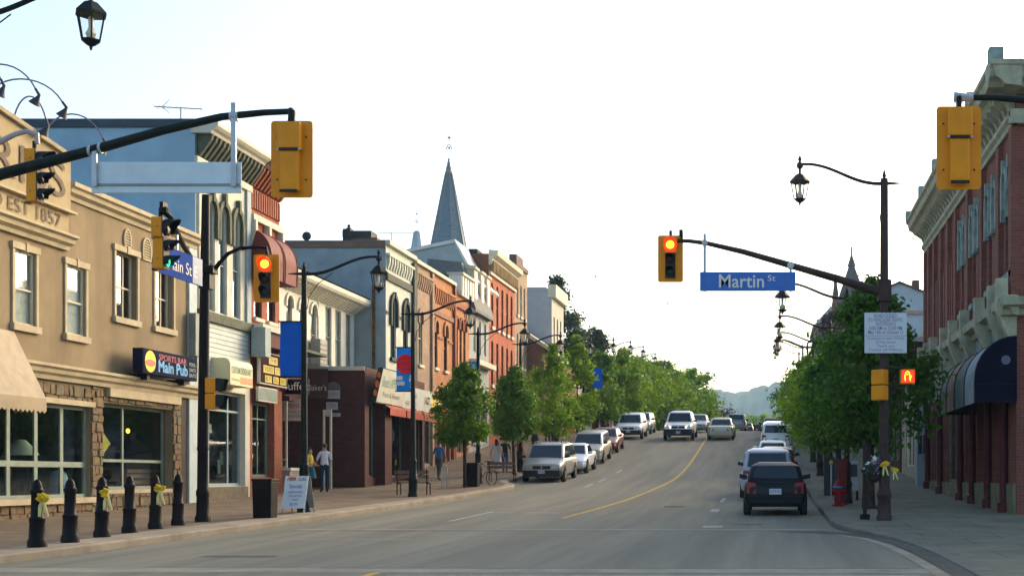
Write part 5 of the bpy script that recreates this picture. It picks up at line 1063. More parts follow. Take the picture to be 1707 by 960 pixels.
# ================================================================== TRAFFIC SIGNALS
M_VISOR = mat('black visor', (0.012, 0.014, 0.014), .5, var=.2); M_LENSD = mat('dark lens', (0.03, 0.012, 0.010), .25, var=.2); M_LENSG = mat('dark green lens', (.01, .03, .025), .25, var=.2)
M_RED = mat('lit red lens', (.8, .05, .02), .4, var=0, emit=(1.0, 0.03, 0.01), estr=0.75); M_REDC = mat('lit lens core', (1, .6, .05), .4, var=0, emit=(1.0, .60, .02), estr=1.3)
M_GRNL = mat('lit green lens', (.02, .5, .3), .4, var=0, emit=(.02, .85, .42), estr=.5)
def signal(loc, rz, label, lit=None, board=True, group=None):
    """local: faces -Y, centre at origin"""
    r = local('traffic_light', label, 'traffic light', loc, rz, group)
    if board:
        b = MB(); rp = [(sx * .24 + .05 * math.cos(a), sz * .49 + .05 * math.sin(a)) for sx, sz, a0 in ((1, 1, 0), (-1, 1, 1), (-1, -1, 2), (1, -1, 3)) for a in [(a0 + q / 4) * math.pi / 2 for q in range(5)]]
        k_ = len(rp); b.add([(x, 0, z) for x, z in rp] + [(x, .012, z) for x, z in rp], [tuple(range(k_)), tuple(reversed(range(k_, 2 * k_)))] + [(i, (i + 1) % k_, k_ + (i + 1) % k_, k_ + i) for i in range(k_)]); b.build('backboard', M_SIGY, r)
    h = MB(); h.box(-.16, .16, -.05, .16, .12, .50); h.box(-.125, .125, -.05, .14, -.46, .115); h.build('housing', M_SIGY, r, bevel=.025)
    MB().box(-.13, .13, .145, .165, .09, .125).build('hinge', M_VISOR, r); MB().box(-.12, .12, .135, .16, -.49, -.455).build('hinge', M_VISOR, r)
    for sx_ in (-1, 1): MB().box(sx_ * .145 - .02, sx_ * .145 + .02, .12, .15, .10, .125).build('latch', M_GALV, r); MB().box(sx_ * .2 - .012, sx_ * .2 + .012, .011, .02, .3, .324).build('bolt', M_VISOR, r); MB().box(sx_ * .2 - .012, sx_ * .2 + .012, .011, .02, -.3, -.276).build('bolt', M_VISOR, r)
    MB().box(-.118, .118, -.062, -.045, -.45, .12).build('door', mat('brown black door', (.040, .026, .020), .6, var=.2), r); MB().box(-.165, .165, -.062, -.045, .13, .49).build('door', M_SIGY if board else M_VISOR, r)
    for k, (z, rd) in enumerate(((.31, .15), (-.02, .10), (-.31, .10))):
        m_ = M_LENSD if k < 2 else M_LENSG
        if lit == 'red' and k == 0: m_ = M_RED
        if lit == 'green' and k == 2: m_ = M_GRNL
        l = MB(); l.lathe([(rd, -.09), (rd * .7, -.105), (.01, -.112)], (0, 0, z), 20, axis='y'); lo = l.build('lens', m_, r, smooth=True)
        if lit == 'red' and k == 0:
            MB().lathe([(.095, -.112), (.06, -.118), (.01, -.12)], (0, 0, z), 16, axis='y').build('glow_core', M_REDC, lo)
        v = MB(); n = 14; dep = .26
        for i in range(n):
            a0 = math.radians(-35) + math.radians(250) * i / n; a1 = math.radians(-35) + math.radians(250) * (i + 1) / n
            ri = rd + .012
            def dp(a): return -.06 - dep * (.35 + .65 * max(0, math.sin(a)))
            v.quad((ri * math.cos(a0), -.05, z + ri * math.sin(a0)), (ri * math.cos(a1), -.05, z + ri * math.sin(a1)), (ri * math.cos(a1), dp(a1), z + ri * math.sin(a1)), (ri * math.cos(a0), dp(a0), z + ri * math.sin(a0)))
        v.build('visor', M_SIGY if board and k == 0 else M_VISOR, r)
    MB().tube([(0, .05, .48), (0, .05, .66)], .035, 8).build('hanger', M_GREENP, r)
    return r
sR = signal((-2.32, 30.5, 5.99 + .55), 0, 'red traffic light on the mast arm with the blue street name sign', 'red')
sL = signal((Xpt(444, 29.8), 29.8, Zpt(0, 464, 29.8)), 0, 'red traffic light in front of the red brick building with maroon awnings', 'red')
sb1 = signal((Xpt(487, 19.7), 19.7, Zpt(0, 266, 19.7)), math.pi, 'yellow back of the traffic light beside the grey sign back', None)
sb1.scale = (1.07, 1.07, 1.06)
sb2 = signal((Xpt(1598, 17.2), 17.2, Zpt(0, 247, 17.2)), math.pi, 'yellow back of the traffic light in front of the red brick cornice', None)
sg1 = signal((Xpt(272, 24.6), 24.6, Zpt(0, 408, 24.6)), math.pi / 2, 'side-on traffic light with lit green lens on the angled arm', 'green', board=False)
sg2 = signal((Xpt(62, 24), 24.0, Zpt(0, 296, 24)), math.pi / 2, 'side-on unlit traffic light in front of the sign gable', None, board=False)
# masts and arms
mr = thing('mast_arm', 'brown mast arm reaching left from the tall lamp pole over the street', 'mast arm', (2.62, 30.5, 5.8))
za = lambda py: Zpt(0, py, 30.5); xa = lambda px: Xpt(px, 30.5)
MB().tube([(2.62, 30.5, za(489)), (xa(1400), 30.5, za(466)), (xa(1320), 30.5, za(443)), (xa(1240), 30.5, za(420)), (xa(1180), 30.5, za(406)), (xa(1150), 30.5, za(402)), (xa(1120), 30.5, za(401))], [.11, .095, .08, .068, .055, .048, .045], 10).build('arm', M_BROWNP, mr, smooth=True)
MB().tube([(xa(1121), 30.5, za(399)), (xa(1117), 30.54, za(404)), (xa(1117), 30.55, za(413))], .05, 8).build('elbow', M_BROWNP, mr); MB().lathe([(.17, 5.55), (.17, 6.05)], (2.62, 30.5, 0), 12).build('collar', M_BROWNP, mr)
MB().tube([(xa(1136), 30.5, za(402)), (xa(1136), 30.5, za(394))], .02, 6).box(xa(1132.5), xa(1138.5), 30.4, 30.6, za(394), za(384)).build('detector', M_GREENP, mr)
nb = thing('street_sign', 'blue street name sign with white lettering hung from the mast arm', 'sign', (xa(1246), 30.44, za(485)))
MB().box(xa(1167), xa(1326), 30.42, 30.45, za(486), za(454)).build('plate', mat('street sign blue', (0.055, 0.165, 0.50), .6, var=.08, scale=3), nb, bevel=.01)
lettering(nb, "Martin", (xa(1236), 30.42, za(470.5)), (1, 0, 0), (0, 0, 1), .43, M_TRIMW, 75 / 72.13, .003, bold=.012); lettering(nb, "St", (xa(1286), 30.42, za(465)), (1, 0, 0), (0, 0, 1), .20, M_TRIMW, 13 / 72.13, .003)
MB().box(xa(1172.5), xa(1177), 30.46, 30.50, za(486), za(390)).build('hanger', M_GALV, nb); MB().box(xa(1316), xa(1320), 30.46, 30.50, za(486), za(438)).build('hanger', M_GALV, nb); MB().lathe([(.07, -.08), (.07, .08)], (xa(1175), 30.5, za(405)), 10, axis='y').build('clamp', M_GALV, nb); MB().lathe([(.08, -.1), (.08, .1)], (xa(1318), 30.5, za(443)), 10, axis='y').build('clamp', M_GALV, nb)
xb = lambda px: Xpt(px, 19.7); zc = lambda py: Zpt(0, py, 19.7)
ml = thing('mast_arm', 'dark green mast arm sloping up across the blue side wall', 'mast arm', (-12.15, 19.7, 5.3))
MB().tube([(-12.14, 19.79, zc(312)), (xb(0), 19.7, zc(291)), (xb(150), 19.7, zc(252)), (xb(270), 19.7, zc(218)), (xb(370), 19.7, zc(195)), (xb(440), 19.7, zc(188)), (xb(487), 19.7, zc(186))], [.10, .085, .075, .065, .055, .048, .045], 10).build('arm', M_GREENP, ml, smooth=True)
MB().tube([(xb(484), 19.7, zc(185)), (xb(488), 19.67, zc(188)), (xb(488), 19.65, zc(204))], .055, 8).build('elbow', M_GREENP, ml)
for px in (151, 168): MB().lathe([(.082, -.02), (.082, .02)], (xb(px), 19.7, zc(252 if px < 160 else 247)), 10, axis='x').build('band', M_GALV, ml)
ss = thing('street_sign', 'unlettered grey back of a street sign hung under the dark green mast arm', 'sign', (xb(280), 19.7, zc(322)))
MB().box(xb(152), xb(402), 19.7, 19.73, zc(322), zc(270)).build('plate', mat('aluminium sheet', (0.60, 0.70, 0.74), .6, .0, var=.08, scale=2), ss, bevel=.012)
MB().box(xb(153), xb(401), 19.68, 19.7, zc(310), zc(306.5)).build('rail', mat('aluminium dull', (.22, .26, .27), .5, .2, var=.1), ss)
MB().box(xb(387.5), xb(395.5), 19.64, 19.68, zc(312), zc(173)).build('hanger', M_GALV, ss); MB().box(xb(156), xb(164), 19.64, 19.68, zc(312), zc(250)).build('hanger', M_GALV, ss); MB().lathe([(.075, -.06), (.075, .06)], (xb(391), 19.7, zc(195)), 10, axis='x').build('clamp', M_GALV, ss)
xd = lambda px: Xpt(px, 17.2); zd = lambda py: Zpt(0, py, 17.2)
m3 = thing('mast_arm', 'dark arm with grey end coupling reaching in over the right pavement', 'mast arm', (6.4, 17.2, 6.2))
MB().tube([(6.4, 17.2, 5.6), (4.8, 17.2, zd(185)), (xd(1707), 17.2, zd(167)), (xd(1660), 17.2, zd(163)), (xd(1612), 17.2, zd(163))], [.09, .07, .048, .042, .038], 10).build('arm', M_GREENP, m3, smooth=True); MB().tube([(xd(1622), 17.2, zd(163)), (xd(1610), 17.2, zd(163)), (xd(1590), 17.2, zd(162))], [.05, .055, .07], 8).tube([(xd(1598), 17.2, zd(165)), (xd(1598), 17.16, zd(180))], [.06, .04], 8).build('coupling', M_GALV, m3, smooth=True)
MB().tube([(6.4, 17.2, 0), (6.4, 17.2, 7.2)], .12, 12).build('pole', M_BROWNP, m3)
# far-left signal pole
yp = 29.8; xp_ = Xpt(338, yp); gp_ = sg(yp); xe = lambda px: Xpt(px, yp); ze_ = lambda py: Zpt(0, py, yp)
tp = thing('signal_pole', 'black traffic signal pole at the end of the bollard row', 'pole', (xp_, yp, gp_))
MB().lathe([(.17, gp_ - .1), (.17, gp_ + .1), (.14, gp_ + .15), (.13, gp_ + .55), (.145, gp_ + .6), (.145, gp_ + .68), (.12, gp_ + .75), (.112, gp_ + 1.6), (.13, gp_ + 1.64), (.11, gp_ + 1.72)], (xp_, yp, 0), 14).build('base', M_BLACK, tp, smooth=True)
MB().tube([(xp_, yp, gp_ + 1.6), (xp_ + .05, yp, ze_(460)), (xp_ + .07, yp, ze_(325))], [.12, .105, .085], 12).build('pole', M_BLACK, tp, smooth=True)
MB().box(xe(333), xe(360), yp - .16, yp + .16, ze_(456), ze_(444)).box(xe(336), xe(354), yp - .15, yp + .15, ze_(482), ze_(458)).build('bracket_box', M_BLACK, tp)
MB().tube([(xe(357), yp, ze_(450)), (xe(366), yp, ze_(438)), (xe(380), yp, ze_(423)), (xe(400), yp, ze_(414)), (xe(425), yp, ze_(412)), (xe(444), yp, ze_(413)), (xe(446), yp, ze_(425))], [.05, .048, .045, .04, .038, .036, .036], 8).build('arm', M_BLACK, tp, smooth=True)
MB().tube([(xp_, yp, ze_(462)), (Xpt(305, 27.4), 27.4, Zpt(0, 408, 27.4)), (Xpt(284, 24.7), 24.7, Zpt(0, 362, 24.7)), (Xpt(273, 24.6), 24.6, Zpt(0, 353, 24.6))], [.06, .055, .05, .05], 8).build('arm', M_BLACK, tp, smooth=True)
MB().lathe([(.03, 0), (.09, .03), (.09, .12), (.03, .16)], (Xpt(273, 24.6), 24.6, Zpt(0, 358, 24.6)), 10).box(Xpt(270, 24.6), Xpt(276, 24.6), 24.5, 24.7, Zpt(0, 347, 24.6), Zpt(0, 338, 24.6)).build('arm_end', M_BLACK, tp)
ns = thing('street_sign', 'blue street sign with pink corner seen edge-on beside the green light', 'sign', (-11.9, 26.4, 5.6))
FSn = FR((-11.72, 0, 0), (0.0, 1, 0), (1, 0, 0))
MB().fbox(FSn, 25.15, 27.2, 5.42, 5.98, -.02, .0).build('plate', mat('matt sign blue', (0.03, 0.07, 0.30), .85, var=.12, scale=3, spec=.03), ns); MB().fbox(FSn, 25.15, 25.7, 5.68, 5.975, .001, .005).build('pink_corner', mat('sign magenta', (.55, .04, .16), .5, var=.1), ns); sign_text(ns, FSn, "Main St E", 26.3, 5.66, .004, .34, M_TRIMW, 1.3); MB().fbox(FSn, 26.1, 26.16, 5.9, 6.55, -.05, -.02).build('hanger', M_GALV, ns); MB().fbox(FSn, 26.75, 27.2, 5.43, 5.97, .001, .005).build('pale_end', mat('faded sign end', (.40, .42, .48), .6, var=.15), ns)
# side pole beyond the frame edge with pale arm
sp = thing('signal_pole', 'pale grey arm holding the side-on traffic light at the sign gable', 'pole', (-15.6, 24, sg(24)))
MB().tube([(-15.6, 24, sg(24) - .1), (-15.6, 24, 7.2)], .1, 10).build('pole', M_GALV, sp); MB().tube([(-15.6, 24, 6.9), (Xpt(0, 24), 24, Zpt(0, 237, 24)), (Xpt(25, 24), 24, Zpt(0, 224, 24)), (Xpt(45, 24), 24, Zpt(0, 219, 24)), (Xpt(62, 24), 24, Zpt(0, 224, 24)), (Xpt(62, 24), 24, Zpt(0, 240, 24))], [.06, .055, .05, .045, .045, .045], 8).build('arm', mat('pale lilac steel', (.42, .38, .40), .5, .2), sp, smooth=True)
# pedestrian signals
def ped(loc, rz, label, hand=False):
    r = local('pedestrian_signal', label, 'pedestrian signal', loc, rz); n = 1 if hand else 2
    for k in range(n):
        z = -.2 - .36 * k; MB().box(-.17, .17, -.05, .17, z - .17, z + .17).build('housing', M_SIGY, r, bevel=.02); MB().box(-.15, .15, -.062, -.045, z - .15, z + .15).build('face', M_VISOR, r)
        v = MB(); v.quad((-.16, -.06, z + .165), (.16, -.06, z + .165), (.16, -.26, z + .15), (-.16, -.26, z + .15)); v.quad((-.16, -.06, z + .165), (-.16, -.26, z + .15), (-.16, -.2, z - .1), (-.16, -.06, z - .12)); v.quad((.16, -.06, z + .165), (.16, -.26, z + .15), (.16, -.2, z - .1), (.16, -.06, z - .12)); v.build('visor', M_VISOR, r)
    if hand:
        h = MB(); h.box(-.145, .145, -.066, -.061, -.345, -.055); lens = h.build('lens', M_RED, r)
        o = MB()
        for p in ([(-.06, -.30), (-.07, -.2), (-.05, -.12), (-.01, -.085), (.03, -.11), (.045, -.17), (.04, -.24), (.06, -.30)], [(.04, -.17), (.085, -.19), (.06, -.24)], [(-.03, -.16), (.01, -.15)]):
            o.tube([(a, -.072, b) for a, b in p], .011, 5)
        o.build('hand_outline', M_REDC, r)
    return r
ped((Xpt(1470, 30.2), 30.35, Zpt(0, 614, 30.3)), math.pi * .78, 'yellow double pedestrian signal backs on the right lamp pole')
ped((Xpt(1513, 30.3), 30.3, Zpt(0, 613, 30.3)), 0, 'lit red hand pedestrian signal on the right lamp pole', True)
ped((Xpt(361, 29.7), 29.6, Zpt(0, 628, 29.6)), math.pi * .55, 'yellow double pedestrian signal on the black signal pole')
t = thing('signal_bracket', 'dark bracket holding the red hand signal to the pole', 'bracket', (2.9, 30.4, 3.9)); MB().tube([(2.62, 30.42, 4.02), (3.1, 30.42, 4.02)], .03, 6).tube([(2.62, 30.42, 3.6), (3.1, 30.42, 3.6)], .03, 6).build('tube', M_BROWNP, t)
# white closure notice
nt_ = thing('notice_sign', 'white road closure notice with printed lines on the right pole', 'sign', (xa(1475), 30.3, za(590)))
MB().box(xa(1440), xa(1510), 30.28, 30.31, za(590), za(523)).build('plate', mat('white sign sheet', (.58, .62, .66), .5, var=.06), nt_, bevel=.01)
M_PR = mat('dull print', (.26, .22, .30), .7, var=.2)
for i, (tx_, sz, w_) in enumerate((("ROAD CLOSED", .12, .52), ("TO VEHICULAR TRAFFIC", .12, .80), ("SATURDAYS", .12, .46), ("5:00 AM to 12:00 PM", .12, .74), ("May 19th to October 13", .12, .80))): lettering(nt_, tx_, (xa(1475), 30.28, za(528.5 + i * 6.8)), (1, 0, 0), (0, 0, 1), sz, M_PR, w_, .003, bold=.01)
for i, (tx_, w_) in enumerate((("Downtown Farmers' Market", .84), ("of Main Street", .46), ("Thank you", .40), ("Town of Milton", .78))): lettering(nt_, tx_, (xa(1475), 30.28, za(565.5 + i * 6.3)), (1, 0, 0), (0, 0, 1), .09, M_PR, w_, .003)
MB().box(xa(1441), xa(1509), 30.275, 30.28, za(561.8), za(561.2)).build('rule', M_PR, nt_)

# ================================================================== BANNERS
M_BNB = mat('blue banner cloth', (0.004, 0.115, 0.58), .8, var=.06, scale=3); M_BNS = mat('sky blue banner cloth', (0.010, 0.27, 0.78), .8, var=.06, scale=3); M_BNR = mat('red print', (0.75, 0.02, 0.03), .7, var=.06)
def banner(Y, x0, x1, y0, y1, label, disc=False, pole_x=-12.2, m=None):
    X0, X1, Z0, Z1 = Xpt(x0, Y), Xpt(x1, Y), Zpt(0, y1, Y), Zpt(0, y0, Y)
    b = thing('banner', label, 'banner', ((X0 + X1) / 2, Y, Z0), group='banners on the lamp posts')
    c = MB(); n = 8; k = 10
    for j in range(k + 1):
        for i in range(n + 1):
            u, v = i / n, j / k; c.v.append((X0 + (X1 - X0) * u, Y - .02 * math.sin(u * 4 + v * 5) * math.sin(v * math.pi) , Z0 + (Z1 - Z0) * v))
    for j in range(k):
        for i in range(n): q = j * (n + 1) + i; c.f.append((q, q + 1, q + n + 2, q + n + 1)); c.m.append(0)
    c.build('cloth', m or M_BNB, b, smooth=True)
    MB().tube([(X0 - .05, Y, Z1), (pole_x, Y, Z1)], .02, 6).tube([(X0 - .05, Y, Z0), (pole_x, Y, Z0)], .02, 6).build('rod', M_BLACK, b)
    if disc:
        cx_, cz_, r_ = (X0 + X1) / 2, Z0 + (Z1 - Z0) * .62, (X1 - X0) * .49
        MB().poly([(cx_ + r_ * math.cos(a), Y - .03, cz_ + r_ * 1.12 * math.sin(a)) for a in [i * math.pi / 16 for i in range(32)]]).build('red_disc', M_BNR, b)
        for (px, pz, w_, h_) in ((.2, .30, .3, .09), (.25, .18, .42, .09), (.85, .34, .2, .07), (.85, .26, .28, .08), (.88, .17, .2, .04), (.88, .10, .2, .05)):
            MB().box(X0 + (X1 - X0) * (px - w_ / 2), min(X1, X0 + (X1 - X0) * (px + w_ / 2)), Y - .034, Y - .03, Z0 + (Z1 - Z0) * (pz - h_ / 2), Z0 + (Z1 - Z0) * (pz + h_ / 2)).build('white_print', M_TRIMW, b)
        for pz in (.74, .63, .5): MB().box(cx_ - r_ * .45, cx_ + r_ * .5, Y - .034, Y - .031, Z0 + (Z1 - Z0) * pz, Z0 + (Z1 - Z0) * (pz + .012)).build('dark_print', mat('dark red print', (.35, .01, .03), .7), b)
banner(34.5, 467, 503, 536, 628, 'plain blue banner on the lamp post by the maroon awning')
banner(45, 661, 691, 579, 652, 'sky blue banner with a large red disc', True, m=M_BNS)
banner(55, 777, 796, 604, 640, 'blue banner behind the first small street tree', m=M_BNS)
banner(64.3, 853, 866, 612, 640, 'blue banner showing through the second small street tree')
banner(86, 989, 1004, 614, 648, 'blue banner above the red parked sedan')

# ================================================================== BOLLARDS, BINS, BOARDS
bol = local('bollard', 'black cast iron bollard', 'bollard', (0, 0, 0), 0, 'black bollards along the kerb')
MB().lathe([(r_ * .74, z_) for r_, z_ in [(.20, -.05), (.20, .10), (.17, .14), (.155, .40), (.165, .43), (.165, .47), (.13, .50), (.118, .86), (.135, .88), (.135, .93), (.11, .95), (.105, .99), (.08, 1.06), (.03, 1.10), (.005, 1.11)]], n=14).build('post', M_BLACK, bol, smooth=True)
MB().lathe([(.106, .885), (.106, .925)], n=14).build('ring', M_BLACK, bol)
BP = [(62, 21.5), (117, 22.7), (170, 24.2), (216, 25.6), (259, 27.0), (297, 28.3)]
labs = ['first black bollard of the kerb row, with yellow bow, farthest from the signal pole', 'second black bollard of the kerb row, without a bow', 'third black bollard of the kerb row, with yellow bow', 'fourth black bollard of the kerb row, without a bow', 'fifth black bollard of the kerb row, with yellow bow', 'sixth black bollard of the kerb row, next to the signal pole']
for i, (px, y) in enumerate(BP):
    loc = (Xpt(px, y), y, sg(y))
    if i == 0: bol.location = loc; bol['label'] = labs[0]
    else: dup(bol, loc, random.uniform(0, 3), labs[i])
M_BOW = mat('yellow ribbon', (0.70, 0.45, 0.02), .7, var=.2, scale=8); M_BOWP = mat('pale yellow ribbon', (.72, .62, .25), .7, var=.2, scale=8)
def bow(x, y, z, label, k=1.0, group='yellow ribbon bows'):
    t = thing('ribbon_bow', label, 'bow', (x, y, z), group=group); m = MB(); R = random.Random(int(x * 100))
    for i in range(9):
        a = R.uniform(0, 6.28); e = R.uniform(-.5, 1.0); d = Vector((math.cos(a) * math.cos(e), -abs(math.sin(a)) * math.cos(e) * .6, math.sin(e))) * R.uniform(.09, .14) * k
        s = Vector((-d.z, 0, d.x)).normalized() * .035 * k if d.length else Vector((.03, 0, 0)); c = Vector((x, y, z))
        m.tube([c, c + d * .6 + s, c + d, c + d * .6 - s, c], [.012 * k, .03 * k, .028 * k, .03 * k, .012 * k], 6)
    m.build('loops', M_BOW, t, smooth=True)
    q = MB()
    for s_ in (-1, 1): q.tube([(x, y, z), (x + s_ * .04 * k, y - .02, z - .14 * k), (x + s_ * .07 * k + .02, y - .02, z - .30 * k)], [.02 * k, .028 * k, .022 * k], 5)
    q.build('tails', M_BOWP, t, smooth=True)
for i, lb in ((0, 'yellow ribbon bow on the bollard farthest from the signal pole'), (2, 'yellow ribbon bow on the third bollard'), (4, 'yellow ribbon bow on the fifth bollard')):
    px, y = BP[i]; bow(Xpt(px, y) + .13, y - .06, sg(y) + .80, lb, 1.0)
bow(2.62, 30.33, sg(30.5) + 1.28, 'yellow ribbon bow with pale tails on the right lamp pole', .85)
bow(2.85, 30.36, sg(30.5) + 1.15, 'smaller yellow ribbon bow hanging off the right lamp pole', .7)
def bin_(loc, w_, h_, label):
    b = local('trash_bin', label, 'trash bin', loc); MB().hexa([(-w_ * .46, -w_ * .46, 0), (w_ * .46, -w_ * .46, 0), (w_ * .46, w_ * .46, 0), (-w_ * .46, w_ * .46, 0), (-w_ * .5, -w_ * .5, h_ * .93), (w_ * .5, -w_ * .5, h_ * .93), (w_ * .5, w_ * .5, h_ * .93), (-w_ * .5, w_ * .5, h_ * .93)]).build('body', M_BLACK, b, bevel=.015)
    MB().box(-w_ * .53, w_ * .53, -w_ * .53, w_ * .53, h_ * .932, h_).build('rim', M_BLACK, b, bevel=.012)
    for i in range(5):
        x = -w_ * .38 + i * w_ * .19; MB().hexa([(x - .02, -w_ * .465, .05), (x + .02, -w_ * .465, .05), (x + .02, -w_ * .44, .05), (x - .02, -w_ * .44, .05), (x - .02, -w_ * .51, h_ * .9), (x + .02, -w_ * .51, h_ * .9), (x + .02, -w_ * .48, h_ * .9), (x - .02, -w_ * .48, h_ * .9)]).build('slat', M_BLACK, b)
    return b
bin_((Xpt(442, 31.6), 31.6, sg(31.6)), .46, .93, 'black slatted trash bin beside the white sandwich board'); bin_((Xpt(787, 52.5), 52.5, sg(52.5)), .55, .95, 'black slatted trash bin under the first small street tree')
ab = local('sandwich_board', 'white sandwich board with blue handwriting beside the trash bin', 'sign', (Xpt(497, 34.2), 34.2, sg(34.2)), RAD(-6))
M_WB = mat('white board', (.62, .68, .72), .5, var=.06); M_BPR = mat('blue marker', (.12, .14, .42), .7)
G2 = lambda u, z, d=0.0: Vector((u, -.30 - d + .26 * z / .95, z))
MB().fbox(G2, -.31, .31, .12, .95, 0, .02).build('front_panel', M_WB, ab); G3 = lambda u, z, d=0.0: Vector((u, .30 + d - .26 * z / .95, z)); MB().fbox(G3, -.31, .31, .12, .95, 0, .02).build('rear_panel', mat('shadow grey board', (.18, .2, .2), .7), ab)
for s_ in (-1, 1): MB().fbox(G2, s_ * .3 - .02, s_ * .3 + .02, 0, .15, 0, .02).build('leg', M_GALV, ab); MB().fbox(G3, s_ * .3 - .02, s_ * .3 + .02, 0, .15, 0, .02).build('leg', M_GALV, ab)
for (tx_, z, sz, w_, m_) in (("PIZZA  SUBS", .86, .12, .5, M_SRED), ("Specials", .68, .15, .34, M_BPR), ("- soup & sandwich", .54, .085, .42, M_BPR), ("- fish and chips", .44, .085, .38, M_BPR), ("- salad", .34, .085, .2, M_BPR), ("$5.99", .22, .11, .2, M_BPR)): sign_text(ab, G2, tx_, 0, z, .022, sz, m_, w_)
MB().fbox(G2, -.2, -.02, .84, .92, .02, .024).build('orange_drawing', MATS['sign orange'], ab)
def bench(loc, rz, label):
    b = local('park_bench', label, 'bench', loc, rz); mw = mat('bench wood', (.24, .14, .09), .7, var=.2)
    for i in range(3): MB().box(-.6, .6, -.2 + i * .15, -.07 + i * .15, .42, .46).build('slat', mw, b)
    for i in range(2): MB().box(-.6, .6, .25 + i * .03, .28 + i * .03, .58 + i * .16, .70 + i * .16).build('back_slat', mw, b)
    for s_ in (-1, 1): MB().tube([(s_ * .52, -.2, 0), (s_ * .52, -.18, .42)], .022, 6).tube([(s_ * .52, .27, 0), (s_ * .52, .24, .42), (s_ * .52, .31, .9)], .022, 6).tube([(s_ * .52, -.18, .4), (s_ * .52, .24, .4)], .02, 6).build('leg_frame', M_BLACK, b)
bench((Xpt(690, 46.3), 46.3, sg(46.3)), math.pi, 'wooden bench behind the lamp post with the red disc banner'); bench((Xpt(838, 55.8), 55.8, sg(55.8)), math.pi, 'wooden bench in front of the silver minivan under street tree')
# bicycle + rack
bk = local('bicycle', 'dark bicycle leaning by the trash bin under street tree', 'bicycle', (Xpt(806, 53.2), 53.2, sg(53.2)), RAD(62))
for x in (-.5, .5):
    w_ = MB(); w_.tube([(x + .32 * math.cos(i * math.pi / 10), 0, .33 + .32 * math.sin(i * math.pi / 10)) for i in range(21)], .018, 6); w_.build('tyre', M_BLACK, bk)
    w_ = MB()
    for i in range(8): w_.tube([(x, 0, .33), (x + .31 * math.cos(i * math.pi / 4), 0, .33 + .31 * math.sin(i * math.pi / 4))], .003, 4)
    w_.build('spokes', M_GALV, bk)
MB().tube([(-.5, 0, .33), (-.18, 0, .78), (.34, 0, .80), (.5, 0, .33)], .016, 6).tube([(-.18, 0, .78), (-.08, 0, .33), (.34, 0, .74)], .016, 6).tube([(-.5, 0, .33), (-.08, 0, .33)], .014, 6).build('frame', mat('bike paint', (.05, .03, .03), .4), bk)
MB().box(-.32, -.08, -.06, .06, .86, .91).build('saddle', M_BLACK, bk); MB().tube([(.36, -.26, .98), (.33, -.05, .98), (.33, .05, .98), (.36, .26, .98)], .014, 6).tube([(.33, 0, .8), (.33, 0, .98)], .014, 6).build('handlebar', M_BLACK, bk)
rk = local('bike_rack', 'thin metal hoop rack beside the man in the blue shirt', 'bike rack', (Xpt(741, 51.5), 51.5, sg(51.5)), RAD(10)); MB().tube([(-.1, 0, -.05), (-.1, 0, .8), (-.05, 0, .9), (.05, 0, .9), (.1, 0, .8), (.1, 0, -.05)], .02, 8).build('hoop', M_GALV, rk, smooth=True); MB().box(-.1, .1, -.01, .01, .4, .43).build('bar', M_GALV, rk)
# right pavement furniture
hyd = local('fire_hydrant', 'red fire hydrant with blue and white ring on the right pavement', 'hydrant', (1.95, 38.2, sg(38.2)))
MB().lathe([(.17, 0), (.17, .06), (.12, .08), (.115, .5), (.15, .52), (.15, .57), (.12, .6), (.09, .70), (.03, .76), (.03, .80)], n=14).build('barrel', mat('hydrant red', (.30, .018, .018), .5, var=.15), hyd, smooth=True); MB().lathe([(.07, -.19), (.07, .19)], (0, 0, .42), 10, axis='x').build('outlet', MATS['hydrant red'], hyd); MB().lathe([(.158, .525), (.158, .565)], n=14).build('ring', M_SBLUE, hyd)
rp = local('marker_post', 'tall dull red square post behind the hydrant', 'post', (2.12, 39.2, sg(39.2))); MB().box(-.13, .13, -.13, .13, 0, 1.3).build('post', mat('dull red paint', (.17, .03, .03), .7, var=.2), rp, bevel=.02); MB().box(-.15, .15, -.15, .15, 1.3, 1.36).build('cap', MATS['dull red paint'], rp)
yk = local('hydrant_marker', 'thin post with small yellow knob by the hydrant', 'post', (1.78, 38.9, sg(38.9))); MB().tube([(0, 0, 0), (0, 0, 1.2)], .02, 6).build('rod', M_TRIMC, yk); MB().lathe([(.01, 1.18), (.06, 1.22), (.06, 1.28), (.01, 1.32)], n=10).build('knob', M_YPAINT, yk, smooth=True)
gc = local('parking_meter_box', 'dark grey utility cabinet on the right pavement behind the hatchback', 'cabinet', (2.05, 46, sg(46))); MB().box(-.2, .2, -.2, .2, 0, 1.25).build('case', mat('dark grey cabinet', (.04, .045, .05), .6, var=.15), gc, bevel=.02); MB().box(-.21, .21, -.21, .21, 1.25, 1.3).build('lid', MATS['dark grey cabinet'], gc)
nbx = local('newspaper_box', 'pale grey newspaper box behind the red post', 'newspaper box', (2.6, 42.5, sg(42.5))); MB().box(-.22, .22, -.2, .2, .3, 1.25).build('case', mat('pale grey box', (.36, .40, .40), .6, var=.1), nbx, bevel=.02); MB().box(-.17, .17, -.215, -.2, .75, 1.15).build('pane', MATS['dark pane'], nbx)
for s_ in (-1, 1): MB().box(s_ * .18 - .03, s_ * .18 + .03, -.18, .18, 0, .3).build('leg', M_BLACK, nbx)
hb = local('ticket_stand', 'dark timber stand with cross rail beside the right lamp pole', 'stand', (2.2, 30.9, sg(30.9))); MB().box(-.11, .11, -.1, .1, 0, .12).build('foot', M_BLACK, hb); MB().box(-.045, .045, -.05, .05, .1, 1.75).build('post', mat('dark timber', (.035, .022, .02), .8), hb); MB().box(.04, .38, -.03, .03, .24, .31).build('rail', MATS['dark timber'], hb)
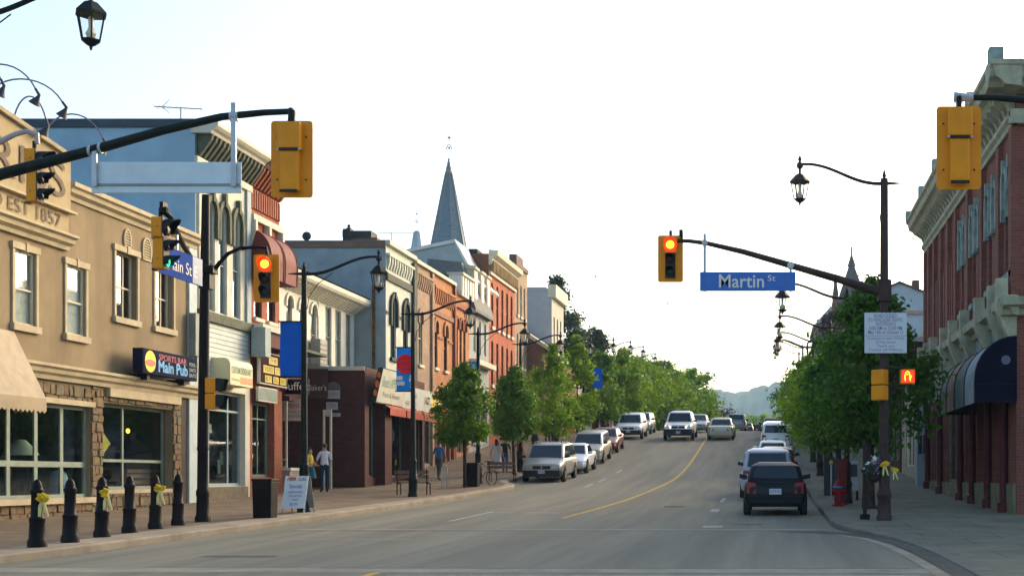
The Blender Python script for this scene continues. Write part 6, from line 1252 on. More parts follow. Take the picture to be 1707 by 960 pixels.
hk = thing('hanging_basket', 'flower basket with white and purple blooms on the right lamp pole', 'flower basket', (2.3, 30.6, 2.0)); B_ = MB(); R = random.Random(5)
for m_, nme, n in ((mat('white petals', (.55, .55, .5), .7), 'white_blooms', 24), (mat('purple petals', (.16, .06, .2), .7), 'purple_blooms', 24), (mat('basket leaves', (.04, .08, .03), .7), 'leaves', 60)):
    B_ = MB()
    for i in range(n):
        d = Vector((R.gauss(0, 1), R.gauss(0, 1), R.gauss(0, 1))).normalized() * R.uniform(.1, .27); c = Vector((2.38, 30.55, 1.72)) + Vector((d.x, d.y, d.z * 1.2)); u_ = Vector((R.uniform(-1, 1), R.uniform(-1, 1), R.uniform(-1, 1))).normalized(); v_ = u_.orthogonal() * .045; u_ = u_ * .045
        B_.quad(c - u_ - v_, c + u_ - v_, c + u_ + v_, c - u_ + v_)
    B_.build(nme, m_, hk)
MB().lathe([(.03, 1.36), (.14, 1.45), (.19, 1.62)], (2.38, 30.55, 0), 12).build('basket', MATS['dark timber'], hk); MB().tube([(2.62, 30.5, 1.7), (2.38, 30.55, 1.68)], .015, 5).build('bracket', M_BLACK, hk)
ysn = local('parking_sign', 'small yellow sign on a post beside the beige minivan', 'sign', (-11.75, 77, sg(77))); MB().tube([(0, 0, 0), (0, 0, 2.2)], .025, 6).build('post', M_GALV, ysn); MB().box(-.28, .28, -.05, -.025, 1.2, 2.0).build('plate', mat('yellow sign sheet', (.62, .33, .03), .5, var=.1), ysn)
# electrical meter boxes on the tan building corner
mbx = thing('meter_box', 'grey green meter box with pipe on the corner pilaster', 'meter box', F(40.5, 5.4, .1)); MB().fbox(F, 40.2, 40.72, 5.2, 6.5, .075, .28).build('case', mat('meter grey', (.22, .26, .24), .6), mbx); MB().tube([F(40.45, 5.2, .18), F(40.45, 4.7, .18)], .05, 8).build('pipe', MATS['meter grey'], mbx)
mb2 = thing('meter_box', 'grey green projecting box between cream and red brick fronts', 'meter box', F(45.0, 6.0, .1)); MB().fbox(F, 44.85, 45.35, 5.6, 6.6, .14, .62).build('case', mat('meter grey light', (.26, .32, .31), .6), mb2)
# birds
for k, (px, py) in enumerate(((993, 461), (1113, 506))):
    c = Vector((Xpt(px, 60), 60, Zpt(0, py, 60))); bd = thing('bird', ['small dark bird in the sky above the big tree', 'small dark bird in the sky under the red traffic light'][k], 'bird', c); m = MB(); m.tube([c + Vector((-.08, 0, -.02)), c, c + Vector((.09, 0, .02))], [.01, .03, .008], 6)
    for s_ in (-1, 1): m.poly([c + Vector((-.02, 0, 0)), c + Vector((.04, 0, 0)), c + Vector((.02, s_ * .1, .05 + s_ * .02)), c + Vector((-.05, s_ * .17, .02))])
    m.build('body', mat('bird brown', (.08, .05, .04), .9), bd)
# ================================================================== CARS
M_CGL = mat('dark car window', (0.012, 0.017, 0.018), .04, var=.2, spec=.6); M_TYRE = mat('tyre rubber', (.012, .012, .012), .85, var=.2); M_RIM = mat('alloy rim', (.30, .30, .30), .35, .6, var=.1); M_TRIMB = mat('black bumper plastic', (.022, .024, .024), .6, var=.2)
M_HEAD = mat('headlamp lens', (.42, .42, .40), .12, var=.15, scale=8); M_HLIT = mat('lit headlamp', (1, .8, .4), .3, var=0, emit=(1.0, .72, .28), estr=2.6); M_TAIL = mat('tail lamp red', (.30, .012, .012), .2, var=.15); M_PLATE = mat('licence plate white', (.55, .57, .60), .5, var=.1); M_PLTX = mat('plate blue text', (.05, .09, .3), .6); M_CHROME = mat('chrome', (.5, .5, .5), .15, .9, var=.05)
KIND = {  # zf, cowl (dy, z), ws top dy, roof rear (from tail), rear base (from tail, z), tail z
    'van': (.86, .95, 1.06, 1.75, .38, .07, 1.02, .98), 'sedan': (.70, 1.25, .93, 2.0, 1.55, .85, .96, .93), 'hatch': (.70, 1.05, .93, 1.75, .48, .13, .95, .90),
    'suv': (.95, 1.15, 1.10, 1.75, .32, .10, 1.10, 1.05), 'pickup': (1.10, 1.45, 1.22, 2.05, 2.05, 1.9, 1.24, 1.22)}
def car(label, kind, L, W, H, paint, loc, rz=0.0, lit=False, wheel=.32, lower=None, grille=True, plate_txt='BCVA 482', group=None):
    zf, cdy, cz, wdy, rr_, rb_, rz_, tz = KIND[kind]; hl = L / 2; w = W / 2; r = local('pickup_truck' if kind == 'pickup' else {'van': 'minivan', 'suv': 'sport_utility_vehicle'}.get(kind, 'car'), label, 'truck' if kind == 'pickup' else 'car', loc, rz, group); sl_ = math.atan((gz(loc[1] + 1.5) - gz(loc[1] - 1.5)) / 3.0); r.rotation_euler.x = sl_ if abs(rz) < 1 else -sl_; r.location.z = gz(loc[1])
    zb = .24 if kind in ('sedan', 'hatch', 'van') else .34
    yb = hl - rb_
    st = [(-hl, .76, zb + .22, zf - .16), (-hl + .05, .87, zb + .06, zf - .05), (-hl + .22, .95, zb, zf + .01), (-hl + .6, .99, zb, zf + .6 * (cz - zf) * .6 / cdy + .02), (-hl + cdy, 1, zb, cz), (0, 1, zb, (cz + rz_) / 2), (min(yb, hl - .25), 1, zb, rz_), (hl - .18, .97, zb, tz + .01), (hl - .05, .90, zb + .05, tz - .03), (hl, .80, zb + .18, tz - .12)]
    b = MB(); ns = 0
    for (y, ws, z0, z1) in st:
        ww = w * ws; hgt = z1 - z0
        half = [(ww * .84, z0), (ww * .96, z0 + .08), (ww, z0 + hgt * .35), (ww, z0 + hgt * .62), (ww * .975, z1 - hgt * .14), (ww * .90, z1 - .02), (ww * .72, z1 + .005)]
        ringp = half + [(0, z1 + .02)] + [(-a, c) for a, c in reversed(half)]
        for a, c in ringp: b.v.append((a, y, c))
        ns = len(ringp)
    for i in range(len(st) - 1):
        for j in range(ns): k = i * ns + j; k2 = i * ns + (j + 1) % ns; b.f.append((k, k2, k2 + ns, k + ns)); b.m.append(0)
    b.f.append(tuple(range(ns))); b.m.append(0); b.f.append(tuple((len(st) - 1) * ns + j for j in reversed(range(ns)))); b.m.append(0)
    body = b.build('body', paint, r, smooth=True)
    # cabin
    wb, wt = w * .93, w * (.76 if kind not in ('van', 'suv') else .80); yA, yB, yC, yD = -hl + cdy - .08, -hl + wdy, hl - rr_, hl - rb_; zA, zD = cz - .06, rz_ - .06
    Hq = H - .05
    cab = [(-wb, yA, zA), (wb, yA, zA), (wb, yD, zD), (-wb, yD, zD), (-wt, yB, Hq), (wt, yB, Hq), (wt, yC, Hq), (-wt, yC, Hq)]
    c = MB(); c.hexa(cab); c.build('cabin', paint, r, bevel=.10, smooth=True)
    c = MB(); c.hexa([(-wt * .94, yB + .08, Hq - .02), (wt * .94, yB + .08, Hq - .02), (wt * .94, yC - .06, Hq - .02), (-wt * .94, yC - .06, Hq - .02), (-wt * .72, yB + .25, H), (wt * .72, yB + .25, H), (wt * .72, yC - .2, H), (-wt * .72, yC - .2, H)]); c.build('roof', paint, r, bevel=.03, smooth=True)
    V = [Vector(q) for q in cab]
    def pane(a, b_, c_, d, iu0, iu1, iv0, iv1, name, off=.014):
        def P_(u, v): return (a * (1 - u) + b_ * u) * (1 - v) + (d * (1 - u) + c_ * u) * v
        n = (b_ - a).cross(d - a).normalized() * off
        ctr = (V[0] + V[6]) / 2
        if n.dot((a + c_) / 2 - ctr) < 0: n = -n
        q = [P_(iu0, iv0), P_(iu1, iv0), P_(iu1, iv1), P_(iu0, iv1)]
        m = MB(); m.hexa([p - n * .6 for p in q] + [p + n for p in q]); return m.build(name, M_CGL, r)
    pane(V[0], V[1], V[5], V[4], .07, .93, .10, .90, 'windshield'); pane(V[3], V[2], V[6], V[7], .09, .91, .22 if kind != 'pickup' else .2, .88, 'rear_window')
    for s_ in (0, 1):
        A_, B_, C_, D_ = (V[0], V[3], V[7], V[4]) if s_ == 0 else (V[1], V[2], V[6], V[5])
        spl = (.10, .40, .44, .70, .74, .93) if kind in ('van', 'suv') else ((.14, .47, .52, .86) if kind != 'pickup' else (.12, .52, .56, .9))
        for a, c_ in zip(spl[::2], spl[1::2]): pane(A_, B_, C_, D_, a, c_, .2, .88, 'side_window')
    # wheels
    yw = (-hl + .85, hl - .85 if kind != 'pickup' else hl - 1.05)
    for y in yw:
        for s_ in (-1, 1):
            a = MB(); a.lathe([(wheel + .07, -.12), (wheel + .07, .012)] if s_ > 0 else [(wheel + .07, -.012), (wheel + .07, .12)], (s_ * w * .992, y, wheel + .03), 20, axis='x'); a.build('wheel_arch', M_TRIMB, r)
            t_ = MB(); t_.lathe([(wheel * .6, -.1), (wheel * .95, -.1), (wheel, -.06), (wheel, .06), (wheel * .95, .1), (wheel * .6, .1)], (s_ * (w - .075), y, wheel), 20, axis='x'); to = t_.build('tyre', M_TYRE, r, smooth=True)
            rm = MB(); sx = s_ * (w + .022); rm.lathe([(wheel * .62, 0), (wheel * .5, .005 * s_), (.06, .014 * s_), (.01, .02 * s_)], (sx, y, wheel), 14, axis='x'); rm.build('rim', M_RIM, to)
    # front
    if lower: MB().hexa([(-w * .86, -hl - .015, zb), (w * .86, -hl - .015, zb), (w * .96, -hl + .25, zb), (-w * .96, -hl + .25, zb), (-w * .87, -hl - .02, zf - .32), (w * .87, -hl - .02, zf - .32), (w * .965, -hl + .25, zf - .30), (-w * .965, -hl + .25, zf - .30)]).build('front_bumper', lower, r, bevel=.03)
    else: MB().hexa([(-w * .84, -hl - .03, zb + .1), (w * .84, -hl - .03, zb + .1), (w * .95, -hl + .2, zb + .1), (-w * .95, -hl + .2, zb + .1), (-w * .84, -hl - .035, zb + .30), (w * .84, -hl - .035, zb + .30), (w * .96, -hl + .2, zb + .30), (-w * .96, -hl + .2, zb + .30)]).build('front_bumper', paint, r, bevel=.03)
    MB().box(-w * .55, w * .55, -hl - .04, -hl + .1, zb + .02, zb + .10).build('air_intake', M_TRIMB, r)
    hm = M_HLIT if lit else M_HEAD
    for s_ in (-1, 1):
        x0, x1 = s_ * w * .50, s_ * w * .86; MB().hexa([(x0, -hl - .012, zf - .25), (x1, -hl + .05, zf - .24), (x1, -hl + .2, zf - .24), (x0, -hl + .2, zf - .25), (x0, -hl + .0, zf - .10), (x1, -hl + .08, zf - .07), (x1, -hl + .2, zf - .07), (x0, -hl + .2, zf - .10)]).build('headlight', hm, r)
        if grille: MB().box(*(sorted((s_ * .03, s_ * w * .42))), -hl - .018, -hl + .06, zf - .26, zf - .12).build('grille', M_TRIMB, r)
        m = MB(); m.hexa([(s_ * w * .97, yA + .12, cz - .02), (s_ * (w + .19), yA + .16, cz + .02), (s_ * (w + .19), yA + .26, cz + .02), (s_ * w * .97, yA + .24, cz - .02), (s_ * w * .95, yA + .12, cz + .10), (s_ * (w + .17), yA + .16, cz + .15), (s_ * (w + .17), yA + .26, cz + .15), (s_ * w * .95, yA + .24, cz + .1)]); m.build('mirror', M_TRIMB if kind != 'sedan' else paint, r)
        x0, x1 = s_ * w * .62, s_ * w * .90
        if kind in ('van', 'suv', 'hatch'): MB().hexa([(x0, hl - .1, tz - .30), (x1, hl - .16, tz - .30), (x1, hl - .02, tz - .30), (x0, hl + .012, tz - .30), (x0, hl - .1, tz - .02), (x1, hl - .16, tz + .02), (x1, hl - .05, tz + .02), (x0, hl - .01, tz - .02)]).build('tail_light', M_TAIL, r)
        else: MB().hexa([(s_ * w * .5, hl - .1, tz - .27), (x1, hl - .16, tz - .27), (x1, hl - .02, tz - .27), (s_ * w * .5, hl + .012, tz - .27), (s_ * w * .5, hl - .1, tz - .10), (x1, hl - .16, tz - .08), (x1, hl - .04, tz - .08), (s_ * w * .5, hl - .0, tz - .1)]).build('tail_light', M_TAIL, r)
    MB().hexa([(-w * .84, hl - .2, zb + .08), (w * .84, hl - .2, zb + .08), (w * .84, hl + .03, zb + .08), (-w * .84, hl + .03, zb + .08), (-w * .86, hl - .2, zb + .30), (w * .86, hl - .2, zb + .30), (w * .86, hl + .04, zb + .30), (-w * .86, hl + .04, zb + .30)]).build('rear_bumper', lower or paint, r, bevel=.02)
    zp = zb + .16; p = MB().box(-.15, .15, -hl - .05, -hl - .036, zp, zp + .15).build('licence_plate', M_PLATE, r); lettering(p, plate_txt, (0, -hl - .052, zp + .075), (1, 0, 0), (0, 0, 1), .12, M_PLTX, .26, .002)
    zp = tz - .32 if kind != 'pickup' else .6; yo = hl + .02; p = MB().box(-.16, .16, yo - .04, yo, zp, zp + .15).build('licence_plate', M_PLATE, r); lettering(p, plate_txt, (0, yo, zp + .075), (-1, 0, 0), (0, 0, 1), .12, M_PLTX, .27, .003)
    return r
def paint(n, c, metal=.3): return mat(n, c, .32, metal * .5, var=.06, scale=2, spec=.4, coat=.25)
PXL = -10.13
def park(Yf, L): return Yf + L / 2
P_SIL = paint('champagne silver', (.36, .33, .27), .6); P_WHT = paint('white car paint', (.80, .79, .74), 0); P_BEI = paint('beige car paint', (.46, .41, .29), .4); P_RED = paint('red car paint', (.21, .016, .014), .1); P_DRK = mat('dark green black paint', (.004, .006, .009), .38, var=.06, scale=2, spec=.22); P_PBL = paint('pale blue van paint', (.40, .45, .52), .2); P_MAR = paint('dark maroon paint', (.06, .018, .018), .3); P_GRY = paint('grey car paint', (.22, .23, .23), .5)
car('champagne minivan with dark lower bumper at the head of the left parked row', 'van', 4.75, 1.84, 1.70, P_SIL, (PXL, park(58.3, 4.75), gz(60.5)), 0, lower=M_TRIMB)
rk2 = thing('roof_rack', 'thin dark roof rails on the champagne minivan', 'roof rack', (PXL, 61, gz(60.5) + 1.7))
for s_ in (-1, 1): MB().tube([(PXL + s_ * .58, 60.2, gz(60.5) + 1.70), (PXL + s_ * .58, 60.3, gz(60.5) + 1.76), (PXL + s_ * .58, 62.6, gz(60.5) + 1.76), (PXL + s_ * .58, 62.7, gz(60.5) + 1.68)], .02, 6).build('rail', M_TRIMB, rk2)
car('white sedan parked between champagne and beige minivans', 'sedan', 4.5, 1.75, 1.42, P_WHT, (PXL + .12, park(65.0, 4.5), gz(67)), 0)
car('beige minivan parked behind the white sedan', 'van', 4.7, 1.84, 1.66, P_BEI, (PXL, park(72.0, 4.7), gz(74.2)), 0, lower=P_BEI)
car('red sedan parked behind the beige minivan', 'sedan', 4.5, 1.75, 1.42, P_RED, (PXL, park(79.2, 4.5), gz(81.3)), 0)
car('white sport utility car with black lower bumper parked on the crest', 'suv', 4.6, 1.86, 1.72, P_WHT, (PXL + .35, park(90.5, 4.6), gz(92.6)), 0, lower=M_TRIMB)
car('grey car parked behind the white sport utility car', 'van', 4.7, 1.8, 1.6, P_GRY, (PXL + .3, park(98, 4.7), gz(100)), 0)
car('white pickup truck with lit headlights driving down the street', 'pickup', 5.6, 2.02, 1.9, P_WHT, (-6.25, park(89.0, 5.6), gz(91.5)), 0, lit=True, wheel=.38, lower=M_TRIMB)
car('dark sedan following the white pickup truck', 'sedan', 4.5, 1.75, 1.42, P_GRY, (-5.75, park(102, 4.5), gz(104)), 0)
car('beige sedan driving away with red tail lamps', 'sedan', 4.7, 1.80, 1.44, P_BEI, (-3.42, 89.6 - 4.7 / 2 + 4.7, gz(92)), math.pi)
car('pale grey minivan driving away ahead of the beige sedan', 'van', 4.8, 1.9, 1.7, P_GRY, (-3.35, 130, gz(130)), math.pi)
car('dark car far ahead past the minivan', 'sedan', 4.6, 1.8, 1.45, P_MAR, (-3.2, 175, gz(175)), math.pi); car('far dark car at the top of the street', 'hatch', 4.2, 1.75, 1.45, P_DRK, (-2.0, 190, gz(190)), math.pi)
car('dark hatchback parked by the right kerb nearest the lamp pole', 'hatch', 4.1, 1.68, 1.42, P_DRK, (.12, 35.2 + 2.05, gz(37)), math.pi, plate_txt='AWVR 581')
car('pale blue van parked ahead of the dark hatchback', 'van', 5.0, 1.92, 1.74, P_PBL, (-.12, 46.5 + 2.5, gz(49)), math.pi)
car('dark maroon car parked ahead of the pale blue van', 'suv', 4.5, 1.75, 1.55, P_MAR, (.25, 57.5 + 2.2, gz(59.5)), math.pi)
car('white sedan parked under the right-hand trees', 'sedan', 4.5, 1.75, 1.42, P_WHT, (.1, 68 + 2.2, gz(70)), math.pi)
car('white sport utility car half hidden by right-hand branches', 'suv', 4.6, 1.85, 1.75, P_WHT, (.3, 80 + 2.2, gz(82)), math.pi)
car('dark car parked far along the right kerb', 'sedan', 4.5, 1.75, 1.42, P_DRK, (.2, 92, gz(92)), math.pi)

# ================================================================== PEOPLE
SKIN = mat('skin', (.42, .24, .16), .6, var=.06); HAIRD = mat('dark hair', (.02, .014, .010), .7, var=.2); HAIRB = mat('brown hair', (.09, .05, .03), .7, var=.2)
def person(label, loc, rz, h, shirt, trousers, hair, pose='stand', skirt=False, long_hair=False, bag=None):
    r = local('person', label, 'person', loc, rz); k = h / 1.75
    J = {}; E = []; R_ = {}
    def v(n, p, rad): J[n] = (Vector(p) * k); R_[n] = (rad[0] * k, rad[1] * k)
    sw = .18 if pose == 'walk' else .0
    v('pel', (0, 0, .95), (.150, .115)); v('waist', (0, 0, 1.10), (.135, .105)); v('chest', (0, -.01, 1.28), (.165, .12)); v('neckb', (0, .01, 1.45), (.09, .075)); v('neck', (0, .0, 1.52), (.055, .06)); v('head', (0, -.025, 1.61), (.078, .095)); v('crown', (0, -.01, 1.70), (.068, .082))
    E += [('pel', 'waist'), ('waist', 'chest'), ('chest', 'neckb'), ('neckb', 'neck'), ('neck', 'head'), ('head', 'crown')]
    for s, sd in ((-1, 'l'), (1, 'r')):
        f = s * sw
        v('hip' + sd, (s * .09, 0, .90), (.098, .105)); v('knee' + sd, (s * .10, -f * .5 - .01, .50), (.062, .066)); v('ank' + sd, (s * .10, f * -1.0 + .03 + abs(f) * .2, .09), (.042, .046)); v('toe' + sd, (s * .11, f * -1.0 - .13, .035), (.042, .028))
        E += [('pel', 'hip' + sd), ('hip' + sd, 'knee' + sd), ('knee' + sd, 'ank' + sd), ('ank' + sd, 'toe' + sd)]
        g = -f * .8
        if pose == 'talk': el = (s * .27, -.04, 1.13); wr = (s * .20, -.26, 1.06)
        else: el = (s * .27, .03 - g * .3, 1.14); wr = (s * .27, -.06 - g * 1.0, .90)
        v('sho' + sd, (s * .175, .0, 1.41), (.062, .062)); v('elb' + sd, el, (.045, .046)); v('wri' + sd, wr, (.029, .026)); hd = (Vector(wr) - Vector(el)).normalized()
        pm = Vector(wr) + hd * .07; v('palm' + sd, pm, (.036, .02))
        E += [('neckb', 'sho' + sd), ('sho' + sd, 'elb' + sd), ('elb' + sd, 'wri' + sd), ('wri' + sd, 'palm' + sd)]
        side = Vector((0, 1, 0)) if pose != 'talk' else Vector((0, 0, 1))
        for q in range(4):
            b0 = pm + hd * .035 + side * (.026 - .0175 * q); n1, n2 = 'f%d%s' % (q, sd), 'g%d%s' % (q, sd); ln = (.045, .052, .048, .036)[q]
            v(n1, b0 + hd * ln * .6, (.009, .009)); v(n2, b0 + hd * ln * 1.2 + Vector((-s * .018, 0, 0)), (.008, .008)); E += [('palm' + sd, n1), (n1, n2)]
        v('t1' + sd, pm + side * -.02 * -1 + Vector((-s * .02, -.035, 0)), (.010, .010)); v('t2' + sd, pm + hd * .03 + Vector((-s * .03, -.045, 0)), (.008, .008)); E += [('palm' + sd, 't1' + sd), ('t1' + sd, 't2' + sd)]
    names = list(J); me = bpy.data.meshes.new('figure'); me.from_pydata([J[n] for n in names], [(names.index(a), names.index(b)) for a, b in E], [])
    ob = bpy.data.objects.new('tmp', me); COL.objects.link(ob); ob.modifiers.new('s', 'SKIN'); sv = me.skin_vertices[0].data
    for i, n in enumerate(names): sv[i].radius = R_[n]; sv[i].use_root = (n == 'pel')
    sb = ob.modifiers.new('u', 'SUBSURF'); sb.levels = 1; sb.render_levels = 1
    dg = bpy.context.evaluated_depsgraph_get(); m2 = bpy.data.meshes.new_from_object(ob.evaluated_get(dg)); bpy.data.objects.remove(ob); bpy.data.meshes.remove(me)
    m2.materials.clear()
    for m_ in (SKIN, shirt, trousers, M_BLACK): m2.materials.append(m_)
    for p in m2.polygons:
        c = p.center / k; mi = 0
        if c.z < .075: mi = 3
        elif c.z < .99 and abs(c.x) < .225 and not (pose == 'talk' and c.y < -.2): mi = 2
        elif c.z < 1.47 and abs(c.x) <= .205 and not (pose == 'talk' and c.y < -.17): mi = 1
        elif c.z > 1.17 and c.z < 1.47: mi = 1
        p.material_index = mi; p.use_smooth = True
    bo = bpy.data.objects.new('body', m2); COL.objects.link(bo); bo.parent = r
    # face and hair
    hz = 1.625 * k; fm = MB()
    fm.hexa([Vector(q) * k for q in ((-.012, -.115, 1.595), (.012, -.115, 1.595), (.010, -.105, 1.60), (-.010, -.105, 1.60), (-.009, -.115, 1.595), (.009, -.115, 1.595), (.007, -.10, 1.645), (-.007, -.10, 1.645))]); fm.build('nose', SKIN, r)
    e = MB()
    for s in (-1, 1): e.lathe([(.002, -.004), (.011, 0), (.002, .004)], (s * .032 * k, -.108 * k, 1.642 * k), 6, axis='y')
    e.build('eyes', M_BLACK, r); MB().box(-.026 * k, .026 * k, -.115 * k, -.105 * k, 1.566 * k, 1.576 * k).build('mouth', mat('lips', (.28, .09, .08), .6), r)
    q = MB()
    for s in (-1, 1): q.lathe([(.006, -.012), (.022, 0), (.006, .012)], (s * .082 * k, -.01 * k, 1.62 * k), 8, axis='x')
    q.build('ears', SKIN, r)
    hm = MB(); n, m_ = 12, 6
    for j in range(m_ + 1):
        ph = (math.pi * .62) * j / m_
        for i in range(n):
            a = 2 * math.pi * i / n; rr = 1.0 + .05 * math.sin(5 * a + j); x = .092 * math.sin(ph) * math.cos(a) * rr; y = .108 * math.sin(ph) * math.sin(a) * rr + .012; z = 1.655 + .105 * math.cos(ph)
            if j >= 4 and math.sin(a) < -.2: y *= .6; z = max(z, 1.69)
            if long_hair and j == m_ and math.sin(a) > -.1: z -= .22
            hm.v.append((x * k, y * k, z * k))
    for j in range(m_):
        for i in range(n): hm.f.append((j * n + i, j * n + (i + 1) % n, (j + 1) * n + (i + 1) % n, (j + 1) * n + i)); hm.m.append(0)
    hm.build('hair', hair, r, smooth=True)
    if skirt: MB().lathe([(.17 * k, 1.02 * k), (.20 * k, .9 * k), (.27 * k, .55 * k), (.255 * k, .55 * k)], n=14).build('skirt', trousers, r, smooth=True)
    return r
def cl(n, c): return mat(n, c, .85, var=.12, scale=6)
T_W, T_Y, T_B, T_P, T_R, T_D = cl('white cotton', (.66, .66, .72)), cl('yellow cotton', (.62, .45, .04)), cl('blue cotton', (.03, .16, .36)), cl('pink cotton', (.55, .20, .20)), cl('red cotton', (.35, .04, .04)), cl('black cotton', (.02, .02, .025))
J_D, J_B, J_G = cl('dark denim', (.015, .03, .06)), cl('blue denim', (.05, .10, .22)), cl('grey trousers', (.10, .11, .09))
person('person in white shirt and dark jeans standing before the brown brick end wall', (Xpt(541, 48.3), 48.3, sg(48.3)), RAD(-140), 1.78, T_W, J_D, HAIRB, 'talk')
person('person in yellow top facing the person in white', (Xpt(516, 48.6), 48.6, sg(48.6)), RAD(85), 1.62, T_Y, cl('teal skirt cloth', (.02, .12, .16)), HAIRD, 'talk', skirt=True, long_hair=True)
person('person in blue shirt and grey trousers walking past the brown shop', (Xpt(732, 57.5), 57.5, sg(57.5)), RAD(165), 1.72, T_B, J_G, HAIRB, 'walk')
person('person in white dress top walking under the second street tree', (Xpt(828, 63), 63, sg(63)), RAD(170), 1.66, cl('pale dress', (.55, .54, .52)), cl('pale dress low', (.50, .50, .46)), HAIRB, 'walk', skirt=True, long_hair=True)
person('person in black top and jeans beside the one in white dress', (Xpt(842, 63.5), 63.5, sg(63.5)), RAD(185), 1.7, T_D, J_B, HAIRD, 'walk')
person('person in red top behind the champagne minivan', (Xpt(866, 66), 66, sg(66)), RAD(150), 1.7, T_R, J_D, HAIRD)
person('person in pink top and dark skirt on the pavement past the minivans', (Xpt(892, 80), 80, sg(80)), RAD(20), 1.68, T_P, T_D, HAIRD, 'walk', skirt=True, long_hair=True)
person('person in dark red jacket farther along the left pavement', (Xpt(913, 82), 82, sg(82)), RAD(200), 1.72, cl('dark red cloth', (.22, .03, .03)), J_D, HAIRB, 'walk')
person('person in navy top near the blue cloth on the left pavement', (Xpt(928, 84), 84, sg(84)), RAD(30), 1.7, cl('navy cloth', (.03, .05, .14)), J_D, HAIRD)

# ================================================================== TREES
BARK = mat('bark', (.055, .038, .028), .95, var=.3, scale=6, bump=.4, bscale=25)
LF1 = leaf_mat('street tree leaves', (.036, .108, .005), (.19, .33, .012)); LF2 = leaf_mat('bright spring leaves', (.085, .180, .005), (.31, .47, .014)); LF3 = leaf_mat('deep green leaves', (.012, .035, .010), (.045, .085, .022)); LF4 = leaf_mat('dark olive leaves', (.020, .034, .012), (.055, .072, .022)); LF5 = leaf_mat('reddish leaves', (.030, .022, .018), (.075, .050, .035)); LF6 = leaf_mat('big tree leaves', (.022, .085, .006), (.12, .25, .012))
def crown_mesh(seed, rx, ry, hz, n, leaf, shape='egg', clumps=60, wb=1.0):
    """leaf-sized faces gathered in clumps through the crown volume; base of crown at z = 0"""
    R = random.Random(seed); vs, fs = [], []
    cs = []
    while len(cs) < clumps:
        t = R.random(); a = R.uniform(0, 2 * math.pi); rad = R.random() ** .45
        if shape == 'cone': prof = (1 - t) ** .75 * min(1, t * 6 + .35)
        elif shape == 'egg': prof = math.sin(math.pi * min(1, (t * .92 + .08)) ** .72) ** .75
        else: prof = math.sqrt(max(0, 1 - (2 * t - 1) ** 2))
        wob = 1 + wb * .28 * math.sin(3 * a + seed) + wb * .18 * math.sin(7 * a + 2 * seed + 9 * t)
        cs.append((Vector((rx * prof * rad * wob * math.cos(a), ry * prof * rad * wob * math.sin(a), hz * t)), R.uniform(.16, .34) * (rx + ry) / 2 * (.55 + .6 * prof)))
    for i in range(n):
        c, cr = cs[R.randrange(len(cs))]
        d = Vector((R.gauss(0, 1), R.gauss(0, 1), R.gauss(0, .8)));
        p = c + d * cr * .55
        nrm = (d.normalized() * .8 + Vector((R.uniform(-1, 1), R.uniform(-1, 1), R.uniform(-.2, 1.2)))).normalized()
        u = nrm.orthogonal().normalized(); u = (u * math.cos(R.uniform(0, 6.3)) + nrm.cross(u) * math.sin(R.uniform(0, 6.3))).normalized(); w_ = nrm.cross(u).normalized(); s = leaf * R.uniform(.6, 1.35); k = len(vs)
        tip = p + u * s; vs += [p - u * s * .7, p + w_ * s * .48, tip - nrm * s * .2, p - w_ * s * .48]; fs.append((k, k + 1, k + 2, k + 3))
    me = bpy.data.meshes.new('crown'); me.from_pydata(vs, [], fs); return me, cs
def tree(name, label, loc, H, cb, rx, leafm, n, leaf, seed, shape='egg', tr=.09, group=None, ry=None, clumps=60, wb=1.0):
    r = local(name, label, 'tree', loc, 0, group); me, cs = crown_mesh(seed, rx, ry or rx, H - cb, n, leaf, shape, clumps, wb)
    for v in me.vertices: v.co.z += cb
    me.materials.append(leafm); c = bpy.data.objects.new('crown', me); COL.objects.link(c); c.parent = r
    t = MB(); R = random.Random(seed + 5); lean = (R.uniform(-.1, .1), R.uniform(-.1, .1)); top = Vector((lean[0] * 2, lean[1] * 2, cb + (H - cb) * .75)); base = Vector((0, 0, -.15))
    t.tube([base, Vector((lean[0] * .4, lean[1] * .4, cb * .6)), Vector((lean[0], lean[1], cb + .2 * (H - cb))), top], [tr * 1.25, tr, tr * .75, tr * .2], 9)
    for (p, cr) in R.sample(cs, min(14, len(cs))):
        q = p + Vector((0, 0, cb)); s0 = Vector((lean[0], lean[1], max(cb * .75, min(q.z - .5 * math.hypot(q.x, q.y), cb + (H - cb) * .6)))); t.tube([s0, (s0 + q) / 2 + Vector((0, 0, .12)), q], [tr * .45, tr * .28, tr * .1], 6)
    t.build('trunk', BARK, r, smooth=True); return r
tree('street_tree', 'small dense street tree in front of the orange shop beside the trash bin', (-12.05, 52, sg(52)), 4.8, 1.7, 1.05, LF1, 10000, .09, 11, 'egg', .07, 'small street trees', clumps=120, wb=.45)
tree('street_tree', 'small dense street tree over the people, behind the bench', (-12.15, 62.5, sg(62.5)), 5.0, 1.7, 1.05, LF1, 9500, .095, 23, 'egg', .07, 'small street trees', clumps=120, wb=.45)
tree('street_tree', 'bright green street tree behind the champagne minivan', (-11.9, 72, sg(72)), 6.3, 1.5, 1.45, LF2, 5600, .12, 31, 'egg', .07, 'small street trees')
tree('street_tree', 'tall bright green street tree behind the beige minivan', (-11.75, 80, sg(80)), 7.0, 1.5, 1.5, LF2, 5400, .13, 37, 'cone', .07, 'small street trees')
tree('street_tree', 'green street tree left of the white sport utility car', (-11.9, 92.5, sg(92)), 5.9, 1.3, 1.7, LF1, 6000, .15, 41, 'egg', .08, 'small street trees')
tree('street_tree', 'green street tree above the white sport utility car', (-11.6, 103, sg(103)), 6.2, 1.2, 2.1, LF2, 6000, .17, 43, 'egg', .08, 'small street trees')
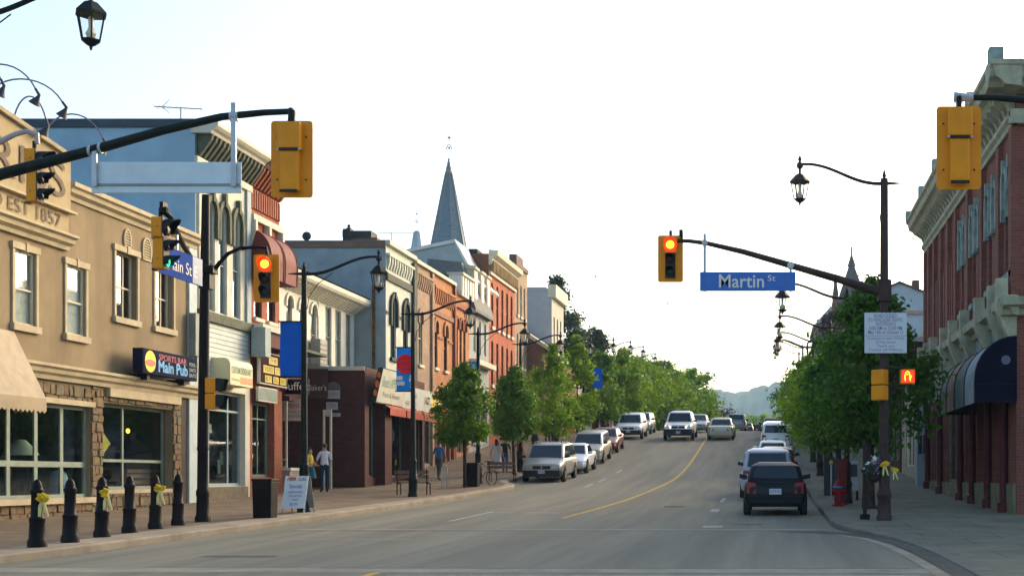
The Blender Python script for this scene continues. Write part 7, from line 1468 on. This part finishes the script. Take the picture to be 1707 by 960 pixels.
tree('street_tree', 'wide bright tree left of the white pickup', (-11.8, 115, sg(115)), 6.2, .6, 2.8, LF2, 5000, .19, 47, 'ball', .1, 'far street trees')
tree('street_tree', 'broad bright tree right above the white pickup', (-11.2, 132, sg(132)), 6.6, .4, 3.4, LF2, 8000, .22, 53, 'ball', .12, 'far street trees')
tree('street_tree', 'broad yellow green tree at the crest over the dark sedan', (-10.0, 150, sg(150)), 6.8, .3, 3.6, LF2, 5500, .24, 59, 'ball', .12, 'far street trees')
tree('street_tree', 'thin yellow green tree against the bright sky at the crest', (-10.6, 172, sg(172)), 8.0, 1, 3.4, LF2, 2200, .24, 61, 'ball', .12, 'far street trees')
tree('roadside_bush', 'dark reddish shrub at the end of the street', (-9.3, 205, gz(205)), 4.2, .1, 4.2, LF5, 3600, .26, 67, 'ball', .1)
tree('roadside_bush', 'green shrub between the pickup and the beige sedan', (-11.5, 196, gz(196)), 3.4, .1, 4.6, LF1, 3200, .26, 71, 'ball', .1)
tree('roadside_bush', 'pale green bush far beyond the minivan', (-1.5, 270, gz(270)), 4.0, .1, 5.5, LF2, 2600, .35, 73, 'ball', .1)
tree('tall_tree', 'tall dark green tree rising behind the grey blue block', (-20.6, 127, sg(127)), 14.4, 2.5, 3.3, LF3, 11000, .24, 79, 'egg', .25, clumps=70)
tree('tall_tree', 'lower dark tree next to the tall one behind the lamps', (-17.4, 132, sg(132)), 9.8, 1.5, 3.0, LF4, 6500, .24, 83, 'egg', .2)
tree('street_tree', 'large dense tree beside the right lamp pole', (2.75, 37.2, sg(37.2)), 6.35, 1.8, 1.55, LF6, 13500, .10, 89, 'egg', .16, 'right-hand street trees', clumps=110)
for y, h_, rx_, lm, n, sd_, lab in ((47.5, 5.5, 1.6, LF6, 9000, 91, 'dense tree directly behind the large right-hand tree'), (58, 5.4, 1.7, LF2, 7000, 97, 'tree over the dark maroon parked car'), (68, 5.4, 1.7, LF2, 6000, 101, 'lighter green tree over the white parked sedan'), (79, 5.6, 1.8, LF2, 5000, 103, 'light green tree over the white sport utility car'), (92, 5.4, 2.0, LF1, 4200, 107, 'tree farther along the right kerb'), (108, 5.6, 2.2, LF2, 3600, 109, 'light tree far along the right kerb'), (128, 5.8, 2.6, LF1, 3600, 113, 'distant tree at the right edge of the ridge')):
    tree('street_tree', lab, (2.45 + (y > 100) * .6, y, sg(y)), h_, 1.6, rx_, lm, int(n * .75), .11 + .0011 * (y - 45), sd_, 'egg', .10, 'right-hand street trees', clumps=70)
tree('tall_tree', 'tall dark brownish tree behind the right-hand lamps', (5.6, 120, sg(120)), 10.5, 2, 3.0, LF5, 5500, .2, 127, 'egg', .2); tree('tall_tree', 'tall sparse tree in front of the brown tower', (9.0, 138, sg(138)), 10.5, 2, 3.6, LF4, 5000, .24, 131, 'ball', .2)
# far trees hide the foot of the ridge
FT = tree('far_tree', 'distant tree below the blue ridge', (8, 300, gz(300) - .3), 9, .3, 6, LF3, 2600, .5, 137, 'ball', .2, 'distant trees below the ridge')
R = random.Random(3)
for i in range(14):
    y = R.uniform(300, 520); x = R.uniform(-95, 60)
    if -16 < x < 4 and y < 420: x += 24
    dup(FT, (x, y, gz(y) - .3), R.uniform(0, 6), None, (R.uniform(.8, 1.5),) * 3)
for i in range(8):
    y = R.uniform(540, 900); dup(FT, (R.uniform(-150, 90), y, gz(y) - 6), R.uniform(0, 6), None, (R.uniform(1.0, 1.8),) * 3)

# ================================================================== HAZE
hz_ = MB(); hz_.box(-3400, 3400, -80, 4400, -3, 190); ho = hz_.build('haze', []); ho['kind'] = 'stuff'; ho['label'] = 'thin pale evening haze'
hm = bpy.data.materials.new('haze air'); hm.use_nodes = True; nt = hm.node_tree; nt.nodes.clear(); o = nt.nodes.new('ShaderNodeOutputMaterial'); pv = nt.nodes.new('ShaderNodeVolumePrincipled')
pv.inputs['Color'].default_value = (.50, .76, 1.0, 1); pv.inputs['Density'].default_value = .00024; pv.inputs['Anisotropy'].default_value = .2
nt.links.new(pv.outputs[0], o.inputs['Volume']); ho.data.materials.append(hm); ho.display_type = 'WIRE'
